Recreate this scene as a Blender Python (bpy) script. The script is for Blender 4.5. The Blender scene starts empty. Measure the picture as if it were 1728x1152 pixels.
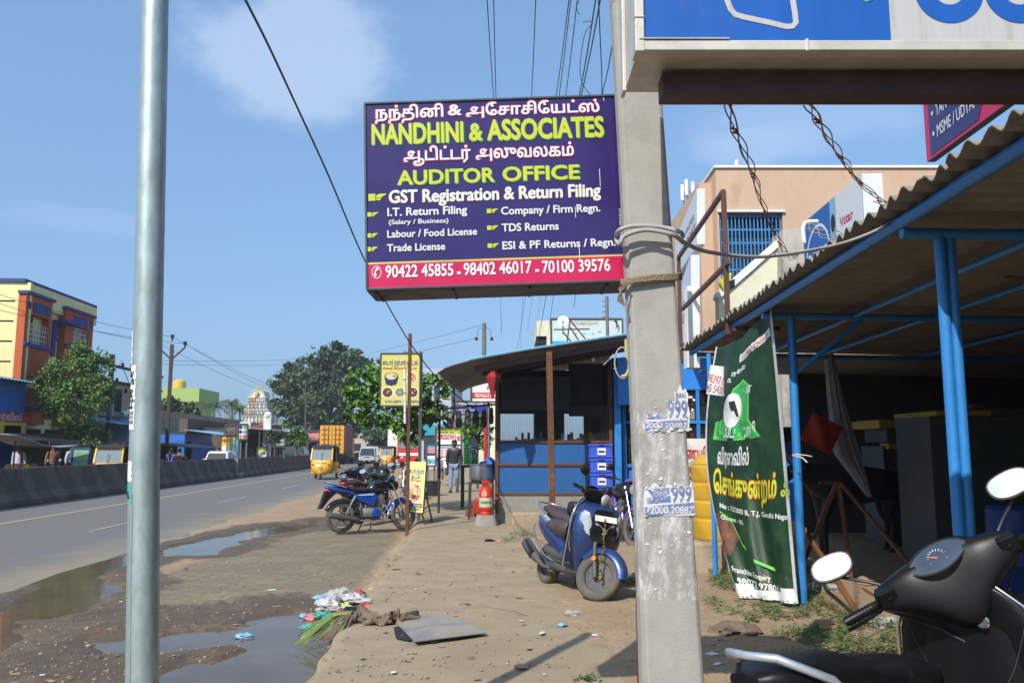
import bpy,math,random
import numpy as np
from mathutils import Vector,Matrix,Euler,noise
from mathutils.geometry import tessellate_polygon
random.seed(11)
SC=bpy.context.scene
COL=SC.collection
R=math.radians
# ---------------------------------------------------------------- camera
FPX,CX,CY=1400.0,864.0,576.0
PITCH,YAW,EYE=R(7.29),R(-3.03),1.5
cam=bpy.data.cameras.new('camera');cam.sensor_width=36;cam.lens=FPX/1728*36
cam.clip_start=0.05;cam.clip_end=4000
co=bpy.data.objects.new('camera',cam);COL.objects.link(co)
co.location=(0,0,EYE);co.rotation_euler=(R(90)+PITCH,0,YAW)
SC.camera=co
# ---------------------------------------------------------------- sun and sky
SUN_AZ,SUN_EL=R(212),R(41)
ldir=-Vector((math.sin(SUN_AZ)*math.cos(SUN_EL),math.cos(SUN_AZ)*math.cos(SUN_EL),math.sin(SUN_EL)))
sl=bpy.data.lights.new('sun','SUN');sl.energy=4.1;sl.angle=R(0.55);sl.color=(1,.95,.86)
so=bpy.data.objects.new('sun',sl);COL.objects.link(so)
so.rotation_euler=ldir.to_track_quat('-Z','Y').to_euler();so.location=(0,0,30)
W=bpy.data.worlds.new('World');SC.world=W;W.use_nodes=True
def world():
 nt=W.node_tree;N=nt.nodes;L=nt.links
 bg=N['Background'];bg.inputs['Strength'].default_value=.15
 sky=N.new('ShaderNodeTexSky');sky.sky_type='NISHITA';sky.sun_disc=False
 sky.sun_elevation=SUN_EL;sky.sun_rotation=SUN_AZ
 sky.air_density=1.2;sky.dust_density=2.5;sky.ozone_density=6.0;sky.altitude=0
 tc=N.new('ShaderNodeTexCoord')
 def cloud_or_glow(direction,rad,stretch,scale,seed):
  mp=N.new('ShaderNodeMapping');mp.inputs['Location'].default_value=(seed,seed*.7,0);mp.inputs['Scale'].default_value=(1,1,1.6)
  L.new(tc.outputs['Generated'],mp.inputs[0])
  nz=N.new('ShaderNodeTexNoise');nz.inputs['Scale'].default_value=scale;nz.inputs['Detail'].default_value=7;nz.inputs['Roughness'].default_value=.58
  L.new(mp.outputs[0],nz.inputs[0])
  d=N.new('ShaderNodeVectorMath');d.operation='SUBTRACT';d.inputs[1].default_value=direction
  L.new(tc.outputs['Generated'],d.inputs[0])
  s=N.new('ShaderNodeVectorMath');s.operation='MULTIPLY';s.inputs[1].default_value=stretch
  L.new(d.outputs[0],s.inputs[0])
  ln=N.new('ShaderNodeVectorMath');ln.operation='LENGTH';L.new(s.outputs[0],ln.inputs[0])
  a=N.new('ShaderNodeMath');a.operation='MULTIPLY_ADD';a.inputs[1].default_value=-1/rad;a.inputs[2].default_value=1.0
  L.new(ln.outputs['Value'],a.inputs[0])
  b=N.new('ShaderNodeMath');b.operation='MULTIPLY_ADD';b.inputs[1].default_value=1.7;b.inputs[2].default_value=-.85
  L.new(nz.outputs['Fac'],b.inputs[0])
  c=N.new('ShaderNodeMath');c.operation='ADD';L.new(a.outputs[0],c.inputs[0]);L.new(b.outputs[0],c.inputs[1])
  r=N.new('ShaderNodeMapRange');r.interpolation_type='SMOOTHSTEP';r.inputs['From Min'].default_value=.04;r.inputs['From Max'].default_value=.58
  L.new(c.outputs[0],r.inputs['Value']);return r
 gm=N.new('ShaderNodeGamma');gm.inputs[1].default_value=.42;L.new(sky.outputs[0],gm.inputs[0]);vm=N.new('ShaderNodeVectorMath');vm.operation='MULTIPLY';vm.inputs[1].default_value=(1.24,1.74,2.36);L.new(gm.outputs[0],vm.inputs[0]);col=vm.outputs[0]
 for(px,py,rad,st,sc,seed,dens)in((468,98,.135,(1,1,1.3),7,3.1,.5),(150,370,.10,(1,1,4),10,7.7,.12),(1370,190,.2,(1,1,4),8,5.2,.2),(1260,250,.10,(1,1,3),8,9.2,.2),(0,0,.62,(1,1,1.2),3,2.2,.9)):
  dv=pix_dir(px,py)if px else Vector((-.40,-.55,.73))  # fallback: unseen glow near the sun, added to whiten the scooter mirrors
  r=cloud_or_glow(dv,rad,st,sc,seed)
  mu=N.new('ShaderNodeMath');mu.operation='MULTIPLY';mu.inputs[1].default_value=dens;L.new(r.outputs[0],mu.inputs[0])
  mx=N.new('ShaderNodeMix');mx.data_type='RGBA';L.new(mu.outputs[0],mx.inputs['Factor'])
  L.new(col,mx.inputs[6]);mx.inputs[7].default_value=(3.7,4.4,5.6,1)if px else(9.5,9.7,9.8,1);col=mx.outputs[2]
 L.new(col,bg.inputs['Color'])
_cf=Vector((math.sin(-YAW),math.cos(YAW),0));_cr=Vector((math.cos(YAW),math.sin(YAW),0))
_fw=_cf*math.cos(PITCH)+Vector((0,0,math.sin(PITCH)));_up=-_cf*math.sin(PITCH)+Vector((0,0,math.cos(PITCH)))
def pix_dir(px,py):
 return(_fw+_cr*((px-CX)/FPX)+_up*((CY-py)/FPX)).normalized()
def P(px,py,d):
 "point seen at pixel (px,py) of the 1728x1152 photo, d metres ahead of the camera"
 v=pix_dir(px,py);return Vector((0,0,EYE))+v*(d/v.dot(_cf))
def G(px,py,z=0.0):
 v=pix_dir(px,py);return Vector((0,0,EYE))+v*((z-EYE)/v.z)
def D(p):return Vector(p).dot(_cf)
world()
SC.view_settings.view_transform='Standard';SC.view_settings.look='None';SC.view_settings.exposure=0.32;SC.view_settings.gamma=1
SC.cycles.use_denoising=True;SC.cycles.max_bounces=6;SC.cycles.diffuse_bounces=3;SC.cycles.glossy_bounces=3;SC.cycles.transmission_bounces=4;SC.cycles.transparent_max_bounces=8
SC.cycles.caustics_reflective=False;SC.cycles.caustics_refractive=False
# ---------------------------------------------------------------- materials
MATS={}
SPEC={}
def spec(name,col,rough=.6,metal=0.,var=.18,scale=5.,bump=.0,bscale=60.,dirt=None,dscale=2.5,damt=.5,coat=0.,trans=0.,alpha=1.,aniso=None,ior=1.45,sss=0):
 SPEC[name]=dict(col=col,rough=rough,metal=metal,var=var,scale=scale,bump=bump,bscale=bscale,dirt=dirt,dscale=dscale,damt=damt,coat=coat,trans=trans,alpha=alpha,aniso=aniso,ior=ior)
def mat(name):
 if name in MATS:return MATS[name]
 s=SPEC[name]
 m=bpy.data.materials.new(name);m.use_nodes=True;MATS[name]=m
 nt=m.node_tree;N=nt.nodes;L=nt.links;b=N['Principled BSDF']
 tc=N.new('ShaderNodeTexCoord');src=tc.outputs['Object']
 if s['aniso']:
  mp=N.new('ShaderNodeMapping');mp.inputs['Scale'].default_value=s['aniso'];L.new(src,mp.inputs[0]);src=mp.outputs[0]
 c=s['col'];v=s['var']
 nz=N.new('ShaderNodeTexNoise');nz.inputs['Scale'].default_value=s['scale'];nz.inputs['Detail'].default_value=8;nz.inputs['Roughness'].default_value=.62;L.new(src,nz.inputs[0])
 rp=N.new('ShaderNodeValToRGB');rp.color_ramp.elements[0].position=.3;rp.color_ramp.elements[1].position=.7
 rp.color_ramp.elements[0].color=(c[0]*(1-v),c[1]*(1-v),c[2]*(1-v),1);rp.color_ramp.elements[1].color=(min(1,c[0]*(1+v)),min(1,c[1]*(1+v)),min(1,c[2]*(1+v)),1)
 L.new(nz.outputs['Fac'],rp.inputs[0]);out=rp.outputs[0]
 if s['dirt']:
  n2=N.new('ShaderNodeTexNoise');n2.inputs['Scale'].default_value=s['dscale'];n2.inputs['Detail'].default_value=10;n2.inputs['Roughness'].default_value=.7;L.new(src,n2.inputs[0])
  r2=N.new('ShaderNodeMapRange');a=s['damt'];r2.inputs['From Min'].default_value=.72-.42*a;r2.inputs['From Max'].default_value=.86-.30*a;r2.inputs['To Max'].default_value=min(1,.55+.4*a);L.new(n2.outputs['Fac'],r2.inputs['Value'])
  mx=N.new('ShaderNodeMix');mx.data_type='RGBA';L.new(r2.outputs[0],mx.inputs['Factor']);L.new(out,mx.inputs[6]);mx.inputs[7].default_value=(*s['dirt'],1);out=mx.outputs[2]
  rr=N.new('ShaderNodeMapRange');rr.inputs['To Min'].default_value=s['rough'];rr.inputs['To Max'].default_value=min(1,s['rough']+.35);L.new(r2.outputs[0],rr.inputs['Value']);L.new(rr.outputs[0],b.inputs['Roughness'])
 else:
  rr=N.new('ShaderNodeMapRange');rr.inputs['To Min'].default_value=max(.0,s['rough']-.08*(s['rough']>.1));rr.inputs['To Max'].default_value=min(1,s['rough']+.1*(s['rough']>.1));L.new(nz.outputs['Fac'],rr.inputs['Value']);L.new(rr.outputs[0],b.inputs['Roughness'])
 L.new(out,b.inputs['Base Color'])
 b.inputs['Metallic'].default_value=s['metal'];b.inputs['Coat Weight'].default_value=s['coat'];b.inputs['Coat Roughness'].default_value=.08
 b.inputs['Transmission Weight'].default_value=s['trans'];b.inputs['Alpha'].default_value=s['alpha'];b.inputs['IOR'].default_value=s['ior']
 if name=='barrier':
  wv=N.new('ShaderNodeTexWave');wv.bands_direction='DIAGONAL';wv.inputs['Scale'].default_value=.40;wv.inputs['Distortion'].default_value=3.5;wv.inputs['Detail'].default_value=3;wv.inputs['Detail Scale'].default_value=1.2;L.new(tc.outputs['Object'],wv.inputs[0]);mw=N.new('ShaderNodeMix');mw.data_type='RGBA';rw=N.new('ShaderNodeMapRange');rw.inputs['From Min'].default_value=.45;rw.inputs['From Max'].default_value=.8;rw.inputs['To Max'].default_value=.42;L.new(wv.outputs['Fac'],rw.inputs['Value']);L.new(rw.outputs[0],mw.inputs['Factor']);L.new(out,mw.inputs[6]);mw.inputs[7].default_value=(.19,.165,.14,1);L.new(mw.outputs[2],b.inputs['Base Color'])
 if s['bump']:
  n3=N.new('ShaderNodeTexNoise');n3.inputs['Scale'].default_value=s['bscale'];n3.inputs['Detail'].default_value=6;L.new(src,n3.inputs[0])
  bp=N.new('ShaderNodeBump');bp.inputs['Strength'].default_value=s['bump'];bp.inputs['Distance'].default_value=.02;L.new(n3.outputs['Fac'],bp.inputs['Height']);L.new(bp.outputs[0],b.inputs['Normal'])
 return m
S=spec
DUST=(.30,.24,.17)
S('asphalt',(.140,.136,.128),.9,var=.2,scale=60,bump=.4,bscale=110,dirt=(.18,.155,.12),dscale=.5,damt=.4)
S('road_paint',(.36,.35,.33),.8,dirt=(.18,.17,.155),dscale=7,damt=.72)
S('road_paint_y',(.36,.31,.225),.8,dirt=(.2,.175,.14),dscale=5,damt=.66)
S('path_concrete',(.315,.25,.168),.95,var=.2,scale=3.2,bump=.55,bscale=110,dirt=(.205,.16,.105),dscale=1.6,damt=.46)
S('water',(.115,.088,.056),.06,var=.25,scale=1.2,bump=.05,bscale=9,ior=1.22)
S('galv',(.34,.42,.42),.5,.55,var=.2,scale=26,bump=.06,bscale=30,dirt=(.25,.28,.27),dscale=9,damt=.42,aniso=(1,1,.35))
S('pole_concrete',(.335,.325,.30),.92,var=.12,scale=6,bump=.15,bscale=160,dirt=(.235,.225,.20),dscale=4,damt=.45)
S('paper_white',(.60,.61,.63),.85,var=.08,dirt=(.40,.385,.35),dscale=18,damt=.5)
S('paper_torn',(.68,.69,.71),.85,var=.08,scale=20)
S('poster_blue',(.13,.17,.36),.85,var=.2,dirt=(.52,.52,.53),dscale=26,damt=.60)
S('ink_black',(.02,.02,.02),.7)
S('pole_whitewash',(.30,.29,.265),.92,var=.14,scale=7,bump=.2,bscale=90,dirt=(.66,.66,.67),dscale=13,damt=.60,aniso=(1.4,1.4,.6))
S('rope',(.25,.19,.12),.95,bump=.6,bscale=120)
S('rope_yellow',(.55,.42,.14),.9,bump=.5,bscale=100)
S('cable_grey',(.36,.36,.35),.75,dirt=(.2,.19,.18),dscale=20,damt=.4)
S('cable_black',(.015,.016,.02),.5)
S('wire_yellow',(.42,.34,.08),.5)
S('wire_red',(.35,.05,.03),.5)
S('maroon_steel',(.06,.03,.028),.55,bump=.1,dirt=(.1,.055,.04),dscale=5)
S('rust',(.105,.045,.024),.85,bump=.3,bscale=80,dirt=(.28,.12,.05),dscale=7,damt=.45)
S('brown_paint',(.10,.042,.028),.55,dirt=(.2,.09,.045),dscale=6,damt=.35)
S('sign_navy',(.028,.016,.115),.22,var=.06,coat=.3)
S('sign_pink',(.50,.008,.075),.3,var=.06,coat=.2)
S('sign_lime',(.46,.52,.03),.4,var=.03)
S('sign_white',(.62,.63,.66),.4,var=.03)
S('sign_green_ink',(.02,.2,.06),.4)
S('sign_red',(.55,.03,.04),.4)
S('sign_gold',(.55,.42,.1),.35)
S('lightbox_dark',(.014,.015,.018),.5,dirt=(.035,.028,.022),dscale=10)
S('lightbox_edge',(.05,.065,.08),.4,.2)
S('overhead_blue',(.008,.09,.38),.4,var=.1,scale=3,dirt=(.03,.085,.2),dscale=4,damt=.36,aniso=(5,5,.35))
S('overhead_white',(.43,.43,.43),.45,var=.05,dirt=(.29,.265,.22),dscale=4,damt=.5,aniso=(5,5,.35))
S('old_alu',(.52,.50,.45),.5,.25,dirt=(.3,.27,.2),dscale=4,damt=.42)
S('asbestos',(.24,.222,.19),.95,var=.18,scale=6,bump=.4,dirt=(.12,.105,.085),dscale=3,damt=.5)
S('blue_pipe',(.03,.21,.55),.42,var=.08,scale=9,coat=.15,dirt=(.02,.1,.27),dscale=8,damt=.28,bump=.05)
S('blue_frame',(.025,.20,.56),.5,var=.1,dirt=(.03,.11,.26),dscale=5,damt=.3)
S('blue_panel',(.022,.20,.62),.5,var=.08,scale=2,dirt=(.05,.13,.3),dscale=2,damt=.25)
S('blue_barrel',(.02,.06,.24),.45)
S('mesh_wire',(.06,.05,.045),.6)
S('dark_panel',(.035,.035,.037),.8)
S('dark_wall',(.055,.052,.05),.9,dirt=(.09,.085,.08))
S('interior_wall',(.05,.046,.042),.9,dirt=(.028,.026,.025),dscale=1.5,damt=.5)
S('plinth',(.25,.235,.21),.95,bump=.4,dirt=(.15,.135,.115),dscale=2.5,damt=.45)
S('plinth_tan',(.36,.29,.21),.95,bump=.4,dirt=(.22,.18,.14),dscale=3,damt=.45)
S('tin_sheet',(.20,.19,.18),.6,.3,dirt=(.12,.09,.07),dscale=3,damt=.5)
S('tin_edge_blue',(.12,.38,.68),.5)
S('red_cloth',(.30,.015,.02),.7)
S('scoot_blue',(.028,.058,.19),.3,.45,var=.1,coat=.5,dirt=(.12,.11,.10),dscale=4,damt=.28)
S('scoot_silver',(.48,.52,.56),.3,.6,dirt=(.35,.33,.3),dscale=6,damt=.2)
S('black_plastic',(.014,.014,.015),.45,var=.2,scale=30,bump=.06,bscale=300,dirt=(.06,.05,.045),dscale=3,damt=.2)
S('grey_plastic',(.07,.07,.072),.55,dirt=(.16,.135,.105),dscale=5,damt=.35)
S('black_gloss',(.01,.01,.011),.2,coat=.5,dirt=(.05,.045,.04),dscale=4,damt=.15)
S('black_satin',(.006,.0062,.0072),.38,var=.15,scale=20,dirt=(.035,.032,.028),dscale=5,damt=.32,bump=.03,bscale=250,ior=1.32)
S('seat_vinyl',(.022,.021,.022),.5,bump=.1,bscale=140,dirt=(.08,.065,.055),dscale=3,damt=.25)
S('seat_brown',(.06,.04,.042),.55,bump=.1,bscale=140,dirt=(.12,.095,.08),dscale=3,damt=.3)
S('tyre',(.035,.033,.032),.88,bump=.3,bscale=90,dirt=(.17,.135,.1),dscale=5,damt=.5)
S('tyre_dusty',(.095,.088,.078),.92,bump=.35,bscale=90,dirt=(.18,.15,.115),dscale=5,damt=.5)
S('rim_grey',(.16,.16,.16),.5,.5,dirt=(.22,.18,.14),dscale=8,damt=.4)
S('chrome',(.75,.75,.75),.14,1.,var=.05,dirt=(.4,.34,.27),dscale=8,damt=.22)
S('mirror_glass',(.9,.9,.9),.015,1.,var=.0)
S('lens_clear',(.40,.43,.45),.08,.2,coat=.6)
S('lens_orange',(.75,.2,.02),.25,coat=.4)
S('lens_red',(.5,.012,.015),.25,coat=.4)
S('plate_white',(.75,.75,.72),.5)
S('engine_alu',(.28,.28,.28),.5,.7,dirt=(.09,.075,.06),dscale=12,damt=.5)
S('garland',(.35,.24,.03),.6,var=.5,scale=80)
S('dial',(.035,.055,.09),.15,coat=.5)
S('bike_blue',(.012,.065,.37),.25,.2,coat=.5,dirt=(.1,.09,.08),damt=.15)
S('bike_maroon',(.10,.012,.02),.3,.2,coat=.5,dirt=(.12,.09,.08),damt=.2)
S('bike_black',(.012,.012,.014),.25,.1,coat=.5,dirt=(.1,.08,.07),damt=.2)
S('bike_purple',(.12,.06,.36),.35,coat=.3)
S('bike_red',(.38,.02,.02),.3,coat=.4)
S('auto_yellow',(.68,.36,.012),.38,coat=.3,dirt=(.3,.18,.03),dscale=3,damt=.25)
S('auto_black',(.022,.024,.028),.75,bump=.2)
S('glass_dark',(.03,.04,.045),.06,var=.1,coat=.3)
S('glass_screen',(.16,.2,.22),.05,var=.1,coat=.4)
S('car_white',(.72,.73,.74),.25,coat=.5,dirt=(.45,.42,.38),damt=.2)
S('van_silver',(.48,.50,.50),.3,.3,coat=.4,dirt=(.3,.28,.25),damt=.2)
S('car_dark',(.03,.035,.05),.25,coat=.5)
S('bus_red',(.52,.03,.03),.35,coat=.3)
S('truck_yellow',(.62,.33,.025),.5,dirt=(.36,.2,.04),dscale=2,damt=.35)
S('truck_red',(.20,.035,.025),.6,dirt=(.12,.04,.03),damt=.4)
S('barrier',(.088,.077,.064),.95,var=.25,scale=3,bump=.4,bscale=25,dirt=(.2,.175,.15),dscale=1.2,damt=.30,aniso=(1,.8,.35))
S('skin',(.14,.07,.045),.5)
S('shirt',(.018,.018,.028),.8)
S('jeans',(.16,.22,.31),.85,bump=.2)
S('jeans2',(.05,.06,.12),.85)
S('hair',(.01,.009,.009),.5)
S('shoe',(.03,.022,.018),.6)
S('saree_blue',(.09,.08,.38),.7)
S('shirt_brown',(.18,.09,.045),.8)
S('shirt_pale',(.4,.42,.5),.8)
S('cow_black',(.013,.012,.012),.6,bump=.2)
S('horn',(.12,.1,.08),.5)
S('yb',(.56,.53,.13),.45,var=.05)
S('yb_soft',(.66,.60,.2),.5,var=.04)
S('board_back',(.06,.06,.06),.7)
S('dish_dark',(.10,.03,.02),.5,var=.7,scale=60)
S('dish_orange',(.55,.25,.10),.5,var=.7,scale=50)
S('dish_cream',(.62,.52,.30),.5,var=.5,scale=60)
S('dish_green',(.16,.22,.10),.5,var=.7,scale=60)
S('pot_navy',(.02,.03,.09),.4)
S('pvc',(.62,.64,.64),.5)
S('crate_blue',(.045,.10,.55),.42,var=.06)
S('crate_red',(.62,.02,.02),.42,var=.06)
S('crate_green',(.03,.48,.10),.42,var=.06)
S('crate_teal',(.02,.22,.17),.42)
S('crate_purple',(.06,.035,.17),.42)
S('crate_black',(.02,.022,.026),.6)
S('label_white',(.70,.70,.68),.5,var=.1)
S('aluminium',(.34,.35,.36),.38,.8,dirt=(.10,.10,.105),dscale=4,damt=.5)
S('lpg_red',(.52,.03,.015),.4,dirt=(.32,.04,.02),damt=.35)
S('lpg_band',(.40,.48,.34),.5,dirt=(.28,.3,.22))
S('blue_cloth',(.02,.12,.45),.7)
S('drum_yellow',(.72,.42,.01),.4,var=.05)
S('film',(.8,.78,.7),.1,var=.05,trans=.9,alpha=.30,ior=1.2,bump=.5,bscale=14)
S('film_thick',(.55,.55,.54),.2,var=.15,alpha=.5,bump=.5,bscale=40)
S('banner_green',(.008,.036,.0115),.5,var=.45,scale=6,dirt=(.024,.058,.024),dscale=3,damt=.4)
S('banner_white',(.66,.66,.64),.5)
S('banner_hem',(.5,.5,.5),.55)
S('logo_green',(.03,.33,.08),.45)
S('banner_lime',(.12,.5,.08),.45)
S('banner_brown',(.13,.055,.03),.5,var=.6,scale=12)
S('angle_brown',(.17,.065,.03),.6,dirt=(.26,.15,.09),dscale=8,damt=.35)
S('tarp_white',(.30,.27,.26),.7,bump=.2,bscale=20)
S('bag_red',(.42,.03,.015),.35)
S('counter_grey',(.075,.085,.08),.6)
S('counter_yellow',(.42,.27,.01),.5)
S('ply_sheet',(.07,.078,.074),.55)
S('ply_green',(.02,.13,.05),.6)
S('peach',(.49,.345,.245),.9,var=.07,scale=1.5,bump=.15,dirt=(.33,.23,.165),dscale=1.6,damt=.42,aniso=(1,1,.28))
S('cream_wall',(.60,.60,.46),.9,var=.05,dirt=(.3,.29,.25),dscale=1,damt=.35)
S('white_wall',(.66,.66,.62),.9,var=.05,dirt=(.36,.34,.3),dscale=1.4,damt=.4)
S('stain_wall',(.40,.37,.33),.95,var=.2,dirt=(.06,.055,.05),dscale=2.2,damt=.55,aniso=(1,1,.4))
S('lattice_blue',(.05,.22,.50),.5)
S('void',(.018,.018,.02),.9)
S('yellow_wall',(.72,.67,.33),.85,var=.05,dirt=(.5,.46,.27),dscale=.9,damt=.38,aniso=(1,1,.3))
S('orange_wall',(.44,.10,.035),.85,var=.1,dirt=(.27,.075,.035),dscale=.9,damt=.4,aniso=(1,1,.3))
S('trim_blue',(.035,.05,.22),.7)
S('grey_wall',(.22,.24,.25),.9,dirt=(.12,.12,.12),damt=.45)
S('lilac_wall',(.40,.42,.50),.85,var=.05)
S('beige_wall',(.42,.37,.28),.9,dirt=(.24,.21,.17),damt=.4)
S('green_wall',(.28,.42,.12),.85,var=.05)
S('olive_wall',(.20,.26,.14),.85)
S('old_wall',(.34,.24,.18),.95,var=.25,dirt=(.55,.5,.44),dscale=1.2,damt=.4)
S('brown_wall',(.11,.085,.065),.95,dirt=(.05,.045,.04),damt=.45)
S('teal',(.03,.28,.36),.5)
S('sky_board',(.48,.60,.64),.45,var=.03)
S('cyan_board',(.02,.36,.56),.45)
S('tank_yellow',(.65,.40,.03),.5)
S('poster_cyan',(.08,.36,.50),.5)
S('poster_orange',(.62,.13,.01),.5)
S('poster_red',(.5,.025,.02),.5)
S('poster_navy',(.02,.035,.22),.5)
S('poster_yellow',(.7,.5,.03),.5)
S('green_board',(.02,.2,.13),.5)
S('pinkboard',(.45,.06,.1),.5,var=.5,scale=3)
S('shed_blue',(.03,.14,.48),.5,var=.1)
S('roof_lightblue',(.16,.32,.50),.55)
S('pole_brown',(.05,.035,.03),.7)
S('pole_steel',(.14,.14,.14),.6)
S('gopuram_white',(.62,.6,.56),.7,dirt=(.35,.33,.3),dscale=6)
S('gopuram_teal',(.30,.45,.43),.6)
S('gopuram_pink',(.50,.30,.25),.6)
S('gopuram_blue',(.22,.30,.45),.6)
S('gopuram_ochre',(.5,.33,.09),.6)
S('temple_wall',(.20,.055,.045),.8)
S('bark',(.10,.075,.055),.95,bump=.6,bscale=30)
S('bark_far',(.12,.1,.085),.95)
for nm,c in(('leaf_a',(0.085,0.17,0.03)),('leaf_b',(.105,.185,.038)),('leaf_c',(0.045,0.1,0.02)),('leaf_al',(0.07,0.17,0.024)),('leaf_al2',(0.14,0.27,0.035)),('leaf_far',(.045,.085,.03)),('leaf_far2',(.065,.11,.035)),('leaf_far3',(.028,.055,.022)),('palm',(.06,.10,.025)),('weed_a',(.05,.12,.02)),('weed_b',(.09,.17,.03)),('weed_c',(.16,.2,.06)),('straw',(.30,.26,.11)),('cane_green',(.12,.2,.04))):
 S(nm,c,.55,var=.2,scale=2)
S('plate_steel',(.26,.26,.265),.5,.2,var=.2,dirt=(.36,.29,.195),dscale=3.0,damt=.75)
S('bag_white',(.52,.52,.53),.35,var=.2,alpha=.8)
S('bag_pink',(.6,.2,.22),.35)
S('bag_blue',(.2,.38,.52),.35)
S('bag_teal',(.08,.35,.3),.35)
S('bag_black',(.012,.012,.012),.3)
S('rag',(.16,.12,.085),.95,bump=.5)
S('paper_red',(.38,.06,.05),.6,var=.3)
S('card',(.34,.24,.14),.9)
S('brick_red',(.25,.08,.04),.9)
S('pebble',(.28,.22,.16),.95)
# ---------------------------------------------------------------- mesh builder
INV={}
def rotm(a,ax='Z'):return Matrix.Rotation(a,4,ax)
def trs(loc,rz=0,sc=1):return Matrix.Translation(Vector(loc))@rotm(rz)@Matrix.Diagonal((sc,sc,sc,1))
class MB:
 def __init__(s,m=None):
  s.v=[];s.f=[];s.mi=[];s.mats=[];s.c=0;s.T=None
  if m:s.m(m)
 def m(s,n):
  if n not in s.mats:s.mats.append(n)
  s.c=s.mats.index(n);return s
 def add(s,vs,fs,T=None):
  b=len(s.v)
  if T is not None:vs=[T@Vector(v)for v in vs]
  if s.T is not None:vs=[s.T@Vector(v)for v in vs]
  s.v+=[tuple(v)for v in vs];s.f+=[tuple(i+b for i in f)for f in fs];s.mi+=[s.c]*len(fs);return s
 def box(s,x0,x1,y0,y1,z0,z1,T=None):
  vs=[(x,y,z)for z in(z0,z1)for y in(y0,y1)for x in(x0,x1)]
  return s.add(vs,[(0,2,3,1),(4,5,7,6),(0,1,5,4),(2,6,7,3),(0,4,6,2),(1,3,7,5)],T)
 def cbox(s,c,sz,rot=(0,0,0),T=None):
  M=Matrix.Translation(Vector(c))@Euler(rot).to_matrix().to_4x4()
  if T is not None:M=T@M
  a,b,d=sz[0]/2,sz[1]/2,sz[2]/2
  return s.box(-a,a,-b,b,-d,d,M)
 def beam(s,p0,p1,w,h=None,up=(0,0,1)):
  p0=Vector(p0);p1=Vector(p1);h=h or w;d=(p1-p0);l=d.length;d.normalize();up=Vector(up)
  if abs(d.dot(up))>.98:up=Vector((0,1,0))
  x=d.cross(up).normalized();y=x.cross(d)
  M=Matrix((x,y,d)).transposed().to_4x4();M.translation=p0
  return s.box(-w/2,w/2,-h/2,h/2,0,l,M)
 def loft(s,rings,caps=True,closed=True):
  n=len(rings[0]);vs=[p for r in rings for p in r];fs=[]
  for k in range(len(rings)-1):
   for i in range(n if closed else n-1):
    j=(i+1)%n;fs.append((k*n+i,k*n+j,(k+1)*n+j,(k+1)*n+i))
  if caps and closed:fs.append(tuple(range(n-1,-1,-1)));fs.append(tuple((len(rings)-1)*n+i for i in range(n)))
  return s.add(vs,fs)
 def tube(s,pts,r,n=8,caps=True):
  pts=[Vector(p)for p in pts];rs=r if isinstance(r,(list,tuple))else[r]*len(pts);rings=[];px=None
  for i,p in enumerate(pts):
   d=(pts[min(i+1,len(pts)-1)]-pts[max(i-1,0)]).normalized()
   if px is None:
    a=Vector((0,0,1))if abs(d.z)<.9 else Vector((0,1,0));px=d.cross(a).normalized()
   px=(px-d*px.dot(d)).normalized();py=d.cross(px)
   rings.append([p+(px*math.cos(2*math.pi*k/n)+py*math.sin(2*math.pi*k/n))*rs[i]for k in range(n)])
  return s.loft(rings,caps)
 def lathe(s,prof,n=24,T=None,caps=True):
  rings=[[(T@Vector((r*math.cos(2*math.pi*k/n),r*math.sin(2*math.pi*k/n),z)))if T is not None else Vector((r*math.cos(2*math.pi*k/n),r*math.sin(2*math.pi*k/n),z))for k in range(n)]for r,z in prof]
  return s.loft(rings,caps)
 def prism(s,poly,h0,h1,T=None):
  n=len(poly);vs=[(x,y,h0)for x,y in poly]+[(x,y,h1)for x,y in poly]
  tr=tessellate_polygon([[Vector((x,y,0))for x,y in poly]])
  fs=[tuple(t)for t in tr]+[tuple(i+n for i in reversed(t))for t in tr]+[(i,(i+1)%n,(i+1)%n+n,i+n)for i in range(n)]
  return s.add(vs,fs,T)
 def ball(s,c,r,sc=(1,1,1),n=12,T=None):
  vs=[];fs=[];m=n//2;c=Vector(c)
  for i in range(m+1):
   th=math.pi*i/m
   for k in range(n):
    ph=2*math.pi*k/n
    vs.append(c+Vector((r*sc[0]*math.sin(th)*math.cos(ph),r*sc[1]*math.sin(th)*math.sin(ph),r*sc[2]*math.cos(th))))
  for i in range(m):
   for k in range(n):fs.append((i*n+k,i*n+(k+1)%n,(i+1)*n+(k+1)%n,(i+1)*n+k))
  return s.add(vs,fs,T)
 def quad(s,a,b,c,d):return s.add([a,b,c,d],[(0,1,2,3)])
 def grid(s,fn,nu,nv):
  vs=[fn(i/nu,j/nv)for j in range(nv+1)for i in range(nu+1)]
  return s.add(vs,[(j*(nu+1)+i,j*(nu+1)+i+1,(j+1)*(nu+1)+i+1,(j+1)*(nu+1)+i)for j in range(nv)for i in range(nu)])
 def build(s,name,parent=None,smooth=None,bevel=None,solid=None,sub=0):
  me=bpy.data.meshes.new(name);vs=s.v;o=bpy.data.objects.new(name,me)
  if parent is not None:
   inv=INV.get(parent.name)
   if inv is not None:vs=[tuple(inv@Vector(v))for v in vs];INV[o.name]=inv
  else:
   a=np.array(vs);c=((a[:,0].min()+a[:,0].max())/2,(a[:,1].min()+a[:,1].max())/2,a[:,2].min())
   vs=(a-np.array(c)).tolist();o.location=c
   INV[o.name]=Matrix.Translation(Vector(c)).inverted()
  me.from_pydata(vs,[],s.f)
  for m_ in s.mats:me.materials.append(mat(m_))
  me.polygons.foreach_set('material_index',s.mi)
  me.validate()
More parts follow.
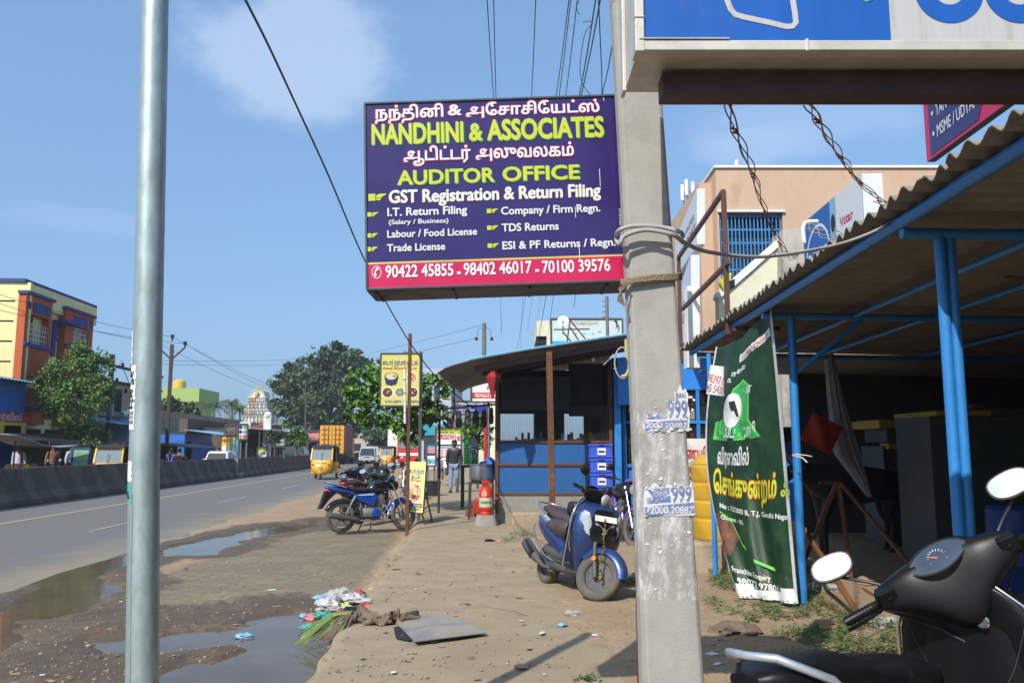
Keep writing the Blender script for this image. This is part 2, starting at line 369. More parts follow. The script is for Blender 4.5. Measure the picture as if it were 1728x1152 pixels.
  if smooth is not None:
   me.polygons.foreach_set('use_smooth',[True]*len(me.polygons));me.set_sharp_from_angle(angle=R(smooth))
  me.update();COL.objects.link(o)
  if parent is not None:o.parent=parent
  if bevel:b=o.modifiers.new('bevel','BEVEL');b.width=bevel;b.segments=2;b.limit_method='ANGLE'
  if solid:b=o.modifiers.new('solid','SOLIDIFY');b.thickness=solid;b.offset=0
  if sub:b=o.modifiers.new('sub','SUBSURF');b.levels=sub;b.render_levels=sub
  return o
def tag(o,label,cat,group=None,kind=None):
 if kind:o['kind']=kind
 if label:o['label']=label
 if cat:o['category']=cat
 if group:o['group']=group
 return o
def struct(o):o['kind']='structure';return o
def thing(name,label,cat,loc=(0,0,0),rz=0,group=None,local=False,M=None):
 o=bpy.data.objects.new(name,None);COL.objects.link(o);o.empty_display_size=.2
 if M is None:M=Matrix.Translation(Vector(loc))@rotm(rz)
 o.location=M.translation;o.rotation_euler=M.to_euler();o.scale=M.to_scale()
 INV[o.name]=None if local else M.inverted()
 return tag(o,label,cat,group)
def copy_tree(o,parent=None):
 c=o.copy();COL.objects.link(c);c.parent=parent
 for ch in o.children:copy_tree(ch,c)
 return c
# ---------------------------------------------------------------- lettering
_gl={}
def glyph_loops(txt):
 if txt in _gl:return _gl[txt]
 cu=bpy.data.curves.new('lettering','FONT');cu.body=txt;cu.size=1;cu.fill_mode='NONE';cu.resolution_u=3
 o=bpy.data.objects.new('lettering',cu);COL.objects.link(o);bpy.context.view_layer.update()
 me=bpy.data.meshes.new_from_object(o.evaluated_get(bpy.context.evaluated_depsgraph_get()))
 adj={}
 for e in me.edges:
  a,b=e.vertices;adj.setdefault(a,[]).append(b);adj.setdefault(b,[]).append(a)
 seen=set();loops=[]
 for st in range(len(me.vertices)):
  if st in seen or st not in adj:continue
  lp=[st];seen.add(st);nx=max(adj[st])if len(adj[st])>1 and st+1 not in adj[st]else(st+1 if st+1 in adj[st]else adj[st][0]);pv=st
  while nx not in seen:
   seen.add(nx);lp.append(nx);q=[k for k in adj[nx]if k!=pv]
   if not q:break
   pv,nx=nx,q[0]
  pts=[me.vertices[i].co.to_2d()for i in lp];out=[]
  for p in pts:
   if not out or(p-out[-1]).length>1e-5:out.append(p)
  if len(out)>1 and(out[0]-out[-1]).length<1e-5:out.pop()
  if len(out)>2:loops.append(out)
 bpy.data.objects.remove(o);bpy.data.curves.remove(cu);bpy.data.meshes.remove(me)
 _gl[txt]=loops;return loops
def area(l):return .5*sum(l[i-1].x*l[i].y-l[i].x*l[i-1].y for i in range(len(l)))
def inside(p,l):
 c=False;j=len(l)-1
 for i in range(len(l)):
  a,b=l[i],l[j]
  if(a.y>p.y)!=(b.y>p.y)and p.x<(b.x-a.x)*(p.y-a.y)/(b.y-a.y)+a.x:c=not c
  j=i
 return c
def is_tamil(t):return any('\u0b80'<=ch<='\u0bff' for ch in t)
def lettering(mb,txt,fn,x0,x1,base,cap,bold=0.0,matname=None,eps=0.0,bigk=1,liftk=1):
 """write txt with its left/right ends at x0..x1, its baseline and cap height as given; fn(x, y, lift) puts a point of the board in space"""
 loops=glyph_loops(txt)
 if not loops:return
 s0=1 if area(max(loops,key=lambda l:abs(area(l))))>0 else-1
 xs=[p.x for l in loops for p in l];mn,mx=min(xs),max(xs)
 ch=.56 if is_tamil(txt)else .69
 sx=(x1-x0)/(mx-mn+bold);sy=cap/ch
 if matname:mb.m(matname)
 outer=[];holes=[]
 for l in loops:
  a=area(l);ol=(a>0)==(s0>0)
  (outer if ol else holes).append(l)
 hs={i:[]for i in range(len(outer))}
 for l in holes:
  best=None
  for i,o_ in enumerate(outer):
   if inside(l[0],o_)and(best is None or abs(area(o_))<abs(area(outer[best]))):best=i
  if best is not None:hs[best].append(l)
 up=1 if sx*sy>0 else-1;tris=[]
 for i,o_ in enumerate(outer):
  polys=[[Vector((p.x,p.y,0))for p in q]for q in[o_]+hs[i]];flat=[p for q in polys for p in q]
  try:tr=tessellate_polygon(polys)
  except Exception:continue
  fs=[]
  for t in tr:
   a,b,c=(flat[k]for k in t);cr=(b-a).cross(c-a).z
   if abs(cr)>1e-9:fs.append(tuple(t)if cr*up>0 else tuple(reversed(t)))
  tris.append((flat,fs,i%3))
 k=8 if cap>.02*bigk and bold>=.03 else 4
 offs=[(0,0)]+([(bold*.62*math.cos(2*math.pi*q/k+.4),bold*.62*math.sin(2*math.pi*q/k+.4))for q in range(k)]if bold else[])
 for j,(ox,oy)in enumerate(offs):
  for flat,fs,lv in tris:
   mb.add([fn(x0+(p.x+ox-mn)*sx,base+(p.y+oy)*sy,eps+(j*3+lv)*.00003*liftk)for p in flat],fs)
def board_fn(o,rx,up,nrm,w,h,px=None):
 "board coordinates: x to the right from o, y UP from o (metres), lift along nrm"
 o=Vector(o);rx=Vector(rx);up=Vector(up);nrm=Vector(nrm)
 return lambda x,y,l=0:o+rx*x+up*y+nrm*l
def patch(mb,fn,x0,x1,y0,y1,m,lift=.001,poly=None):
 mb.m(m)
 if poly:
  tr=tessellate_polygon([[Vector((x,y,0))for x,y in poly]])
  fs=[]
  for t in tr:
   a,b,c=(Vector((*poly[k],0))for k in t);fs.append(tuple(t)if(b-a).cross(c-a).z>0 else tuple(reversed(t)))
  mb.add([fn(x,y,lift)for x,y in poly],fs)
 else:mb.add([fn(x0,y0,lift),fn(x1,y0,lift),fn(x1,y1,lift),fn(x0,y1,lift)],[(0,1,2,3)])
def ring_poly(cx,cy,r,n=20,ry=None):return[(cx+r*math.cos(2*math.pi*k/n),cy+(ry or r)*math.sin(2*math.pi*k/n))for k in range(n)]
def signboard(t,fn,w,h,th,face,frame=None,fw=.02):
 "flat panel w x h with real thickness th behind its face; optional raised frame part"
 b=MB(face)
 b.add([fn(0,0,0),fn(w,0,0),fn(w,h,0),fn(0,h,0),fn(0,0,-th),fn(w,0,-th),fn(w,h,-th),fn(0,h,-th)],[(0,1,2,3)])
 b.m('board_back');b.add([fn(0,0,0),fn(w,0,0),fn(w,h,0),fn(0,h,0),fn(0,0,-th),fn(w,0,-th),fn(w,h,-th),fn(0,h,-th)],[(7,6,5,4),(1,0,4,5),(2,1,5,6),(3,2,6,7),(0,3,7,4)])
 if frame:
  f=MB(frame)
  for(a,c)in(((0,0),(w,0)),((w,0),(w,h)),((w,h),(0,h)),((0,h),(0,0))):
   f.beam(fn(*a,.0),fn(*c,.0),fw,fw,up=fn(0,0,1)-fn(0,0,0))
  f.build('frame',t)
 return b
# ================================================================ GROUND, ROAD, FOOTPATH, WATER
WATER_Z=-.172
ROAD_Z=-.158
def px_poly(pts,z=-.16):return[G(x,y,z).to_2d()for x,y in pts]
def crop(pts):return px_poly([(a/2.7,820+b/2.7)for a,b in pts])
POOLS=[crop([(700,690),(860,665),(1000,650),(1130,640),(1180,605),(1330,575),(1410,610),(1445,660),(1490,740),(1520,780),(1405,905),(1405,1050),(690,1050)]),
crop([(400,705),(590,685),(700,690),(700,760),(590,765),(430,770)]),
crop([(-60,595),(0,560),(90,520),(180,460),(280,408),(400,350),(580,318),(720,287),(1000,228),(1170,197),(1300,177),(1470,152),(1480,175),(1230,220),(1130,243),(1080,264),(1005,288),(980,314),(720,322),(600,345),(460,400),(490,440),(560,480),(480,500),(400,560),(250,600),(130,610),(80,695),(0,740),(-60,770)])]
ISLE=[crop([(690,765),(900,740),(1080,722),(1130,742),(980,800),(900,778),(850,795),(690,845)])]
def sdist(X,Y,poly):
 d=np.full(X.shape,1e9);ins=np.zeros(X.shape,bool);n=len(poly)
 for i in range(n):
  ax,ay=poly[i-1];bx,by=poly[i]
  ex,ey=bx-ax,by-ay;t=np.clip(((X-ax)*ex+(Y-ay)*ey)/(ex*ex+ey*ey+1e-12),0,1)
  d=np.minimum(d,np.hypot(X-ax-t*ex,Y-ay-t*ey))
  cond=((ay>Y)!=(by>Y));ins^=cond&(X<(bx-ax)*(Y-ay)/(by-ay+1e-12)+ax)
 return np.where(ins,-d,d)
_rng=np.random.RandomState(3)
def vnoise(X,Y,sc,seed):
 "smooth value noise in numpy"
 r=np.random.RandomState(seed).rand(64,64);x=X/sc;y=Y/sc;xi=np.floor(x).astype(int);yi=np.floor(y).astype(int);fx=x-xi;fy=y-yi
 fx=fx*fx*(3-2*fx);fy=fy*fy*(3-2*fy);g=lambda a,b:r[a%64,b%64]
 return(g(xi,yi)*(1-fx)+g(xi+1,yi)*fx)*(1-fy)+(g(xi,yi+1)*(1-fx)+g(xi+1,yi+1)*fx)*fy-.5
def fbm(X,Y,sc,seed):return vnoise(X,Y,sc,seed)+.5*vnoise(X,Y,sc/2,seed+1)+.25*vnoise(X,Y,sc/4,seed+2)
def sstep(a,b,x):t=np.clip((x-a)/(b-a),0,1);return t*t*(3-2*t)
PATH_L,PATH_R=-1.03,.85
def terrain(X,Y):
 X=np.asarray(X,float);Y=np.asarray(Y,float)
 edge=PATH_L-.03+.06*fbm(X*0,Y,.7,40)-.0*Y
 n=fbm(X,Y,.9,5)
 left=-.135+.02*n
 near=(X<1)&(X>-9)&(Y<24)&(Y>0)
 sd=np.full(X.shape,9.0);wet=np.zeros(X.shape)
 if near.any():
  xs,ys=X[near],Y[near];s=np.full(xs.shape,9.0)
  for p in POOLS:s=np.minimum(s,sdist(xs,ys,p))
  for p in ISLE:s=np.maximum(s,-sdist(xs,ys,p))
  s=s+(.13*fbm(xs*.94+ys*.34,ys*.94-xs*.34,.62,9)+.10*fbm(xs*.8-ys*.6,ys*.8+xs*.6,.2,19))*np.clip(ys/7,.6,2)-.07;sd[near]=s
 left=left-.075*(1-sstep(-.22,.10,sd))+.0
 roadcut=sstep(-4.85,-5.75,X+.55*fbm(X,Y,2.2,21)+.2*fbm(X,Y,.5,24))*(X>-19.4)
 left=np.where(X>-19.4,left*(1-roadcut)+roadcut*(-.185-.04*(1-sstep(-.22,.1,sd))),-.07+.02*n)
 right=-.012+.05*sstep(PATH_R-.25,PATH_R+.5,X+.3*fbm(X,Y,1.2,33))+.016*fbm(X,Y,.55,13)
 underpath=(X>PATH_L+.1)&(X<PATH_R-.5);right=np.where(underpath,-.05,right)
 k=sstep(-.12,.06,X-edge)
 h=left*(1-k)+right*k
 X2,Y2=X*.77+Y*.64,Y*.77-X*.64
 rough=sstep(-1.0,-1.3,X)*sstep(10.5,8,Y)*(X>-6)
 h=h+(.004+.014*rough)*fbm(X2,Y2,.33,50)*(np.abs(X)<8)+.009*rough*np.abs(fbm(X2*1.3,Y2*.35,.25,55))
 far=sstep(60,200,Y);h=h*(1-far)+far*np.where(X<-4.2,-.2,-.02)
 wet=1-sstep(.06,.95,sd+.45*fbm(X,Y,.8,61));wet=np.where(sd>5,0,wet)
 mud=sstep(-1.3,-1.9,X)*sstep(10.4,8.6,Y+1.0*fbm(X,Y,1.1,70))*sstep(-6.2,-5.0,X);wet=np.maximum(wet,mud*.95)
 dry=np.exp(-((X+2.75)**2/.25+(Y-5.15)**2/.12));wet=np.clip(wet-dry,0,1)
 conc=sstep(-4.2,-3.4,X+.5*fbm(X,Y,1.5,81))*sstep(-1.0,-1.6,X)*sstep(8.4,9.4,Y)*sstep(19,15,Y)
 return h,wet,conc
def gz(x,y):return float(terrain(np.array([x]),np.array([y]))[0][0])
def axis(lo,hi,step,far_lo,far_hi,g=1.22):
 a=list(np.arange(lo,hi,step));s=step;x=hi
 while x<far_hi:a.append(x);s*=g;x+=s
 a.append(far_hi);s=step;x=lo-step;b=[]
 while x>far_lo:b.append(x);s*=g;x-=s
 b.append(far_lo);return np.array(b[::-1]+a)
xa=np.unique(np.concatenate([axis(-6.2,4.2,.05,-900,900),[-19.4,-19.3]]));ya=np.concatenate([axis(2.4,11,.055,-40,11.01)[:-1],np.arange(11,24,.12),axis(24,25,.3,24,2200,1.12)[1:]]);ya=np.unique(np.round(ya,4))
GX,GY=np.meshgrid(xa,ya);H,WET,CONC=terrain(GX,GY)
nx_,ny_=len(xa),len(ya)
idx=np.arange(nx_*ny_).reshape(ny_,nx_);quads=np.stack([idx[:-1,:-1],idx[:-1,1:],idx[1:,1:],idx[1:,:-1]],-1).reshape(-1,4)
me=bpy.data.meshes.new('ground');me.from_pydata(np.stack([GX,GY,H],-1).reshape(-1,3).tolist(),[],quads.tolist())
for nm,arr in(('wet',WET),('conc',CONC)):
 at=me.attributes.new(nm,'FLOAT','POINT');at.data.foreach_set('value',arr.astype(np.float32).ravel())
me.polygons.foreach_set('use_smooth',[True]*len(me.polygons))
def ground_mat():
 m=bpy.data.materials.new('dirt_ground');m.use_nodes=True;N=m.node_tree.nodes;L=m.node_tree.links;b=N['Principled BSDF']
 tc=N.new('ShaderNodeTexCoord')
 def nz(sc,det=8,ro=.6):
  n=N.new('ShaderNodeTexNoise');n.inputs['Scale'].default_value=sc;n.inputs['Detail'].default_value=det;n.inputs['Roughness'].default_value=ro;L.new(tc.outputs['Object'],n.inputs[0]);return n.outputs['Fac']
 def ramp(f,c0,c1,p0=.35,p1=.65):
  r=N.new('ShaderNodeValToRGB');e=r.color_ramp.elements;e[0].position=p0;e[1].position=p1;e[0].color=(*c0,1);e[1].color=(*c1,1);L.new(f,r.inputs[0]);return r.outputs[0]
 def mix(f,a,b_):
  x=N.new('ShaderNodeMix');x.data_type='RGBA';L.new(f,x.inputs['Factor']);L.new(a,x.inputs[6]);L.new(b_,x.inputs[7]);return x.outputs[2]
 def at(n):a=N.new('ShaderNodeAttribute');a.attribute_name=n;return a.outputs['Fac']
 def mr(f,a,c,t0=0,t1=1):
  r=N.new('ShaderNodeMapRange');r.interpolation_type='SMOOTHSTEP';r.inputs['From Min'].default_value=a;r.inputs['From Max'].default_value=c;r.inputs['To Min'].default_value=t0;r.inputs['To Max'].default_value=t1;L.new(f,r.inputs['Value']);return r.outputs[0]
 def add(a,c,k):
  x=N.new('ShaderNodeMath');x.operation='MULTIPLY_ADD';L.new(c,x.inputs[0]);x.inputs[1].default_value=k;L.new(a,x.inputs[2]);return x.outputs[0]
 n1=nz(1.4);n2=nz(11);n3=nz(60,4)
 dirt=mix(mr(n2,.35,.7),ramp(n1,(.28,.195,.118),(.35,.25,.155)),ramp(n3,(.2,.14,.088),(.33,.235,.145)))
 conc=mix(mr(n2,.40,.66),ramp(n1,(.165,.134,.085),(.235,.192,.124)),ramp(n3,(.10,.08,.05),(.215,.174,.112)))
 mud=mix(mr(n2,.38,.62),ramp(n1,(.085,.057,.031),(.155,.106,.058)),ramp(n3,(.045,.031,.018),(.13,.09,.05)))
 cf=mr(add(add(at('conc'),n2,.5),n1,.5),.72,1.15)
 wf=mr(add(add(at('wet'),n2,.45),n1,.3),.62,.98)
 L.new(mix(wf,mix(cf,dirt,conc),mud),b.inputs['Base Color'])
 L.new(mr(wf,0,1,.95,.62),b.inputs['Roughness'])
 bp=N.new('ShaderNodeBump');bp.inputs['Strength'].default_value=.55;bp.inputs['Distance'].default_value=.02;L.new(add(n2,n3,.55),bp.inputs['Height']);L.new(bp.outputs[0],b.inputs['Normal'])
 return m
me.materials.append(ground_mat());go=bpy.data.objects.new('ground',me);COL.objects.link(go);struct(go)
def road_mat():
 s_=mat('asphalt');N=s_.node_tree.nodes;L=s_.node_tree.links;b_=N['Principled BSDF'];old=b_.inputs['Base Color'].links[0].from_socket
 tc=N.new('ShaderNodeTexCoord');sx=N.new('ShaderNodeSeparateXYZ');L.new(tc.outputs['Object'],sx.inputs[0])
 mp=N.new('ShaderNodeMapping');mp.inputs['Scale'].default_value=(1.1,.07,1);L.new(tc.outputs['Object'],mp.inputs[0])
 n1=N.new('ShaderNodeTexNoise');n1.inputs['Scale'].default_value=1.6;n1.inputs['Detail'].default_value=6;L.new(mp.outputs[0],n1.inputs[0])
 n2=N.new('ShaderNodeTexNoise');n2.inputs['Scale'].default_value=.9;n2.inputs['Detail'].default_value=9;L.new(tc.outputs['Object'],n2.inputs[0])
 def mixc(f,a,c):
  x=N.new('ShaderNodeMix');x.data_type='RGBA';L.new(f,x.inputs['Factor']);L.new(a,x.inputs[6])
  if isinstance(c,tuple):x.inputs[7].default_value=(*c,1)
  else:L.new(c,x.inputs[7])
  return x.outputs[2]
 r1=N.new('ShaderNodeMapRange');r1.inputs['From Min'].default_value=.4;r1.inputs['From Max'].default_value=.62;r1.inputs['To Max'].default_value=.55;L.new(n1.outputs['Fac'],r1.inputs['Value'])
 streak=mixc(r1.outputs[0],old,(.135,.137,.14))
 a=N.new('ShaderNodeMath');a.operation='MULTIPLY_ADD';a.inputs[1].default_value=2.2;L.new(n2.outputs['Fac'],a.inputs[0]);L.new(sx.outputs['X'],a.inputs[2])
 r2=N.new('ShaderNodeMapRange');r2.interpolation_type='SMOOTHSTEP';r2.inputs['From Min'].default_value=6.2;r2.inputs['From Max'].default_value=8.6;r2.inputs['To Max'].default_value=.9;L.new(a.outputs[0],r2.inputs['Value'])
 L.new(mixc(r2.outputs[0],streak,(.30,.24,.165)),b_.inputs['Base Color'])
road_mat()
b=MB('asphalt');b.grid(lambda u,v:(-19.3+u*14.35+(.22*noise.noise(Vector(((-40+v*v*1500)*.55,3,1)))if u>.93 else 0),-40+v*v*1500,ROAD_Z-(.10 if u>.99 else .012 if u>.95 else 0)),30,420);struct(b.build('road'))
def strip_mark(x,y0,y1,w,m,name='lane_marking'):
 b=MB(m);b.box(x-w/2,x+w/2,y0,y1,ROAD_Z+.003,ROAD_Z+.008);struct(b.build(name))
mx_lane=(G(183,890,ROAD_Z).x+G(391,843,ROAD_Z).x)/2
pd=[(G(153,896,ROAD_Z).y,G(215,883,ROAD_Z).y),(G(370,848,ROAD_Z).y,G(414,837,ROAD_Z).y)]
gap=pd[1][0]-pd[0][0]
for k in range(-1,9):strip_mark(mx_lane,pd[0][0]+k*gap,pd[0][0]+3.2+k*gap,.085,'road_paint')
xe=G(100,868,ROAD_Z).x
strip_mark(xe,-10,400,.16,'road_paint_y')
def path_pt(i,j,ys):
 y=ys[j];l=PATH_L+.07*float(fbm(np.array([0.]),np.array([y]),.5,90)[0]);x=l+(PATH_R+.3-l)*i/44
 return l,x,y
ysp=[2+.11*k for k in range(190)]+[23+1.2*k for k in range(60)]
b=MB('path_concrete');vs=[];fs=[]
for j in range(len(ysp)):
 for i in range(45):
  l,x,y=path_pt(i,j,ysp)
  z=.008+.012*float(noise.fractal(Vector((x*.8,y*.8,3)),1,2,3))-(.03 if i==0 else .006 if i==1 else 0)
  if abs(y-10.3-.06*math.sin(x*5))<.06:z-=.02
  vs.append((x,y,z))
 vs.append((path_pt(0,j,ysp)[0]-.015,ysp[j],-.3))
for j in range(len(ysp)-1):
 a=j*46;c=a+46
 for i in range(44):fs.append((a+i,a+i+1,c+i+1,c+i))
 fs.append((a+45,a,c,c+45))
b.add(vs,fs);fp=struct(b.build('footpath',smooth=40))
b=MB('water');b.grid(lambda u,v:(-6.2+u*5.16,2.2+v*16.5,WATER_Z),4,4);w=struct(b.build('water'))
# ================================================================ VEHICLE BUILDERS (x forward, y left, z up)
def sec(x,zc,w,h,e=2.6,yc=0.,n=18):
 o=[]
 for k in range(n):
  a=2*math.pi*k/n;c,s_=math.cos(a),math.sin(a)
  o.append(Vector((x,yc+w/2*math.copysign(abs(c)**(2/e),c),zc+h/2*math.copysign(abs(s_)**(2/e),s_))))
 return o
def secz(z,xc,d,w,e=2.6,yc=0.,n=18):
 return[Vector((p.z,p.y,z))for p in sec(0,xc,w,d,e,yc,n)]
def secy(y,xc,zc,d,h,e=2.6,n=16):
 return[Vector((p.y,y,p.z))for p in sec(0,zc,d,h,e,xc,n)]
AXY=Matrix.Rotation(R(90),4,'X')
def tyre(b,c,r,w,n=36,ir=.74):
 T=Matrix.Translation(Vector(c))@AXY
 pr=[(r*ir,-w*.36),(r*(ir+.06),-w*.48),(r*.90,-w*.5),(r*.965,-w*.36),(r*.992,-w*.17),(r,0),(r*.992,w*.17),(r*.965,w*.36),(r*.90,w*.5),(r*(ir+.06),w*.48),(r*ir,w*.36)]
 b.lathe(pr,n,T,caps=False)
def rim_disc(b,c,r,w,holes=False):
 T=Matrix.Translation(Vector(c))@AXY
 b.lathe([(0,-w*.30),(r*.25,-w*.34),(r*.3,-w*.2),(r*.68,-w*.16),(r*.74,-w*.4),(r*.78,-w*.4),(r*.78,w*.4),(r*.74,w*.4),(r*.68,w*.16),(r*.3,w*.2),(r*.25,w*.34),(0,w*.30)],28,T,caps=False)
def rim_spokes(b,c,r,w,n=5):
 T=Matrix.Translation(Vector(c))@AXY
 b.lathe([(r*.70,-w*.35),(r*.78,-w*.42),(r*.78,w*.42),(r*.70,w*.35),(r*.70,-w*.35)],32,T,caps=False)
 b.lathe([(0,-w*.5),(r*.2,-w*.5),(r*.24,-w*.3),(r*.24,w*.3),(r*.2,w*.5),(0,w*.5)],18,T,caps=False)
 for k in range(n):
  a=2*math.pi*k/n+.3;d=Vector((math.cos(a),0,math.sin(a)));q=Vector((-d.z,0,d.x))
  b.beam(Vector(c)+d*r*.2,Vector(c)+d*r*.72+q*r*.06,w*.28,r*.11,up=(0,1,0))
def arc_fender(b,c,r,w,a0,a1,n=14,sag=.02):
 rings=[]
 for k in range(n+1):
  a=R(a0+(a1-a0)*k/n);d=Vector((math.cos(a),0,math.sin(a)));ww=w*(.7+.3*math.sin(math.pi*k/n))
  o=[]
  for q in range(9):
   t=q/8*2-1;o.append(Vector(c)+d*(r+.03-sag*1.8*t*t-.028*(abs(t)>.9))+Vector((0,ww/2*t,0)))
  for q in range(9):
   t=1-q/8*2;o.append(Vector(c)+d*(r+.022-sag*1.8*t*t-.028*(abs(t)>.9))+Vector((0,ww/2*t*.96,0)))
  rings.append(o)
 b.loft(rings)
def steer_T(A,rake,ang):
 ax=Vector((-math.sin(R(rake)),0,math.cos(R(rake))));A=Vector(A)
 return Matrix.Translation(A)@Matrix.Rotation(ang,4,ax)@Matrix.Translation(-A)
def mirror_parts(t,s_,base,head,S_,tilt=0.):
 "one mirror: housing with stem (part) and its glass (sub-part); head = centre of the glass"
 h=Vector(head);b=MB('black_plastic');b.T=S_
 b.tube([base,Vector(base)*.6+h*.4+Vector((.03,0,-.01)),h+Vector((.012,0,-.035))],.0062,8)
 M=Matrix.Translation(h)@Matrix.Rotation(tilt,4,'Y')@Matrix.Rotation(s_*R(8),4,'Z')
 n=22;rings=[]
 for x,k in((-.004,1.0),(.006,1.02),(.022,.85),(.032,.45),(.035,.05)):
  rings.append([M@Vector((x,.077*k*math.copysign(abs(math.cos(a))**.8,math.cos(a))-s_*.008*math.sin(a),.05*k*math.copysign(abs(math.sin(a))**.8,math.sin(a))))for a in[2*math.pi*q/n for q in range(n)]])
 b.loft(rings);o=b.build('mirror',t,smooth=40)
 g=MB('mirror_glass');g.T=S_
 ring=[M@Vector((-.0055,.071*math.copysign(abs(math.cos(a))**.8,math.cos(a))-s_*.008*math.sin(a),.0445*math.copysign(abs(math.sin(a))**.8,math.sin(a))))for a in[2*math.pi*q/n for q in range(n)]]
 g.add(ring,[tuple(range(n))]);g.build('mirror_glass',o)
def make_scooter(label,M,body,side,seatm,steer,face=True,group=None,rig='chrome',bag=False,tyrem='tyre',mtilt=-.1,tilt=0):
 BPL='black_plastic' if face else 'black_satin';GPL='grey_plastic' if face else 'black_satin'
 t=thing('scooter',label,'scooter',M=M,local=True,group=group)
 S_=Matrix.Translation((.33,0,.8))@Matrix.Rotation(R(tilt),4,'X')@Matrix.Translation((-.33,0,-.8))@steer_T((.33,0,1.0),26,R(steer));RR=.222;RF=.24
 for nm,c,r,w,TT in(('front_wheel',(.64,0,RF),RF,.105,S_),('rear_wheel',(-.60,0,RR),RR,.11,None)):
  b=MB('grey_plastic');b.T=TT;rim_disc(b,c,r*.83,w)
  for k in range(8):a=k*math.pi/4;b.m('ink_black');[b.cbox((c[0]+r*.44*math.cos(a),s_*w*.155,c[2]+r*.44*math.sin(a)),(.022,.004,.022))for s_ in(-1,1)]
  w_o=b.build(nm,t,smooth=35)
  b=MB(tyrem);b.T=TT;tyre(b,c,r,w,40,.60);b.build('tyre',w_o,smooth=50)
 b=MB(body);b.T=S_;arc_fender(b,(.64,0,RF),RF+.03,.17,8,150,sag=.03);b.build('front_fender',t,smooth=60)
 b=MB('grey_plastic');b.T=S_
 for s_ in(-1,1):
  b.tube([(.64,s_*.075,RF-.03),(.56,s_*.085,.42),(.5,s_*.06,.56)],[.024,.022,.02],10)
 b.build('fork',t,smooth=40)
 for s_ in(-1,1):
  b=MB('lens_orange');b.T=S_;b.lathe([(0,0),(.026,0),(.026,.008),(.02,.014),(0,.015)],16,Matrix.Translation((.575,s_*.104,.38))@Matrix.Rotation(R(-90*s_),4,'X'));b.build('reflector',t,smooth=40)
 b=MB(body)
 b.loft([secz(.20,.33,.08,.26,2),secz(.30,.37,.13,.36,2),secz(.42,.405,.20,.46,1.9),secz(.56,.425,.25,.53,1.8),secz(.70,.43,.265,.56,1.8),secz(.82,.42,.24,.52,1.9),secz(.90,.39,.19,.42,2),secz(.955,.35,.11,.26,2)])
 b.build('front_apron',t,smooth=50)
 b=MB(BPL);b.loft([secz(.27,.285,.06,.36),secz(.5,.345,.06,.50),secz(.66,.36,.06,.535),secz(.80,.35,.06,.50),secz(.91,.32,.07,.40),secz(.965,.31,.09,.26)]);ip=b.build('inner_panel',t,smooth=50)
 kb=MB('chrome');kb.lathe([(0,0),(.021,0),(.023,.004),(.019,.009),(.0,.009)],20,Matrix.Translation((.287,-.085,.845))@Matrix.Rotation(R(-90),4,'Y'));kb.m('ink_black');kb.cbox((.277,-.085,.851),(.002,.008,.012));kb.build('ignition_lock',ip,smooth=40)
 gb=MB(BPL);gb.box(.28,.295,-.17,.17,.36,.60);gb.build('glove_box',ip,bevel=.006)
 b=MB(side)
 for s_ in(-1,1):b.tube([(.29,s_*.14,.27),(.34,s_*.255,.5),(.355,s_*.275,.66),(.345,s_*.26,.80),(.32,s_*.205,.90),(.30,s_*.12,.97)],.0075,8)
 b.build('shield_trim',t,smooth=50)
 b=MB(BPL);b.box(-.14,.34,-.165,.165,.255,.29);b.m(GPL);b.loft([sec(.36,.25,.30,.09),sec(.1,.235,.36,.11),sec(-.2,.25,.37,.13),sec(-.36,.30,.30,.12)]);b.build('floor_board',t,smooth=40)
 b=MB(body)
 b.loft([sec(-.09,.46,.20,.36,3),sec(-.14,.48,.27,.40,3),sec(-.26,.535,.345,.36),sec(-.44,.58,.375,.31),sec(-.62,.625,.345,.255),sec(-.78,.67,.26,.185),sec(-.88,.70,.16,.12),sec(-.92,.71,.06,.05)])
 rb=b.build('rear_body',t,smooth=50)
 b=MB('grey_plastic');b.loft([sec(-.10,.37,.22,.2),sec(-.24,.36,.3,.18),sec(-.42,.37,.30,.13),sec(-.55,.41,.24,.06)]);b.build('under_cover',t,smooth=50)
 b=MB('scoot_silver' if face else body)
 for s_ in(-1,1):
  b.loft([sec(-.30,.665,.02,.03,yc=s_*.150),sec(-.45,.685,.05,.07,yc=s_*.150),sec(-.7,.735,.05,.075,yc=s_*.118),sec(-.86,.765,.03,.05,yc=s_*.07)])
 b.build('side_trim',rb,smooth=50)
 b=MB('lens_red');b.loft([sec(-.865,.725,.15,.07),sec(-.915,.725,.12,.055),sec(-.93,.725,.06,.03)]);b.build('tail_light',t,smooth=50)
 b=MB(seatm);b.loft([sec(.015,.70,.10,.05),sec(-.02,.715,.19,.085),sec(-.12,.735,.25,.11),sec(-.28,.745,.285,.115),sec(-.40,.755,.29,.115),sec(-.47,.785,.29,.12),sec(-.62,.805,.26,.105),sec(-.76,.815,.2,.08),sec(-.83,.815,.1,.04)])
 st=b.build('seat',t,smooth=60)
 if face:
  b=MB(seatm)
  for s_ in(-1,1):
   rows=[]
   for k in range(13):
    x=-.03-.40*k/12;dr=.20*(1-.55*(k/12))+.012*math.sin(k*1.9)
    rows.append([Vector((x,s_*(.10+.044*min(1,k/3)),.72)),Vector((x,s_*(.125+.062*min(1,k/4)),.66)),Vector((x-.01,s_*(.128+.066*min(1,k/4)+.006*math.sin(k)),.73-dr))])
   b.loft(rows,closed=False)
  b.build('seat_cover',st,smooth=60,solid=.006)
 b=MB(rig)
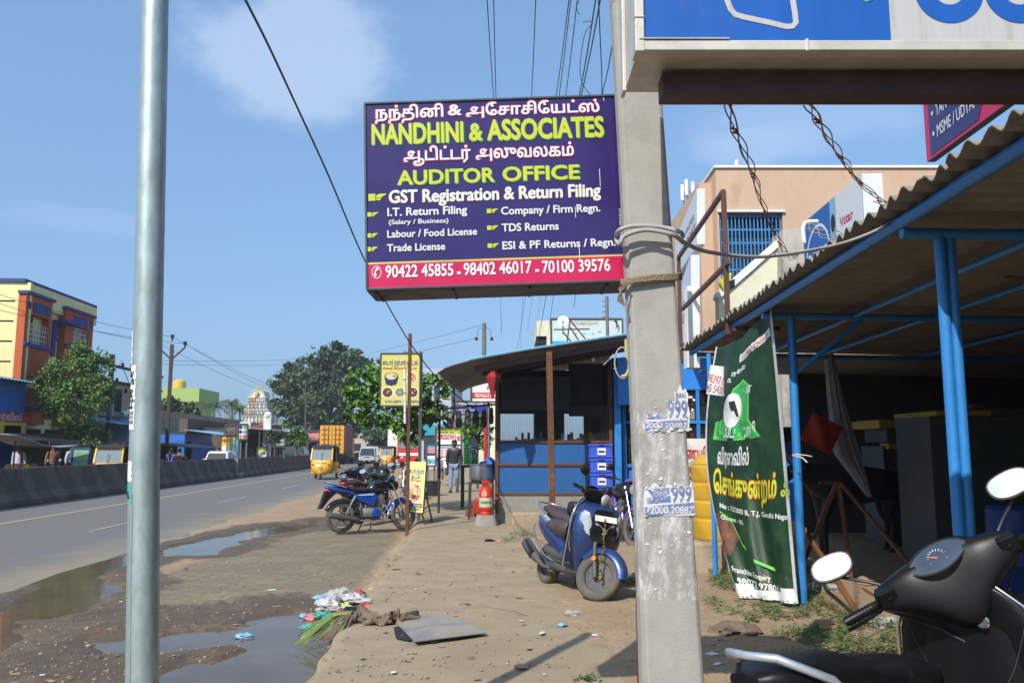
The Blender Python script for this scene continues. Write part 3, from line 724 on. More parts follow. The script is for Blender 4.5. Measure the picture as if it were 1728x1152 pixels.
 gd=0 if face else-.06;b.T=None if face else Matrix.Translation((.14,0,0));b.tube([(-.52,.15,.77+gd),(-.62,.165,.82+gd),(-.80,.15,.86+gd*.5),(-.93,.08,.875),(-.945,0,.875),(-.93,-.08,.875),(-.80,-.15,.86+gd*.8),(-.66,-.165,.80+gd*1.8),(-.54,-.15,.74+gd*2)],.012,10)
 b.build('grab_rail',t,smooth=50)
 b=MB('engine_alu');b.loft([sec(-.28,.24,.14,.15,yc=.1),sec(-.45,.24,.18,.17,yc=.11),sec(-.64,.225,.10,.2,yc=.12),sec(-.74,.225,.08,.1,yc=.12)]);b.build('engine',t,smooth=40)
 b=MB('grey_plastic');b.tube([(-.28,-.12,.2),(-.40,-.155,.2),(-.50,-.175,.24),(-.56,-.185,.275),(-.86,-.20,.40),(-.90,-.205,.415)],[.018,.02,.03,.055,.06,.03],14);b.m('black_plastic');b.cbox((-.70,-.235,.345),(.26,.02,.10),(0,R(22),0));b.build('exhaust',t,smooth=40)
 b=MB('black_satin');b.T=S_
 if face:cs=[(-.23,.288,.985,.05,.05),(-.17,.30,.99,.10,.09),(-.09,.325,.995,.19,.15),(0,.335,.995,.23,.19),(.09,.325,.995,.19,.15),(.17,.30,.99,.10,.09),(.23,.288,.985,.05,.05)]
 else:cs=[(s_*y,x,z,d,h)for s_,L_ in((-1,((.262,.275,1.0,.06,.065),(.225,.28,1.0,.12,.10),(.175,.295,.995,.17,.135),(.13,.31,.985,.215,.18),(.085,.322,.972,.235,.225),(.045,.328,.95,.24,.28))),(1,((0,.33,.945,.24,.295),(.045,.328,.95,.24,.28),(.085,.322,.972,.235,.225),(.13,.31,.985,.215,.18),(.175,.295,.995,.17,.135),(.225,.28,1.0,.12,.10),(.262,.275,1.0,.06,.065))))for y,x,z,d,h in L_]
 b.loft([secy(y,x,z,d,h,2.6 if face else 3.6,20)for y,x,z,d,h in cs]);hb=b.build('handlebar_cover',t,smooth=60,sub=1)
 if face:
  b=MB('lens_clear');b.T=S_;b.loft([[Vector((.425+x,.088*k*math.cos(a),.985+.07*k*math.sin(a)))for a in[2*math.pi*q/20 for q in range(20)]]for x,k in((0,1),(.02,.96),(.034,.7),(.04,.05))]);b.build('headlight',hb,smooth=60)
 C=Vector((.262,0,1.022));u=Vector((0,1,0));v=Vector((.62,0,.78))if face else Vector((.42,0,.908));nrm=u.cross(v).normalized()*-1
 if nrm.x>0:nrm=-nrm
 C=Vector((.236,0,1.05))if face else Vector((.234,.005,1.044))
 fn=lambda x,y,l=0:C-u*x+v*y+nrm*(l+.012)
 b=MB('black_gloss' if face else 'black_satin');b.T=S_
 eye=[(.105*math.cos(a),.048*math.copysign(abs(math.sin(a))**1.35,math.sin(a))+.010*math.cos(a))for a in[2*math.pi*q/28 for q in range(28)]]
 b.add([fn(x*1.38,y*1.6,-.03)for x,y in eye]+[fn(x*1.06,y*1.12,.0045)for x,y in eye],[(i,(i+1)%28,(i+1)%28+28,i+28)for i in range(28)]+[tuple(range(28,56))])
 patch(b,fn,0,0,0,0,'dial',.0055,poly=eye)
 for k in range(13):
  a=R(200-220*k/12);b.m('sign_white');p=(.027*math.cos(a),.027*math.sin(a)-.004);q=(.034*math.cos(a),.034*math.sin(a)-.004)
  b.add([fn(p[0]-.0012,p[1],.007),fn(p[0]+.0012,p[1],.007),fn(q[0]+.0012,q[1],.007),fn(q[0]-.0012,q[1],.007)],[(0,1,2,3)])
 patch(b,fn,0,0,0,0,'lens_orange',.0075,poly=[(0,-.006),(.002,-.003),(-.026,.014),(-.027,.012)])
 b.build('instrument_dial',hb,smooth=30)
 for s_ in(-1,1):
  b=MB(BPL);b.T=S_
  b.tube([(.282,s_*.235,.998),(.262,s_*.275,.992),(.238,s_*.375,.983),(.235,s_*.388,.982)],[.012,.0175,.0175,.016],14)
  for k in range(8):q=.285+.012*k;b.tube([(.262-.027*(q-.275)/.12,s_*q,.9915-.01*(q-.275)/.12),(.262-.027*(q+.005-.275)/.12,s_*(q+.005),.9915-.01*(q+.005-.275)/.12)],.019,14)
  gr=b.build('grip',t,smooth=40)
  b=MB('black_gloss');b.T=S_;b.tube([(.31,s_*.24,.985),(.335,s_*.27,.975),(.315,s_*.33,.965),(.285,s_*.395,.958)],[.008,.0075,.007,.008],8);b.build('brake_lever',gr,smooth=50)
  b=MB(BPL);b.T=S_;xs_=0 if face else-.035;b.cbox((.268+xs_,s_*.215,1.005),(.055,.062,.058),(0,R(-30),0));b.m(GPL)
  for q,z in((.19,1.02),(.215,1.018),(.20,.995)):b.cbox((.243+xs_,s_*(q+.012),z-.004),(.014,.016,.011),(0,R(-30),0))
  b.build('switch_block',t,bevel=.006)
  if not face:
   b=MB('cable_black');b.T=S_;b.tube([(.325,s_*.255,.978),(.36,s_*.20,.93),(.345,s_*.12,.85),(.32,s_*.07,.78)],.0055,7);b.build('control_cable',gr,smooth=60)
   b=MB('chrome');b.T=S_
   for yy,zz in((.10,1.045),(.16,1.02)):b.ball((.225 if yy<.12 else .236,s_*yy,zz),.0055,n=8)
   b.build('screw',hb,smooth=60)
   b=MB('grey_plastic');b.loft([[Vector((.318-.012*abs(q),s_*(.05+.16*q),.60+.25*q*q)),Vector((.317-.012*abs(q),s_*(.05+.16*q),.604+.25*q*q))]for q in[k/8 for k in range(9)]],closed=False);b.build('panel_seam',ip)
  mirror_parts(t,s_,(.29,s_*.19,1.03),(.26,s_*(.335 if not face else .32),1.17),S_,mtilt)
 if face:
  fx=lambda x,y,l=0:Vector((.574+l-.27*max(0,y-.70)-.25*max(0,.62-y)-1.25*x*x,x,y))
  b=MB('black_gloss');b.m('black_gloss')
  pl=[(-.10,.545),(.10,.545),(.135,.70),(.15,.80),(.09,.885),(-.09,.885),(-.15,.80),(-.135,.70)]
  n=10;b.grid(lambda uu,vv:fx((uu-.5)*(.19+.13*math.sin(math.pi*(vv**.8))),.545+.34*vv,.012),10,10)
  b.m('scoot_silver')
  for s_ in(-1,1):b.add([fx(0,.645,.018),fx(s_*.115,.745,.018),fx(s_*.10,.765,.018),fx(0,.69,.018)],[(0,1,2,3)])
  for k in range(4):b.m('ink_black');b.add([fx(-.07+.008*k,.635-.02*k,.016),fx(.07-.008*k,.635-.02*k,.016),fx(.07-.008*k,.625-.02*k,.016),fx(-.07+.008*k,.625-.02*k,.016)],[(0,1,2,3)])
  b.build('grille',t,smooth=40)
  b=MB('plate_white');f2=lambda x,y,l=0:Vector((.548+l-.3*y,x,.765+y))
  b.cbox((.571,0,.80),(.008,.245,.058),(0,R(-16),0));f2=lambda x,y,l=0:Vector((.5795+l-y*.287,-.12+x,.772+y))
  lettering(b,'TN 05 BU 6406',f2,.014,.226,.012,.03,.02,'ink_black',.002);b.build('number_plate',t)
  for s_ in(-1,1):
   b=MB('lens_clear');b.loft([sec(.46,.80,.014,.04,yc=s_*.228),sec(.49,.775,.04,.17,yc=s_*.205),sec(.53,.74,.04,.21,yc=s_*.172),sec(.556,.68,.016,.12,yc=s_*.145)]);b.build('indicator_lens',t,smooth=60)
  b=MB(rig)
  for s_ in(-1,1):
   b.tube([(.30,s_*.13,.99),(.38,s_*.235,.93),(.39,s_*.29,.8),(.37,s_*.295,.6),(.29,s_*.265,.35),(.22,s_*.23,.28)],.0095,8)
   b.tube([(-.10,s_*.2,.29),(-.25,s_*.235,.33),(-.5,s_*.245,.46),(-.66,s_*.225,.56),(-.7,s_*.2,.62)],.0085,8)
  b.build('crash_guard',t,smooth=50)
 b=MB(BPL);b.tube([(-.2,.12,.22),(-.25,.21,.01)],.012,8);b.tube([(-.25,.21,.012),(-.29,.25,.012)],.016,8);b.build('side_stand',t)
 return t
def make_motorcycle(label,M,paint,steer=18,group=None,tank='bike_black',guard=True,lean=0,name='motorcycle',tail=None,engine_cover='bike_blue'):
 t=thing(name,label,'motorcycle',M=M@Matrix.Rotation(R(-lean),4,'X'),local=True,group=group)
 tail=tail or paint;RW=.295;S_=steer_T((.36,0,.92),26,R(steer))
 for nm,c,w,TT in(('front_wheel',(.66,0,RW),.08,S_),('rear_wheel',(-.62,0,RW),.09,None)):
  b=MB('rim_grey');b.T=TT;rim_spokes(b,c,RW,w);b.lathe([(0,-.05),(.07,-.05),(.075,.03),(0,.03)],18,Matrix.Translation(c)@AXY);wo=b.build(nm,t,smooth=35)
  b=MB('tyre_dusty');b.T=TT;tyre(b,c,RW,w);b.build('tyre',wo,smooth=50)
 b=MB(paint);b.T=S_;arc_fender(b,(.66,0,RW),RW+.015,.12,20,165,sag=.02);b.build('front_fender',t,smooth=60)
 b=MB('chrome');b.T=S_
 for s_ in(-1,1):b.tube([(.66,s_*.075,RW),(.55,s_*.078,.53)],.022,10);b.tube([(.55,s_*.078,.53),(.38,s_*.078,.9)],.014,10)
 b.build('fork',t,smooth=40)
 b=MB('bike_black');b.T=S_;b.loft([[Vector((x,.11*k*math.cos(a),.86+zo+.1*k*math.sin(a)))for a in[2*math.pi*q/16 for q in range(16)]]for x,k,zo in((.36,.5,.02),(.42,.95,.01),(.50,1,0),(.52,.95,0))]);b.m(paint);b.loft([secy(-.09,.42,.985,.1,.04),secy(0,.44,1.0,.16,.1),secy(.09,.42,.985,.1,.04)])
 b.m('lens_clear');b.loft([[Vector((x,.1*k*math.cos(a),.86+.09*k*math.sin(a)))for a in[2*math.pi*q/16 for q in range(16)]]for x,k in((.521,1),(.54,.7),(.547,.02))]);b.build('headlight',t,smooth=50)
 b=MB('black_plastic');b.T=S_
 b.tube([(.22,.36,.99),(.27,.25,1.0),(.33,.12,.985),(.35,.05,.94),(.35,-.05,.94),(.33,-.12,.985),(.27,-.25,1.0),(.22,-.36,.99)],.011,8)
 for s_ in(-1,1):b.tube([(.27,s_*.25,1.0),(.215,s_*.375,.988)],.0175,10);b.tube([(.32,s_*.22,.99),(.30,s_*.34,.975)],.006,6)
 b.build('handlebar',t,smooth=40)
 for s_ in(-1,1):mirror_parts(t,s_,(.30,s_*.2,1.0),(.26,s_*.32,1.16),S_)
 b=MB(tank);b.loft([sec(.37,.83,.10,.10),sec(.32,.845,.2,.19),sec(.2,.85,.27,.23),sec(.05,.835,.26,.22),sec(-.05,.80,.2,.15),sec(-.09,.785,.12,.08)]);b.build('tank',t,smooth=60)
 b=MB('seat_vinyl');b.loft([sec(.0,.80,.1,.06),sec(-.05,.79,.19,.085),sec(-.2,.785,.23,.09),sec(-.35,.80,.25,.10),sec(-.5,.835,.25,.10),sec(-.68,.865,.2,.085),sec(-.76,.875,.1,.05)]);b.build('seat',t,smooth=60)
 b=MB(paint)
 for s_ in(-1,1):b.prism([(.02,.745),(-.36,.72),(-.44,.67),(-.20,.56),(-.05,.50),(.05,.60)],.0,.035,Matrix.Translation((0,s_*.13,0))@Matrix.Rotation(R(90),4,'X')@Matrix.Translation((0,0,-.017)))
 b.m('sign_white')
 for s_ in(-1,1):b.prism([(-.0,.715),(-.36,.70),(-.28,.685),(-.02,.69)],.0,.006,Matrix.Translation((0,s_*.151+.003,0))@Matrix.Rotation(R(90),4,'X'))
 b.build('side_panel',t,bevel=.006)
 b=MB(tail);b.loft([sec(-.36,.74,.2,.08),sec(-.55,.775,.22,.1),sec(-.75,.815,.18,.10),sec(-.88,.85,.12,.08),sec(-.93,.865,.06,.04)]);b.build('tail_cowl',t,smooth=60)
 b=MB('lens_red');b.loft([sec(-.885,.80,.12,.06),sec(-.94,.80,.1,.05),sec(-.95,.80,.05,.02)]);b.build('tail_light',t,smooth=60)
 b=MB('bike_black');b.prism([(-.70,.77),(-.93,.79),(-1.0,.60),(-1.06,.46),(-1.0,.47),(-.88,.62)],-.07,.07,Matrix.Rotation(R(90),4,'X'));arc_fender(b,(-.62,0,RW),RW+.02,.13,35,155);b.build('rear_mudguard',t,bevel=.01)
 b=MB('chrome');b.tube([(-.55,.13,.84),(-.78,.12,.92),(-.92,.06,.95),(-.92,-.06,.95),(-.78,-.12,.92),(-.55,-.13,.84)],.012,8);b.build('grab_rail',t,smooth=50)
 b=MB('engine_alu');b.loft([sec(-.20,.36,.16,.20),sec(-.05,.36,.24,.26),sec(.12,.36,.24,.24),sec(.2,.36,.16,.16)])
 for k in range(7):b.cbox((.12+.011*k,0,.50+.025*k),(.17,.19-.006*k,.011),(0,R(-24),0))
 b.cbox((.17,0,.60),(.13,.15,.18),(0,R(-24),0));b.m(engine_cover)
 for s_ in(-1,1):b.lathe([(0,0),(.085,0),(.08,.02),(.05,.03),(0,.03)],20,Matrix.Translation((.05,s_*.12,.355))@Matrix.Rotation(R(-90*s_),4,'X'))
 b.build('engine',t,smooth=35)
 b=MB('black_plastic')
 for s_ in(-1,1):
  b.tube([(.34,s_*.03,.86),(.30,s_*.06,.45),(.18,s_*.09,.22),(-.28,s_*.11,.27),(-.34,s_*.11,.62),(-.7,s_*.11,.78)],.016,8);b.tube([(-.28,s_*.115,.30),(-.62,s_*.10,RW)],.018,8)
 b.tube([(.34,0,.9),(.1,0,.72),(-.4,0,.72)],.02,8);b.cbox((.1,-.0,.70),(.26,.12,.1));b.box(-.6,-.05,.085,.11,.24,.37);b.build('frame',t,smooth=40)
 b=MB('engine_alu')
 for s_ in(-1,1):
  b.tube([(-.36,s_*.135,.70),(-.56,s_*.125,.36)],.012,8)
  for k in range(9):q=k/9;p=Vector((-.37,s_*.135,.68)).lerp(Vector((-.47,s_*.13,.51)),q);b.tube([p,p+Vector((-.006,0,-.01))],.026,10)
 b.build('shock_absorber',t,smooth=40)
 b=MB('chrome');b.tube([(.25,-.06,.5),(.33,-.09,.36),(.25,-.14,.22),(-.1,-.155,.2),(-.32,-.165,.23)],.019,10);b.m('grey_plastic');b.tube([(-.3,-.165,.225),(-.36,-.17,.24),(-.45,-.175,.26),(-.86,-.185,.335),(-.9,-.187,.342)],[.03,.045,.055,.055,.04],14);b.build('exhaust',t,smooth=50)
 if guard:
  b=MB('chrome')
  for s_ in(-1,1):b.tube([(.33,s_*.05,.62),(.37,s_*.2,.60),(.36,s_*.25,.45),(.30,s_*.2,.30),(.26,s_*.07,.28)],.012,8)
  b.build('crash_guard',t,smooth=50)
 b=MB('black_plastic')
 for s_ in(-1,1):b.tube([(.02,s_*.1,.24),(.02,s_*.26,.25)],.014,8)
 b.tube([(-.12,.1,.22),(-.18,.26,.0)],.011,8);b.tube([(-.05,-.1,.22),(-.1,-.2,.06),(-.16,-.22,.03)],.011,8);b.build('stand',t,smooth=40)
 return t
def ground_frame(rear,front,wb,zoff=0.):
 "matrix that puts a two-wheeler's axle ground points near the two world points"
 r=Vector(rear);f=Vector(front);h=(f-r);a=math.atan2(h.y,h.x);c=(r+f)/2
 return Matrix.Translation(Vector((c.x,c.y,zoff)))@rotm(a)
# ---- auto rickshaw (x forward)
def make_auto(label,M,group,person=True):
 t=thing('auto_rickshaw',label,'auto rickshaw',M=M,local=True,group=group)
 for c,nm in(((1.02,0,.2),'wheel'),((-.72,.56,.2),'wheel'),((-.72,-.56,.2),'wheel')):
  b=MB('auto_yellow');rim_disc(b,c,.2,.1);w_=b.build(nm,t,smooth=35);b=MB('tyre');tyre(b,c,.2,.1,24);b.build('tyre',w_,smooth=50)
 b=MB('auto_yellow')
 b.loft([secz(.30,.78,.70,.78),secz(.45,.80,.86,1.0),secz(.70,.78,.86,1.12),secz(.95,.70,.72,1.14),secz(1.02,.66,.62,1.14)])
 b.loft([secz(.25,1.08,.30,.24),secz(.42,1.12,.30,.28),secz(.66,1.13,.22,.26),secz(.9,1.06,.16,.18)])
 b.box(-.98,.6,-.58,.58,.30,.42)
 b.loft([secz(.30,-.62,.78,1.22,5),secz(.62,-.64,.86,1.26,5),secz(.90,-.66,.84,1.26,5)])
 b.build('body',t,smooth=45)
 b=MB('auto_yellow')
 for s_ in(-1,1):b.beam((.90,s_*.55,1.0),(.62,s_*.53,1.62),.055);b.build('screen_pillar',t);b=MB('auto_yellow');b.beam((-.2,s_*.6,.9),(-.2,s_*.58,1.6),.04);b.build('side_pillar',t);b=MB('auto_yellow')
 b.beam((.62,-.54,1.62),(.62,.54,1.62),.09);b.build('screen_frame',t)
 b=MB('glass_screen');b.add([(.90,-.53,1.02),(.90,.53,1.02),(.63,.50,1.58),(.63,-.50,1.58)],[(0,1,2,3)]);b.build('windscreen',t,solid=.006)
 b=MB('auto_black')
 b.loft([sec(.70,1.64,1.0,.07,4),sec(.5,1.68,1.2,.16,4),sec(0,1.70,1.28,.2,4),sec(-.6,1.68,1.28,.2,4),sec(-.98,1.58,1.22,.22,4)])
 b.box(-1.02,-.96,-.6,.6,.9,1.6);b.box(-.96,-.62,.6,.62,.88,1.62);b.box(-.96,-.62,-.62,-.6,.88,1.62);b.build('hood',t,smooth=45)
 b=MB('black_plastic');b.box(-.72,-.30,-.52,.52,.55,.72);b.box(-.85,-.72,-.52,.52,.7,1.2);b.box(.05,.35,-.3,.3,.55,.68);b.build('seat',t,bevel=.03)
 b=MB('lens_clear');b.lathe([(0,0),(.09,0),(.085,.03),(.03,.05),(0,.05)],16,Matrix.Translation((1.255,0,.62))@Matrix.Rotation(R(90),4,'Y'));b.m('chrome');b.lathe([(.09,-.08),(.1,0),(.09,.01)],16,Matrix.Translation((1.25,0,.62))@Matrix.Rotation(R(90),4,'Y'),caps=False);b.build('headlight',t,smooth=50)
 for s_ in(-1,1):
  b=MB('lens_orange');b.cbox((1.13,s_*.42,.80),(.06,.16,.07),(0,0,s_*R(35)));b.build('indicator',t,bevel=.01)
 b=MB('label_white');b.cbox((1.175,0,.945),(.01,.5,.06));b.build('name_strip',t)
 b=MB('ink_black');b.tube([(.98,.0,1.0),(.82,0,1.45)],.012,6);b.build('wiper',t)
 b=MB('tyre');arc_fender(b,(1.02,0,.2),.24,.22,20,160);b.build('mud_flap',t)
 if person:
  p=figure('person','driver in a brown shirt sitting inside a yellow auto rickshaw' if person is True else person,SEATED,'shirt_brown','jeans2',1.0,M@Matrix.Translation((.18,0,.22))@rotm(R(90)))
 return t
# ---- car / van by lofted side profile
def make_car(label,M,paint,prof,group=None,cat='car',name='parked_car',W=1.6,L=3.6,box=False):
 t=thing(name,label,cat,M=M,local=True,group=group)
 b=MB(paint)
 b.loft([sec(x,(z0+z1)/2,w,z1-z0,5,n=20)for x,z0,z1,w in prof['low']])
 b.build('body',t,smooth=45)
 b=MB(prof.get('cabin_paint',paint));b.loft([[Vector((x,y,z))for x,y,z in((xb,-w,zb),(xb,w,zb),(xt,w2,zt),(xt,-w2,zt))]for xb,w,zb,xt,w2,zt in prof['cab']]);b.build('cabin',t,smooth=30,bevel=.03)
 for nm,q in prof['glass']:
  g=MB('glass_dark');g.add(q,[tuple(range(len(q)))]);g.build(nm,t,solid=.012)
 for x,y in((prof['wb'][0],W/2-.1),(prof['wb'][0],-W/2+.1),(prof['wb'][1],W/2-.1),(prof['wb'][1],-W/2+.1)):
  r=prof['r'];b=MB('rim_grey');rim_disc(b,(x,y,r),r,.2);w_=b.build('wheel',t,smooth=35);b=MB('tyre');tyre(b,(x,y,r),r,.2,24);b.build('tyre',w_,smooth=50)
 for q in prof['lamps']:
  b=MB(q[3]);b.cbox(q[0],q[1]);b.build(q[2],t,bevel=.02)
 b=MB('black_plastic');
 for q in prof['black']:b.cbox(*q)
 b.build('bumper',t,bevel=.03)
 b=MB('plate_white');b.cbox(prof['plate'],(.02,.5,.12));b.build('number_plate',t)
 return t
HATCH=dict(low=[(-1.78,.35,.80,1.40),(-1.70,.25,.95,1.52),(-1.0,.2,.97,1.6),(.6,.2,.95,1.6),(1.4,.22,.84,1.52),(1.75,.3,.66,1.3),(1.8,.36,.6,1.1)],
cab=[(-1.66,.66,.93,-1.40,.56,1.40),(-1.0,.74,.93,-1.0,.60,1.46),(.1,.74,.93,-.15,.60,1.46),(.85,.66,.93,.25,.55,1.36)],
glass=[('rear_window',[(-1.665,-.56,1.0),(-1.665,.56,1.0),(-1.44,.50,1.34),(-1.44,-.50,1.34)]),('windscreen',[(.86,.6,.97),(.86,-.6,.97),(.33,-.5,1.33),(.33,.5,1.33)]),
('side_window',[(-1.3,-.745,.97),(.5,-.73,.97),(.15,-.60,1.38),(-1.1,-.615,1.40)]),('side_window',[(-1.3,.745,.97),(.5,.73,.97),(.15,.60,1.38),(-1.1,.615,1.40)])],
wb=(-1.15,1.15),r=.28,lamps=[((-1.74,s_*.66,.88),(.1,.14,.26),'tail_light','lens_red')for s_ in(-1,1)]+[((1.68,s_*.55,.66),(.14,.24,.13),'headlight','lens_clear')for s_ in(-1,1)],black=[((-1.8,0,.42),(.08,1.4,.14)),((1.8,0,.4),(.08,1.3,.14))],plate=(-1.86,0,.62))
VAN=dict(low=[(-1.65,.3,.95,1.38),(-1.6,.25,1.0,1.46),(0,.25,1.0,1.48),(1.5,.25,.98,1.46),(1.66,.3,.92,1.4),(1.7,.35,.8,1.3)],
cab=[(-1.64,.70,.97,-1.55,.62,1.72),(-1.0,.72,.97,-1.0,.66,1.79),(.6,.72,.97,.6,.66,1.78),(1.62,.70,.97,1.12,.60,1.68)],
glass=[('windscreen',[(1.63,-.62,1.02),(1.63,.62,1.02),(1.2,.55,1.60),(1.2,-.55,1.60)]),('rear_window',[(-1.66,.56,1.1),(-1.66,-.56,1.1),(-1.6,-.52,1.6),(-1.6,.52,1.6)]),
('side_window',[(1.2,.735,1.05),(-1.4,.735,1.05),(-1.35,.68,1.6),(.95,.67,1.6)]),('side_window',[(-1.4,-.735,1.05),(1.2,-.735,1.05),(.95,-.67,1.6),(-1.35,-.68,1.6)])],
wb=(-1.05,1.15),r=.27,lamps=[((1.68,s_*.48,.84),(.06,.24,.15),'headlight','lens_clear')for s_ in(-1,1)],black=[((1.72,0,.46),(.1,1.4,.28)),((1.7,0,.84),(.04,.6,.1))],plate=(1.785,0,.52))
SUV=dict(low=[(-2.0,.45,.95,1.6),(-1.9,.35,1.05,1.74),(0,.3,1.08,1.78),(1.4,.32,1.02,1.74),(2.0,.42,.9,1.55),(2.06,.5,.8,1.4)],
cab=[(-1.96,.80,1.03,-1.8,.68,1.72),(-1,.82,1.03,-1,.7,1.78),(.3,.82,1.03,.05,.7,1.76),(1.05,.76,1.03,.5,.64,1.68)],
glass=[('rear_window',[(-1.97,-.66,1.12),(-1.97,.66,1.12),(-1.84,.6,1.62),(-1.84,-.6,1.62)]),('windscreen',[(1.06,.7,1.08),(1.06,-.7,1.08),(.56,-.6,1.63),(.56,.6,1.63)]),
('side_window',[(-1.7,-.83,1.1),(.7,-.82,1.1),(.3,-.7,1.66),(-1.6,-.72,1.66)]),('side_window',[(-1.7,.83,1.1),(.7,.82,1.1),(.3,.7,1.66),(-1.6,.72,1.66)])],
wb=(-1.3,1.3),r=.35,lamps=[((-1.98,s_*.76,1.0),(.1,.12,.34),'tail_light','lens_red')for s_ in(-1,1)],black=[((-2.04,0,.55),(.1,1.5,.2))],plate=(-2.1,0,.75))
# ---------------------------------------------------------------- people (Skin modifier bodies)
def skinned(name,chain,parent,m,sub=2,M=None):
 "chain: list of (index parent, co, rx, ry)"
 me=bpy.data.meshes.new(name);vs=[c[1]for c in chain];es=[(c[0],i)for i,c in enumerate(chain)if c[0]is not None]
 me.from_pydata(vs,es,[]);o=bpy.data.objects.new(name,me);COL.objects.link(o)
 sk=o.modifiers.new('skin','SKIN');sk.use_smooth_shade=True
 if sub:su=o.modifiers.new('sub','SUBSURF');su.levels=sub;su.render_levels=sub
 lay=me.skin_vertices[0].data
 for i,c in enumerate(chain):lay[i].radius=(c[2],c[3]);lay[i].use_root=(i==0)
 bpy.context.view_layer.update()
 m2=bpy.data.meshes.new_from_object(o.evaluated_get(bpy.context.evaluated_depsgraph_get()))
 bpy.data.objects.remove(o);bpy.data.meshes.remove(me)
 b=MB(m);b.add([v.co[:]for v in m2.vertices],[tuple(p.vertices)for p in m2.polygons]);bpy.data.meshes.remove(m2)
 return b
def body_chain(pose):
 J=pose;c=[];ix={}
 def a(n,par,rx,ry=None):c.append((ix[par]if par else None,J[n],rx,ry or rx));ix[n]=len(c)-1
 a('pelvis',None,.15,.11);a('waist','pelvis',.135,.10);a('chest','waist',.165,.115);a('sh','chest',.12,.085);a('neck','sh',.055);a('chin','neck',.062,.07);a('head','chin',.085,.10);a('crown','head',.072,.085)
 for s_ in 'LR':
  a('sho'+s_,'sh',.06);a('elb'+s_,'sho'+s_,.043);a('wri'+s_,'elb'+s_,.029);a('pal'+s_,'wri'+s_,.036,.02)
  pw=Vector(J['pal'+s_]);dr=(pw-Vector(J['wri'+s_])).normalized();sd=Vector((0,1,0));fr=.0095
  for k,(o_,ln)in enumerate(((-.027,.065),(-.009,.078),(.009,.074),(.027,.058))):
   J['f%d%s'%(k,s_)]=pw+sd*o_+dr*.035;J['g%d%s'%(k,s_)]=pw+sd*o_*1.1+dr*(.035+ln*.6)+Vector((0,0,.0));
   a('f%d%s'%(k,s_),'pal'+s_,fr*1.15);a('g%d%s'%(k,s_),'f%d%s'%(k,s_),fr)
  J['t0'+s_]=pw+sd*-.045+dr*.0;J['t1'+s_]=pw+sd*-.055+dr*.045;a('t0'+s_,'wri'+s_,.013);a('t1'+s_,'t0'+s_,.0105)
  a('hip'+s_,'pelvis',.092);a('kne'+s_,'hip'+s_,.06);a('cal'+s_,'kne'+s_,.056);a('ank'+s_,'cal'+s_,.038);a('toe'+s_,'ank'+s_,.036,.026)
 return c,ix
WALK=dict(pelvis=(0,0,.93),waist=(0,0,1.08),chest=(0,.01,1.27),sh=(0,.01,1.42),neck=(0,0,1.49),chin=(0,-.015,1.55),head=(0,-.01,1.61),crown=(0,0,1.665),
shoL=(.18,.01,1.39),elbL=(.235,.05,1.10),wriL=(.245,-.08,.87),palL=(.245,-.11,.80),shoR=(-.18,.01,1.39),elbR=(-.235,.06,1.10),wriR=(-.24,.03,.85),palR=(-.24,.02,.775),
hipL=(.09,0,.88),kneL=(.10,-.10,.50),calL=(.10,-.03,.38),ankL=(.10,.10,.13),toeL=(.11,.03,.055),hipR=(-.09,0,.88),kneR=(-.085,-.12,.50),calR=(-.085,-.14,.38),ankR=(-.08,-.20,.09),toeR=(-.085,-.36,.05))
SEATED=dict(WALK)
for k_,v_ in dict(pelvis=(0,0,.52),waist=(0,.02,.67),chest=(0,.0,.86),sh=(0,0,1.0),neck=(0,-.01,1.07),chin=(0,-.025,1.13),head=(0,-.02,1.19),crown=(0,-.01,1.245),shoL=(.18,0,.97),elbL=(.25,-.12,.75),wriL=(.20,-.36,.78),palL=(.19,-.43,.80),shoR=(-.18,0,.97),elbR=(-.25,-.12,.75),wriR=(-.20,-.36,.78),palR=(-.19,-.43,.80),hipL=(.1,-.03,.49),kneL=(.14,-.42,.50),calL=(.14,-.43,.36),ankL=(.14,-.40,.1),toeL=(.15,-.52,.05),hipR=(-.1,-.03,.49),kneR=(-.14,-.42,.50),calR=(-.14,-.43,.36),ankR=(-.14,-.40,.1),toeR=(-.15,-.52,.05)).items():SEATED[k_]=v_
STAND=dict(WALK)
for k_,v_ in dict(kneL=(.1,-.01,.49),calL=(.1,.01,.37),ankL=(.1,.03,.09),toeL=(.12,-.12,.05),kneR=(-.1,-.01,.49),calR=(-.1,.01,.37),ankR=(-.1,.03,.09),toeR=(-.12,-.12,.05),wriL=(.25,0,.86),palL=(.25,-.01,.78)).items():STAND[k_]=v_
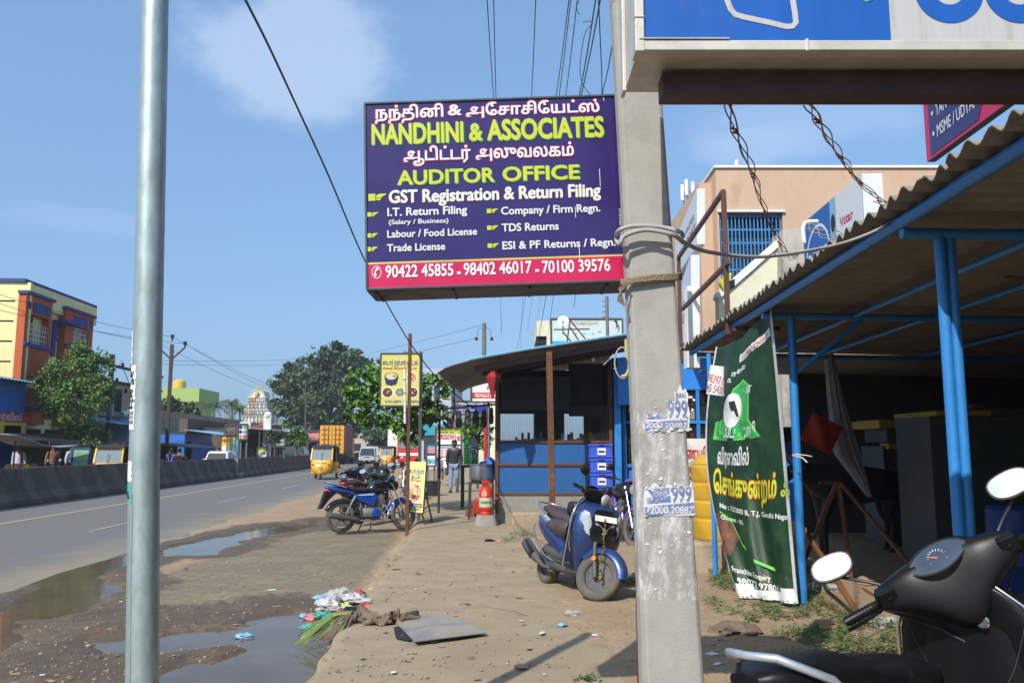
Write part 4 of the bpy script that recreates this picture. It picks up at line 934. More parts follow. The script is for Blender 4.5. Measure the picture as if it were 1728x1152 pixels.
def figure(name,label,pose,shirt,legs,sc,M,group=None,long_hair=False,sub=2,beard=False):
 M=M@Matrix.Diagonal((sc,sc,sc,1));J={k:Vector(v)for k,v in pose.items()}
 t=thing(name,label,'person',M=M,local=True,group=group);t.scale=(sc,sc,sc)
 c,ix=body_chain(dict(J));b=skinned('body',c,t,'skin',sub)
 h=J['head'];b.m('skin')
 b.ball(h+Vector((0,-.098,-.012)),.014,(.8,1.2,1.4),8)
 for s_ in(-1,1):b.ball(h+Vector((s_*.086,.01,-.015)),.02,(.4,.9,1.4),8)
 b.m('sign_white')
 for s_ in(-1,1):b.ball(h+Vector((s_*.034,-.082,.012)),.012,(1.2,.6,.7),8)
 b.m('ink_black')
 for s_ in(-1,1):b.ball(h+Vector((s_*.034,-.089,.012)),.006,(1,.6,1),6);b.cbox(h+Vector((s_*.034,-.088,.034)),(.036,.012,.007))
 b.m('bag_pink' if False else 'dish_dark');b.cbox(h+Vector((0,-.088,-.052)),(.045,.012,.009))
 b.build('body',t,smooth=180)
 def sub_chain(names,extra):
  out=[];im={}
  for n,par,rx,ry in names:im[n]=len(out);out.append((im[par]if par else None,J[n]if n in J else extra[n],rx,ry))
  return out
 ex={}
 for s_ in 'LR':ex['cuf'+s_]=J['elb'+s_].lerp(J['wri'+s_],.82);ex['hem'+s_]=J['cal'+s_].lerp(J['ank'+s_],.92);ex['hph']=J['pelvis']+Vector((0,0,-.08))
 ex['col']=J['sh']+Vector((0,0,.035))
 ch=[('hph',None,.185,.135),('pelvis','hph',.175,.13),('waist','pelvis',.16,.125),('chest','waist',.185,.135),('sh','chest',.135,.10),('col','sh',.072,.07)]
 for s_ in 'LR':ch+=[('sho'+s_,'sh',.078,.078),('elb'+s_,'sho'+s_,.060,.060),('cuf'+s_,'elb'+s_,.048,.048)]
 skinned('shirt',sub_chain(ch,ex),t,shirt,sub).build('shirt',t,smooth=180)
 ch=[('pelvis',None,.16,.12)]
 for s_ in 'LR':ch+=[('hip'+s_,'pelvis',.105,.105),('kne'+s_,'hip'+s_,.078,.078),('cal'+s_,'kne'+s_,.070,.070),('hem'+s_,'cal'+s_,.060,.060)]
 skinned('trousers',sub_chain(ch,ex),t,legs,sub).build('trousers',t,smooth=180)
 b=MB('hair');b.ball(h+Vector((0,.018,.045)),.105,(.92,1.0,.78),16);b.ball(h+Vector((0,.05,-.01)),.085,(1,.7,1),12);b.ball(h+Vector((0,-.045,.085)),.06,(1.2,.8,.55),12)
 if beard:b.ball(h+Vector((0,-.055,-.078)),.05,(1.05,.75,.6),10);b.cbox(h+Vector((0,-.095,-.036)),(.05,.01,.01))
 if long_hair:b.tube([h+Vector((0,.09,0)),h+Vector((0,.13,-.2)),h+Vector((0,.14,-.5))],[.06,.07,.02],10)
 b.build('hair',t,smooth=180)
 for s_ in 'LR':
  b=MB('shoe');a0,a1=J['ank'+s_],J['toe'+s_];d=(a1-a0);d.z=0;d.normalize();lo=min(a0.z,a1.z)
  p=a0+Vector((0,0,-.05));q=a1+d*.06
  b.tube([p-d*.045,p+d*.02,q.lerp(p,.4),q],[.04,.05,.048,.03],12);b.build('shoe',t,smooth=180)
 return t
# ================================================================ NEAR THINGS
def U(v):return Vector(v)
ZV=Vector((0,0,1))
# ---- galvanised pole, left
gp=thing('galvanised_pole','grey galvanised steel pole with torn stickers standing at the left','pole',loc=G(240,1152,0)*0+P(234,1430,3.18))
pts=[P(232.5,1460,3.18),P(240,1152,3.18),P(243,800,3.18),P(251,500,3.18),P(262,0,3.18),P(266,-160,3.18)]
pts[0]=Vector((pts[0].x,pts[0].y,-.18))
b=MB('galv');rr=.0555;b.tube(pts,[rr*1.06,rr*1.04,rr,rr*.96,rr*.92,rr*.9],40);b.build('shaft',gp,smooth=60)
def pole_uv(a0,z,lift=.0012):
 c=P(np.interp(z,(0,500,800,1152),(262,251,243,240)),z,3.18);r=rr*np.interp(z,(0,500,800,1152),(.92,.96,1,1.04))+lift;s_=max(-1,min(1,a0))
 return c+_cr*(r*s_)-_cf*(r*math.sqrt(1-s_*s_))
def pole_sticker(y0,y1,a0,a1,m,jag,lines=()):
 b=MB(m);n=7;rows=[]
 for j in range(n+1):
  y=y0+(y1-y0)*j/n;e=a1+jag*math.sin(j*2.7+y0);rows.append([pole_uv(a0+(e-a0)*i/6,y)for i in range(7)])
 b.loft(rows[::-1],closed=False)
 for(s_,yb,ca,x0,x1,ink)in lines:lettering(b,s_,lambda x,y,l=0:pole_uv(x,-y,.002+l),x0,x1,-yb,ca,.03,ink)
 b.build('sticker',gp,smooth=60)
b=MB('pole_steel');b.loft([[pole_uv(-.36+.02*math.sin(y*.03),y,.0008),pole_uv(-.33+.02*math.sin(y*.03),y,.0008)]for y in range(1152,820,-16)],closed=False);b.build('seam_scratch',gp)
pole_sticker(618,675,-.99,-.32,'paper_white',.05,[('%',650,22,-.85,-.42,'ink_black'),('IP',668,10,-.9,-.5,'ink_black')])
pole_sticker(680,725,-.99,-.36,'paper_torn',.04,[('22',690,24,-.95,-.5,'ink_black')])
pole_sticker(694,716,-.985,-.45,'ink_black',.02)
pole_sticker(777,812,-.99,-.42,'paper_white',.07)
pole_sticker(815,848,-.99,-.42,'bag_teal',.05,[('6',840,12,-.85,-.58,'ink_black')])
pole_sticker(560,615,-.995,-.72,'paper_torn',.06)
# ---- concrete utility pole, right
DP=3.35
cp=thing('utility_pole','tall tapered concrete pole plastered with torn posters, leaning slightly left','pole',loc=P(1137,1380,DP))
def cpl(y):return 1030+(1085-1030)*y/1152+(4*math.sin(y/1152*math.pi))
def cpr(y):return 1106+(1190-1106)*y/1152
b=MB('pole_concrete');rings=[]
for y in(1392,1250,1152,1012,850,688,500,300,0,-180):
 l=P(cpl(y)+9,y,DP);r=P(cpr(y),y,DP);w=(r-l).length;dp=_cf*(w*.62)
 dl=_cr*(w*-.085)
 r2=lambda p,q,t:p.lerp(q,t)
 A=[l+dl+dp*.9+_cr*.0,l+dl*.9+dp*.25,l,r2(l,r,.10)+_cf*.0,r2(l,r,.115)+_cf*.012*0,r2(l,r,.93),r+_cf*w*.05,r-dl*.0+dp]
 rings.append(A)
for k in range(len(rings)-1):b.m('pole_whitewash' if k in(3,4)else 'pole_concrete');b.loft(rings[k:k+2],caps=k in(0,len(rings)-2))
b.build('shaft',cp,smooth=20,bevel=.004)
def pp(x,y,l=0):return P(x,y,DP-.002-l)
def poster(poly,cont):
 b=MB('paper_white');fn=lambda x,y,l=0:P(x,-y,DP-.003-l)
 patch(b,fn,0,0,0,0,'paper_white',0,poly=[(1040+x/3.84,-(620+y/3.84))for x,y in poly])
 for c in cont:
  if c[0]=='p':patch(b,fn,0,0,0,0,c[1],.0012,poly=[(1040+x/3.84,-(620+y/3.84))for x,y in c[2]])
  else:lettering(b,c[1],fn,1040+c[2]/3.84,1040+c[3]/3.84,-(620+c[4]/3.84),c[5]/3.84,.03,c[6],.002)
 b.build('poster',cp)
def jagline(x0,x1,y,a,n,seed):
 rnd=random.Random(seed);return[(x0+(x1-x0)*i/n,y+rnd.uniform(-a,a))for i in range(n+1)]
poster(jagline(180,470,408,14,12,1)+[(478,300),(462,230),(468,180),(448,135),(430,150),(412,108),(392,168),(376,150),(380,230),(345,235),(330,330),(250,322),(215,335),(185,345),(172,380)],
[('p','poster_blue',[(182,352),(464,338),(460,392),(190,408)]),('t','2000 20887',190,458,390,34,'paper_white'),('t','999',335,462,322,110,'poster_blue'),('p','poster_blue',[(205,300),(255,312),(300,288),(318,330),(210,336)]),('t','நகல்',385,450,192,26,'poster_blue')])
poster([(182,972),(176,850),(186,768)]+jagline(200,470,760,16,14,2)+[(486,740),(500,800),(512,945)]+jagline(500,200,955,8,8,5),
[('p','poster_blue',[(184,900),(505,872),(510,940),(188,962)]),('t','72000 20887',194,500,945,46,'paper_white'),('t','999',360,488,868,105,'poster_blue'),('p','poster_blue',[(200,790),(340,775),(346,815),(300,838),(240,842)]),('p','poster_blue',[(200,845),(350,830),(355,870),(200,882)])])
b=MB('pole_concrete');rnd=random.Random(41)
for k in range(120):
 cx,cy=rnd.uniform(180,505),rnd.choice([rnd.uniform(190,410),rnd.uniform(755,965),rnd.gauss(400,12),rnd.gauss(765,12)]);px,py=1040+cx/3.84,620+cy/3.84;r=rnd.uniform(.5,2.6);n=rnd.randint(5,8);b.m(rnd.choice(['pole_concrete','paper_torn','pole_concrete','ink_black' if cy>900 else 'paper_torn']))
 b.add([pp(px+r*rnd.uniform(.2,2.2)*math.cos(2*math.pi*q/n),py+r*rnd.uniform(.3,1.3)*math.sin(2*math.pi*q/n),.0048+.00001*k)for q in range(n)][::-1],[tuple(range(n))])
b.build('torn_spot',cp)['kind']='stuff'
b=MB('paper_torn');rnd=random.Random(4)
for k in range(45):
 cx,cy=rnd.uniform(175,505),rnd.choice([rnd.gauss(520,60),rnd.gauss(690,50),rnd.uniform(990,1500),rnd.gauss(1080,60),rnd.gauss(590,90)])
 px,py=1040+cx/3.84,620+cy/3.84
 if not(cpl(py)+16<px<cpr(py)-6):continue
 b.m(rnd.choice(['paper_torn','paper_white','paper_torn','ink_black' if 985<cy<1090 else 'paper_torn']));r=rnd.uniform(.8,3.4)*rnd.uniform(.3,1.1)
 n=rnd.randint(5,8);ring=[pp(px+r*rnd.uniform(.3,2.1)*math.cos(2*math.pi*q/n),py+r*rnd.uniform(.4,1.1)*math.sin(2*math.pi*q/n),.0004+.00001*(k%50))for q in range(n)]
 b.add(ring[::-1],[tuple(range(n))])
b.build('paper_scrap',cp)['kind']='stuff'
def cable(name,label,pts,r,m,cat='cable',group=None,n=8,sm=4):
 P_=[Vector(p)for p in pts];out=[]
 for i in range(len(P_)-1):
  p0,p1,p2,p3=P_[max(i-1,0)],P_[i],P_[i+1],P_[min(i+2,len(P_)-1)]
  for k in range(sm):
   t=k/sm;out.append(.5*((2*p1)+(p2-p0)*t+(2*p0-5*p1+4*p2-p3)*t*t+(3*p1-p0-3*p2+p3)*t**3))
 out.append(P_[-1]);b=MB(m);b.tube(out,r,n);return tag(b.build(name,smooth=80),label,cat,group)
w0=.016
cable('grey_cable','thick grey cable looped round the concrete pole and sagging to the shed eave',[P(1152,398,3.47),P(1148,392,3.3),P(1120,384,3.29),P(1075,381,3.29),P(1046,388,3.3),P(1040,402,3.42),P(1046,412,3.3),P(1054,398,3.285),P(1090,388,3.285),P(1135,396,3.285),P(1156,410,3.4),P(1200,426,3.7),P(1290,433,4.1),P(1400,416,4.6),P(1465,395,4.85),P(1512,370,5.0),P(1570,335,4.5),P(1640,288,4.05)],.0095,'cable_grey',sm=6)
b=MB('rope')
for k in range(3):
 q=[P(1146+3,462+4*k,3.45),P(1143,463+4*k,3.335),P(1100,466+4*k-k,3.325),P(1062,471+3*k,3.325),P(1050,474+3*k,3.34),P(1049,473+3*k,3.46)]
 b.tube(q,.0075,6)
for k in range(5):b.tube([P(1056+k,474+k,3.31),P(1050-2*k+3,486,3.31),P(1044+2*k,498+3*k,3.31),P(1046+k*3-4,508+2*k,3.31)],.004,5)
tag(b.build('rope',smooth=80),'frayed brown rope knotted round the concrete pole','rope')
# ---- auditor office lightbox
DS=3.5
sc_=DS/FPX
roll=R(1.95)
xr=(_cr*math.cos(roll)+ZV*math.sin(roll)).normalized();yu=(ZV*math.cos(roll)-_cr*math.sin(roll)).normalized();nr=xr.cross(yu).normalized()
o_s=P(617,177,DS)
ku=sc_/3.2
def sgn(X,Y,l=0):
 return o_s+xr*((X-22)*ku*1.015)-yu*((Y-55)*ku*1.063)+nr*l
def sgf(x,y,l=0):return sgn(x,-y,l)
sg=thing('lightbox_sign','navy and pink auditor office lightbox sign fixed beside the concrete pole','sign',loc=sgn(700,1045))
Wd,Hd=1425,1032
b=MB('lightbox_dark');x0,x1,y0,y1,tk=12,22+Wd+8,45,1060,.26
vs=[sgn(x,y,l)for l in(-.004,-tk)for(x,y)in((x0,y1),(x1,y1),(x1,y0),(x0,y0))]
b.add(vs,[(0,1,2,3),(7,6,5,4),(1,0,4,5),(2,1,5,6),(3,2,6,7),(0,3,7,4)])
for k in range(4):b.m('lightbox_dark');b.beam(sgn(60+420*k,1062,-.02),sgn(60+420*k,1062,-.24),.012)
b.build('box',sg,bevel=.004)
b=MB('lightbox_edge')
for a,c in(((16,50),(22+Wd+4,50)),((16,1052),(22+Wd+4,1052)),((18,50),(18,1052)),((22+Wd+2,50),(22+Wd+2,1052))):b.beam(sgn(*a,.003),sgn(*c,.003),.010,.012,up=nr)
b.build('frame',sg,bevel=.002)
b=MB('sign_navy');patch(b,sgf,24,22+Wd,-1046,-56,'sign_navy',.002)
patch(b,sgf,24,22+Wd,-1046,-922,'sign_pink',.003);patch(b,sgf,24,22+Wd,-922,-912,'sign_gold',.0034)
def st(txt,X0,X1,base,cap,m,bold=.03,shadow=None,sh=(5,5),outline=0):
 dX=lambda X,Y:(X-22)*math.cos(roll)-(Y-55)*math.sin(roll)+22
 dY=lambda X,Y:(Y-55)*math.cos(roll)+(X-22)*math.sin(roll)+55
 a=dX(X0,base);Yb=dY(X0,base);c=a+(X1-X0)/math.cos(roll)
 if outline:lettering(b,txt,sgf,a-3,c+3,-Yb-2,cap+4,bold+outline,shadow or 'sign_pink',.0042)
 elif shadow:lettering(b,txt,sgf,a+sh[0],c+sh[0],-Yb-sh[1],cap,bold,shadow,.0042)
 lettering(b,txt,sgf,a,c,-Yb,cap,bold,m,.0052)
ta=lambda s_:s_
st('நந்தினி',80,458,134,47,'sign_white',.045,outline=.035);st('&',485,560,114,56,'sign_white',.05,outline=.03);st('அேசாசிேயட்ஸ்',585,1325,117,46,'sign_white',.045,outline=.035)
st('NANDHINI',65,572,275,106,'sign_lime',.062,'sign_green_ink');st('&',603,678,253,92,'sign_lime',.06,'sign_green_ink');st('ASSOCIATES',704,1350,250,106,'sign_lime',.062,'sign_green_ink')
st('ஆடிட்டர்',242,610,365,50,'sign_white',.045,outline=.035);st('அலுவலகம்',640,1180,352,50,'sign_white',.045,outline=.035)
st('AUDITOR',210,745,495,74,'sign_lime',.05,'sign_green_ink');st('OFFICE',788,1213,474,74,'sign_lime',.05,'sign_green_ink')
st('GST Registration & Return Filing',166,1325,593,66,'sign_white',.045,'sign_gold',(-3,2))
st('I.T. Return Filing',157,592,664,42,'sign_white',.042);st('(Salary / Business)',165,490,709,24,'sign_white',.035);st('Labour / Food License',158,647,779,37,'sign_white',.042);st('Trade License',158,474,853,38,'sign_white',.042)
st('Company / Firm Regn.',778,1320,655,40,'sign_white',.042);st('TDS Returns',782,1092,745,40,'sign_white',.042);st('ESI & PF Returns / Regn.',785,1400,840,40,'sign_white',.042)
st('90422 45855',153,520,990,62,'sign_white',.04);st('-',540,560,985,62,'sign_white',.05);st('98402 46017',576,944,976,62,'sign_white',.04);st('-',964,984,972,62,'sign_white',.05);st('70100 39576',1001,1370,964,62,'sign_white',.04)
st('✆',78,130,990,52,'sign_white',.02)
for X,Y,k in((50,583,1.6),(45,668,1),(45,780,1),(45,853,1),(698,648,1),(700,738,1),(703,833,1)):
 Yb=(Y-55)*math.cos(roll)+(X-22)*math.sin(roll)+55;a=X-(Y-55)*math.sin(roll)*1
 patch(b,sgf,a,a+24*k,-Yb,-Yb+26*k*.9,'sign_lime',.0052)
 patch(b,sgf,0,0,0,0,'sign_lime',.0052,poly=[(a+27*k,-Yb+2),(a+40*k,-Yb+1),(a+46*k,-Yb+12*k),(a+60*k,-Yb+19*k),(a+60*k,-Yb+23*k),(a+38*k,-Yb+23*k),(a+27*k,-Yb+18*k)])
 patch(b,sgf,a+29*k,a+42*k,-Yb+7*k,-Yb+9*k,'ink_black',.0058)
f_v=lambda x,y,l=0:sgf(1408-y,x-800,l)
lettering(b,'SRI JEGAN REDHILLS',f_v,-60,130,0,9,.02,'sign_white',.005)
for X,Y,h_ in((1303,150,95),(1160,650,60),(1172,860,70),(1345,1010-950,20)):patch(b,sgf,X,X+3,-Y-h_-300*(X==1303),-Y-300*(X==1303),'paper_torn',.0062)
b.build('face',sg)
b=MB('brown_paint');q=P(1079,1000,3.62);b.beam((q.x,q.y,-.02),(q.x-.0,q.y,3.1),.03,.03,up=_cf);tag(b.build('support_post',bevel=.003),'thin brown steel post standing tight behind the concrete pole','post')
# ---- overhead blue lightbox
DF=2.6;DB=2.95
zb=P(1090,80,DF).z
def oh(px,z,d):q=P(px,80,d);return Vector((q.x,q.y,z))
xl_=(1090-CX)/FPX*DF
def ohp(x,dz,d):return _cf*d+_cr*(xl_+x)+ZV*(zb+dz)
os_=thing('lightbox_sign','large blue and white overhead lightbox sign with a weathered metal edge','sign',loc=ohp(1.2,0,2.8))
def slab(b,x0,x1,z0,z1,d0,d1):
 vs=[ohp(x,z,d)for z in(z0,z1)for d in(d0,d1)for x in(x0,x1)]
 b.add(vs,[(0,2,3,1),(4,5,7,6),(0,1,5,4),(2,6,7,3),(0,4,6,2),(1,3,7,5)])
WO,HO=2.3,.46
b=MB('old_alu');slab(b,0,WO,0,HO,DF+.012,DB);b.build('box',os_)
b=MB('old_alu');slab(b,-.006,WO,-.012,.022,DF-.006,DF+.05);slab(b,-.012,.018,-.016,HO,DF-.008,DF+.07);slab(b,0,.30,.024,.029,DF-.012,DF+.02);slab(b,-.014,.02,.10,.105,DF-.012,DF+.02);slab(b,.55,.56,-.016,.026,DF-.01,DF+.06);slab(b,-.014,0,-.02,HO,DB-.06,DB+.008);b.build('frame',os_,bevel=.003)
ohf=lambda x,y,l=0:ohp(x,y,DF+.002-l)
b=MB('overhead_blue');xw=(1541-1090)*DF/FPX
patch(b,ohf,.018,xw,.02,HO,'overhead_blue',0);patch(b,ohf,xw,WO,.02,HO,'overhead_white',0)
kp=lambda px,py:((px-1090)*DF/FPX,(80-py)*DF/FPX)
def stroke(pts,w,m,lift,sm=6):
 out=[]
 for i in range(len(pts)):
  a=Vector(pts[max(i-1,0)]);c=Vector(pts[min(i+1,len(pts)-1)]);d=(c-a).normalized();nn=Vector((-d.y,d.x))*w/2;p=Vector(pts[i]);out.append((p+nn,p-nn))
 b.m(m);b.add([ohf(*p,lift)for q in out for p in q],[(2*i+1,2*i+3,2*i+2,2*i)for i in range(len(out)-1)])
stroke([kp(*q)for q in((1222,-200),(1235,-60),(1250,-10),(1256,8),(1264,18),(1280,23),(1320,32),(1355,41),(1366,40),(1372,33),(1371,15),(1367,-20),(1358,-90),(1350,-220))],.019,'overhead_white',.002)
stroke([kp(*q)for q in((1460,-30),(1500,-8),(1512,-12))],.008,'bag_teal',.002)
def bigC(cx,cy,r,w,a0,a1,m):stroke([(kp(cx,cy)[0]+r*math.cos(R(a)),kp(cx,cy)[1]+r*math.sin(R(a)))for a in range(a0,a1+1,6)],w,m,.002)
bigC(1650,-28,.083,.065,30,385,'overhead_blue');bigC(1775,-28,.083,.065,0,360,'overhead_blue')
b.build('face',os_)
b=MB('maroon_steel');xb=(1131-CX)/FPX*2.75-xl_;slab(b,xb,WO+.3,-.098,-.014,2.75,2.84);b.build('support_beam',os_,bevel=.004)
b=MB('maroon_steel');q=ohp(WO+.2,0,2.88);b.beam((q.x,q.y,-.05),(q.x,q.y,zb-.1),.09);b.build('support_post',os_)
def bundle(pts,label,mats,seed):
 rnd=random.Random(seed);b=MB(mats[0]);P_=[Vector(p)for p in pts]
 for k,m in enumerate(mats):
  b.m(m);line=[]
  for i in range(len(P_)-1):
   for q in range(10):
    t=q/10;p=P_[i].lerp(P_[i+1],t);ph=(i*10+q)*.22+k*2.1;am=(.007+.012*abs(math.sin((i*10+q)*.13+k)))*(P_[i]-Vector((0,0,1.5))).length/4;line.append(p+_cr*am*math.sin(ph)+ZV*am*math.cos(ph*.7))
  line.append(P_[-1]+_cr*rnd.uniform(-.1,.1)+ZV*rnd.uniform(-.06,.08));b.tube(line,.0027,5)
 for i in range(1,len(P_)-1,2):b.m('wire_red');b.tube([P_[i]+(P_[i+1]-P_[i])*t*.25+_cr*.012*math.sin(t*40)for t in[q/8 for q in range(9)]],.0042,5)
 tag(b.build('wire_bundle',smooth=80),label,'wires')
bundle([P(1228,172,2.83),P(1238,215,3.1),P(1256,255,3.5),P(1270,292,3.9),P(1279,325,4.4),P(1292,355,5),P(1302,385,5.6),P(1314,408,6.2),P(1328,430,6.9),P(1342,436,7.2)],'twisted dark wire bundle hanging in front of the blue window grille',['cable_black','rust','cable_black','cable_grey'],5)
bundle([P(1362,172,2.83),P(1378,200,3.0),P(1398,232,3.3),P(1416,262,3.6),P(1432,285,3.9),P(1450,306,4.2),P(1466,322,4.5),P(1482,338,4.8),P(1500,348,5.1)],'twisted yellow wire bundle hanging from the overhead blue sign',['wire_yellow','wire_yellow','cable_black','wire_yellow'],6)
bundle([P(1358,378,7.4),P(1374,385,7.2),P(1392,396,7.0),P(1404,404,6.6),P(1420,402,6.3)],'tangled yellow wire ends beside the white pipe bend on the roof',['wire_yellow','wire_yellow','cable_grey'],8)
# ---- the shed: corrugated roof on blue pipes
AS=R(4.93)
def Sh(u,v,z=0.):return Vector((u*math.cos(AS)+v*math.sin(AS),-u*math.sin(AS)+v*math.cos(AS),z))
shed=thing('market_shed','open market shed with corrugated grey roof on blue pipe posts','shed',loc=Sh(4,8,0),rz=-AS)
UE,ZE,V0,V1,UB=2.06,2.93,1.0,12.2,9.5
b=MB('asbestos');N_=int((V1-V0)/.177*10)
top=[];
for k in range(N_+1):
 v=V0+(V1-V0)*k/N_;z=ZE+.026*math.cos(2*math.pi*v/.177);j=.012*math.sin(v*9.1)+.02*(math.sin(v*3.3)>.86)
 top.append((Sh(UE+j,v,z+.007),Sh(4.2,v,z+.007-.05),Sh(UB,v,z+.007-.2),Sh(UB,v,z-.2),Sh(4.2,v,z-.05),Sh(UE+j,v,z)))
b.loft(top,closed=True);b.build('roof',shed,smooth=50)
b=MB('asbestos');q_=[Sh(2.9,V1+.005,ZE-.07),Sh(UB,V1+.005,ZE-.25),Sh(UB,15.2,ZE-.25),Sh(2.9,15.2,ZE-.07)];b.add(q_+[p+ZV*.02 for p in q_],[(3,2,1,0),(4,5,6,7),(0,1,5,4),(1,2,6,5),(2,3,7,6),(3,0,4,7)]);b.build('rear_roof',shed)
bl=MB('blue_pipe')
def pipe(u0,v0,z0,u1,v1,z1,r=.032,nm='beam'):
 b=MB('blue_pipe');b.tube([Sh(u0,v0,z0),Sh(u1,v1,z1)],r,14);b.build(nm,shed,smooth=60)
pipe(2.2,1.0,2.855,2.2,12.0,2.855,.038)
for u in(3.1,3.9,5.4):pipe(u,1.0,2.80,u,12.0,2.78,.03)
TW=4.99;BW=8.17
for v in(1.6,TW,BW,11.6):pipe(2.2,v,2.79,8.6,v,2.66,.034)
for k in(0,1):
 uv=2.425+.066*k;b=MB('blue_pipe');b.tube([Sh(uv,TW+.012*k,-.03),Sh(uv,TW+.012*k,2.76)],.032,20);b.build('post',shed,smooth=60)
b=MB('pvc');b.beam(Sh(2.43,TW-.035,.94),Sh(2.49,TW-.025,.94),.012,.02);b.build('clamp',shed)
pipe(2.48,BW,-.03,2.48,BW,2.80,.041,'post');pipe(2.0,9.8,-.03,2.0,9.8,2.6,.03,'post');pipe(2.48,11.6,-.03,2.48,11.6,2.8,.037,'post');pipe(2.48,1.6,-.03,2.48,1.6,2.8,.037,'post')
for v0 in(BW,):pipe(2.48,v0,2.2,3.2,v0,2.77,.022,'brace')
b=MB('pvc');q=Sh(2.22,11.0,3.0);b.tube([P(1357,410,8.0),P(1355,385,8.0),P(1358,377,8.0),P(1366,374,8.0),P(1380,374,8.0)],.022,10);tag(b.build('pipe_bend',smooth=60),'white plastic pipe bend rising above the corrugated roof','pipe')
def shwall(nm,u0,v0,u1,v1,z0,z1,m,th=.1):
 b=MB(m);d=(Sh(u1,v1)-Sh(u0,v0)).normalized();nn=Vector((-d.y,d.x,0))*th
 vs=[Sh(u0,v0,z0),Sh(u1,v1,z0),Sh(u1,v1,z0)+nn,Sh(u0,v0,z0)+nn,Sh(u0,v0,z1),Sh(u1,v1,z1),Sh(u1,v1,z1)+nn,Sh(u0,v0,z1)+nn]
 b.add(vs,[(3,2,1,0),(4,5,6,7),(0,1,5,4),(1,2,6,5),(2,3,7,6),(3,0,4,7)]);return b.build(nm,shed)
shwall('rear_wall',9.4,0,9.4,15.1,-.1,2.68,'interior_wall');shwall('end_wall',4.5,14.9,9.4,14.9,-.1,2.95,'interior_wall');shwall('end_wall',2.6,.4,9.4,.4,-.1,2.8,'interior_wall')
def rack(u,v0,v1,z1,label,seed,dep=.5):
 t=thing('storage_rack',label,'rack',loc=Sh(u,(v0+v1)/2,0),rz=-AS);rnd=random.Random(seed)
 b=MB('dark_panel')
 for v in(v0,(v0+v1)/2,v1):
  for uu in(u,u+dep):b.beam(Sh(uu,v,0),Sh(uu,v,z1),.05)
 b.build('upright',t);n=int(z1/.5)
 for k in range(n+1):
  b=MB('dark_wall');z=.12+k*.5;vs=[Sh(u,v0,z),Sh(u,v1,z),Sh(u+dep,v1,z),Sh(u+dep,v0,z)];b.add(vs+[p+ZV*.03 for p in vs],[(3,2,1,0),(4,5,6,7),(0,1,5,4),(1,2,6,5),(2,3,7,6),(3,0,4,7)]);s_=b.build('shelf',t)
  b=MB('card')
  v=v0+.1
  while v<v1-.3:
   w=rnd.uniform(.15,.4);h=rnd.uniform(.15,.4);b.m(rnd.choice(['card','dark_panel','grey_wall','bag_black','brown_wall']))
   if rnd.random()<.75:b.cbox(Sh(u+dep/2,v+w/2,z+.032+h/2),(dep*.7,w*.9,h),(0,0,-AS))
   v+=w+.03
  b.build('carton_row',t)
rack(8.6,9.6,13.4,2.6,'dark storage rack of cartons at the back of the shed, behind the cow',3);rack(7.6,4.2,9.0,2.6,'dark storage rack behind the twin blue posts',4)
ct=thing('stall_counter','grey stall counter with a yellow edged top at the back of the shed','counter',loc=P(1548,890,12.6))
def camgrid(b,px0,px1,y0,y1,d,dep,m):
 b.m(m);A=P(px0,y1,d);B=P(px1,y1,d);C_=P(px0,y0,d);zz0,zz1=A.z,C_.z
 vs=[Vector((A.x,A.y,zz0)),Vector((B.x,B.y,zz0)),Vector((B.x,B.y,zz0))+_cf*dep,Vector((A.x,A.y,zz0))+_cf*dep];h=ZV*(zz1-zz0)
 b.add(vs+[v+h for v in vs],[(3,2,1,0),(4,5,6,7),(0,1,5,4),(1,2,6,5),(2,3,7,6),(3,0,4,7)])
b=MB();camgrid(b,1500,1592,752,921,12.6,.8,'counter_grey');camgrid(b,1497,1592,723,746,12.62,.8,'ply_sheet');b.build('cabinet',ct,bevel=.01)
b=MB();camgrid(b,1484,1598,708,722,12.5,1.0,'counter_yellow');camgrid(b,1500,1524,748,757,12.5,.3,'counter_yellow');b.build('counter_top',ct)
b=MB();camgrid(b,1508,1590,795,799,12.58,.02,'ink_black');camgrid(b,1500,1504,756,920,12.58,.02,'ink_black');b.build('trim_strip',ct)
pb=thing('board_stack','grey laminate board crate with green lettering behind the twin posts','boards',loc=P(1670,960,10))
b=MB();camgrid(b,1585,1790,702,966,10,.9,'ply_sheet');fpx=lambda x,y,l=0:P(x,-y,9.995-l)
fv=lambda x,y,l=0:P(1670-y,-(-x),9.994-l)
for xx,y0_ in((1672,792),(1672,905),(1718,792),(1718,905)):lettering(b,'ALDURA',(lambda x,y,l=0,X=xx,Y=y0_:P(X+y*-1+0,Y-x,9.99-l))if False else(lambda x,y,l=0,X=xx,Y=y0_:P(X-y,Y-x,9.99-l)),0,78,0,13,.02,'ply_green',.002)
b.build('panel',pb)
b=MB();camgrid(b,1580,1672,693,701,9.9,1.1,'counter_yellow');camgrid(b,1672,1790,690,700,9.9,1.1,'counter_grey');b.build('top_edge',pb)
b=MB('bag_red');b.T=None;q=P(1690,687,10);b.cbox(q+_cf*.3,(.55,.25,.03),(0,.1,.1));b.m('paper_white');b.cbox(q+_cf*.3-_cr*.28,(.3,.2,.015),(0,.2,.3));tag(b.build('folder'),'red folder and white papers lying on the board crate','folder')
b=MB('blue_barrel');q=P(1722,990,8.9);b.lathe([(0,0),(.27,0),(.29,.04),(.285,.28),(.3,.30),(.285,.32),(.285,.58),(.3,.6),(.285,.62),(.28,.86),(.24,.9),(0,.9)],28,Matrix.Translation((q.x,q.y,0)));tag(b.build('barrel',smooth=40),'dark blue plastic barrel standing in the shed, beyond the black scooter','barrel')
b=MB('bag_red');q=P(1386,731,11)
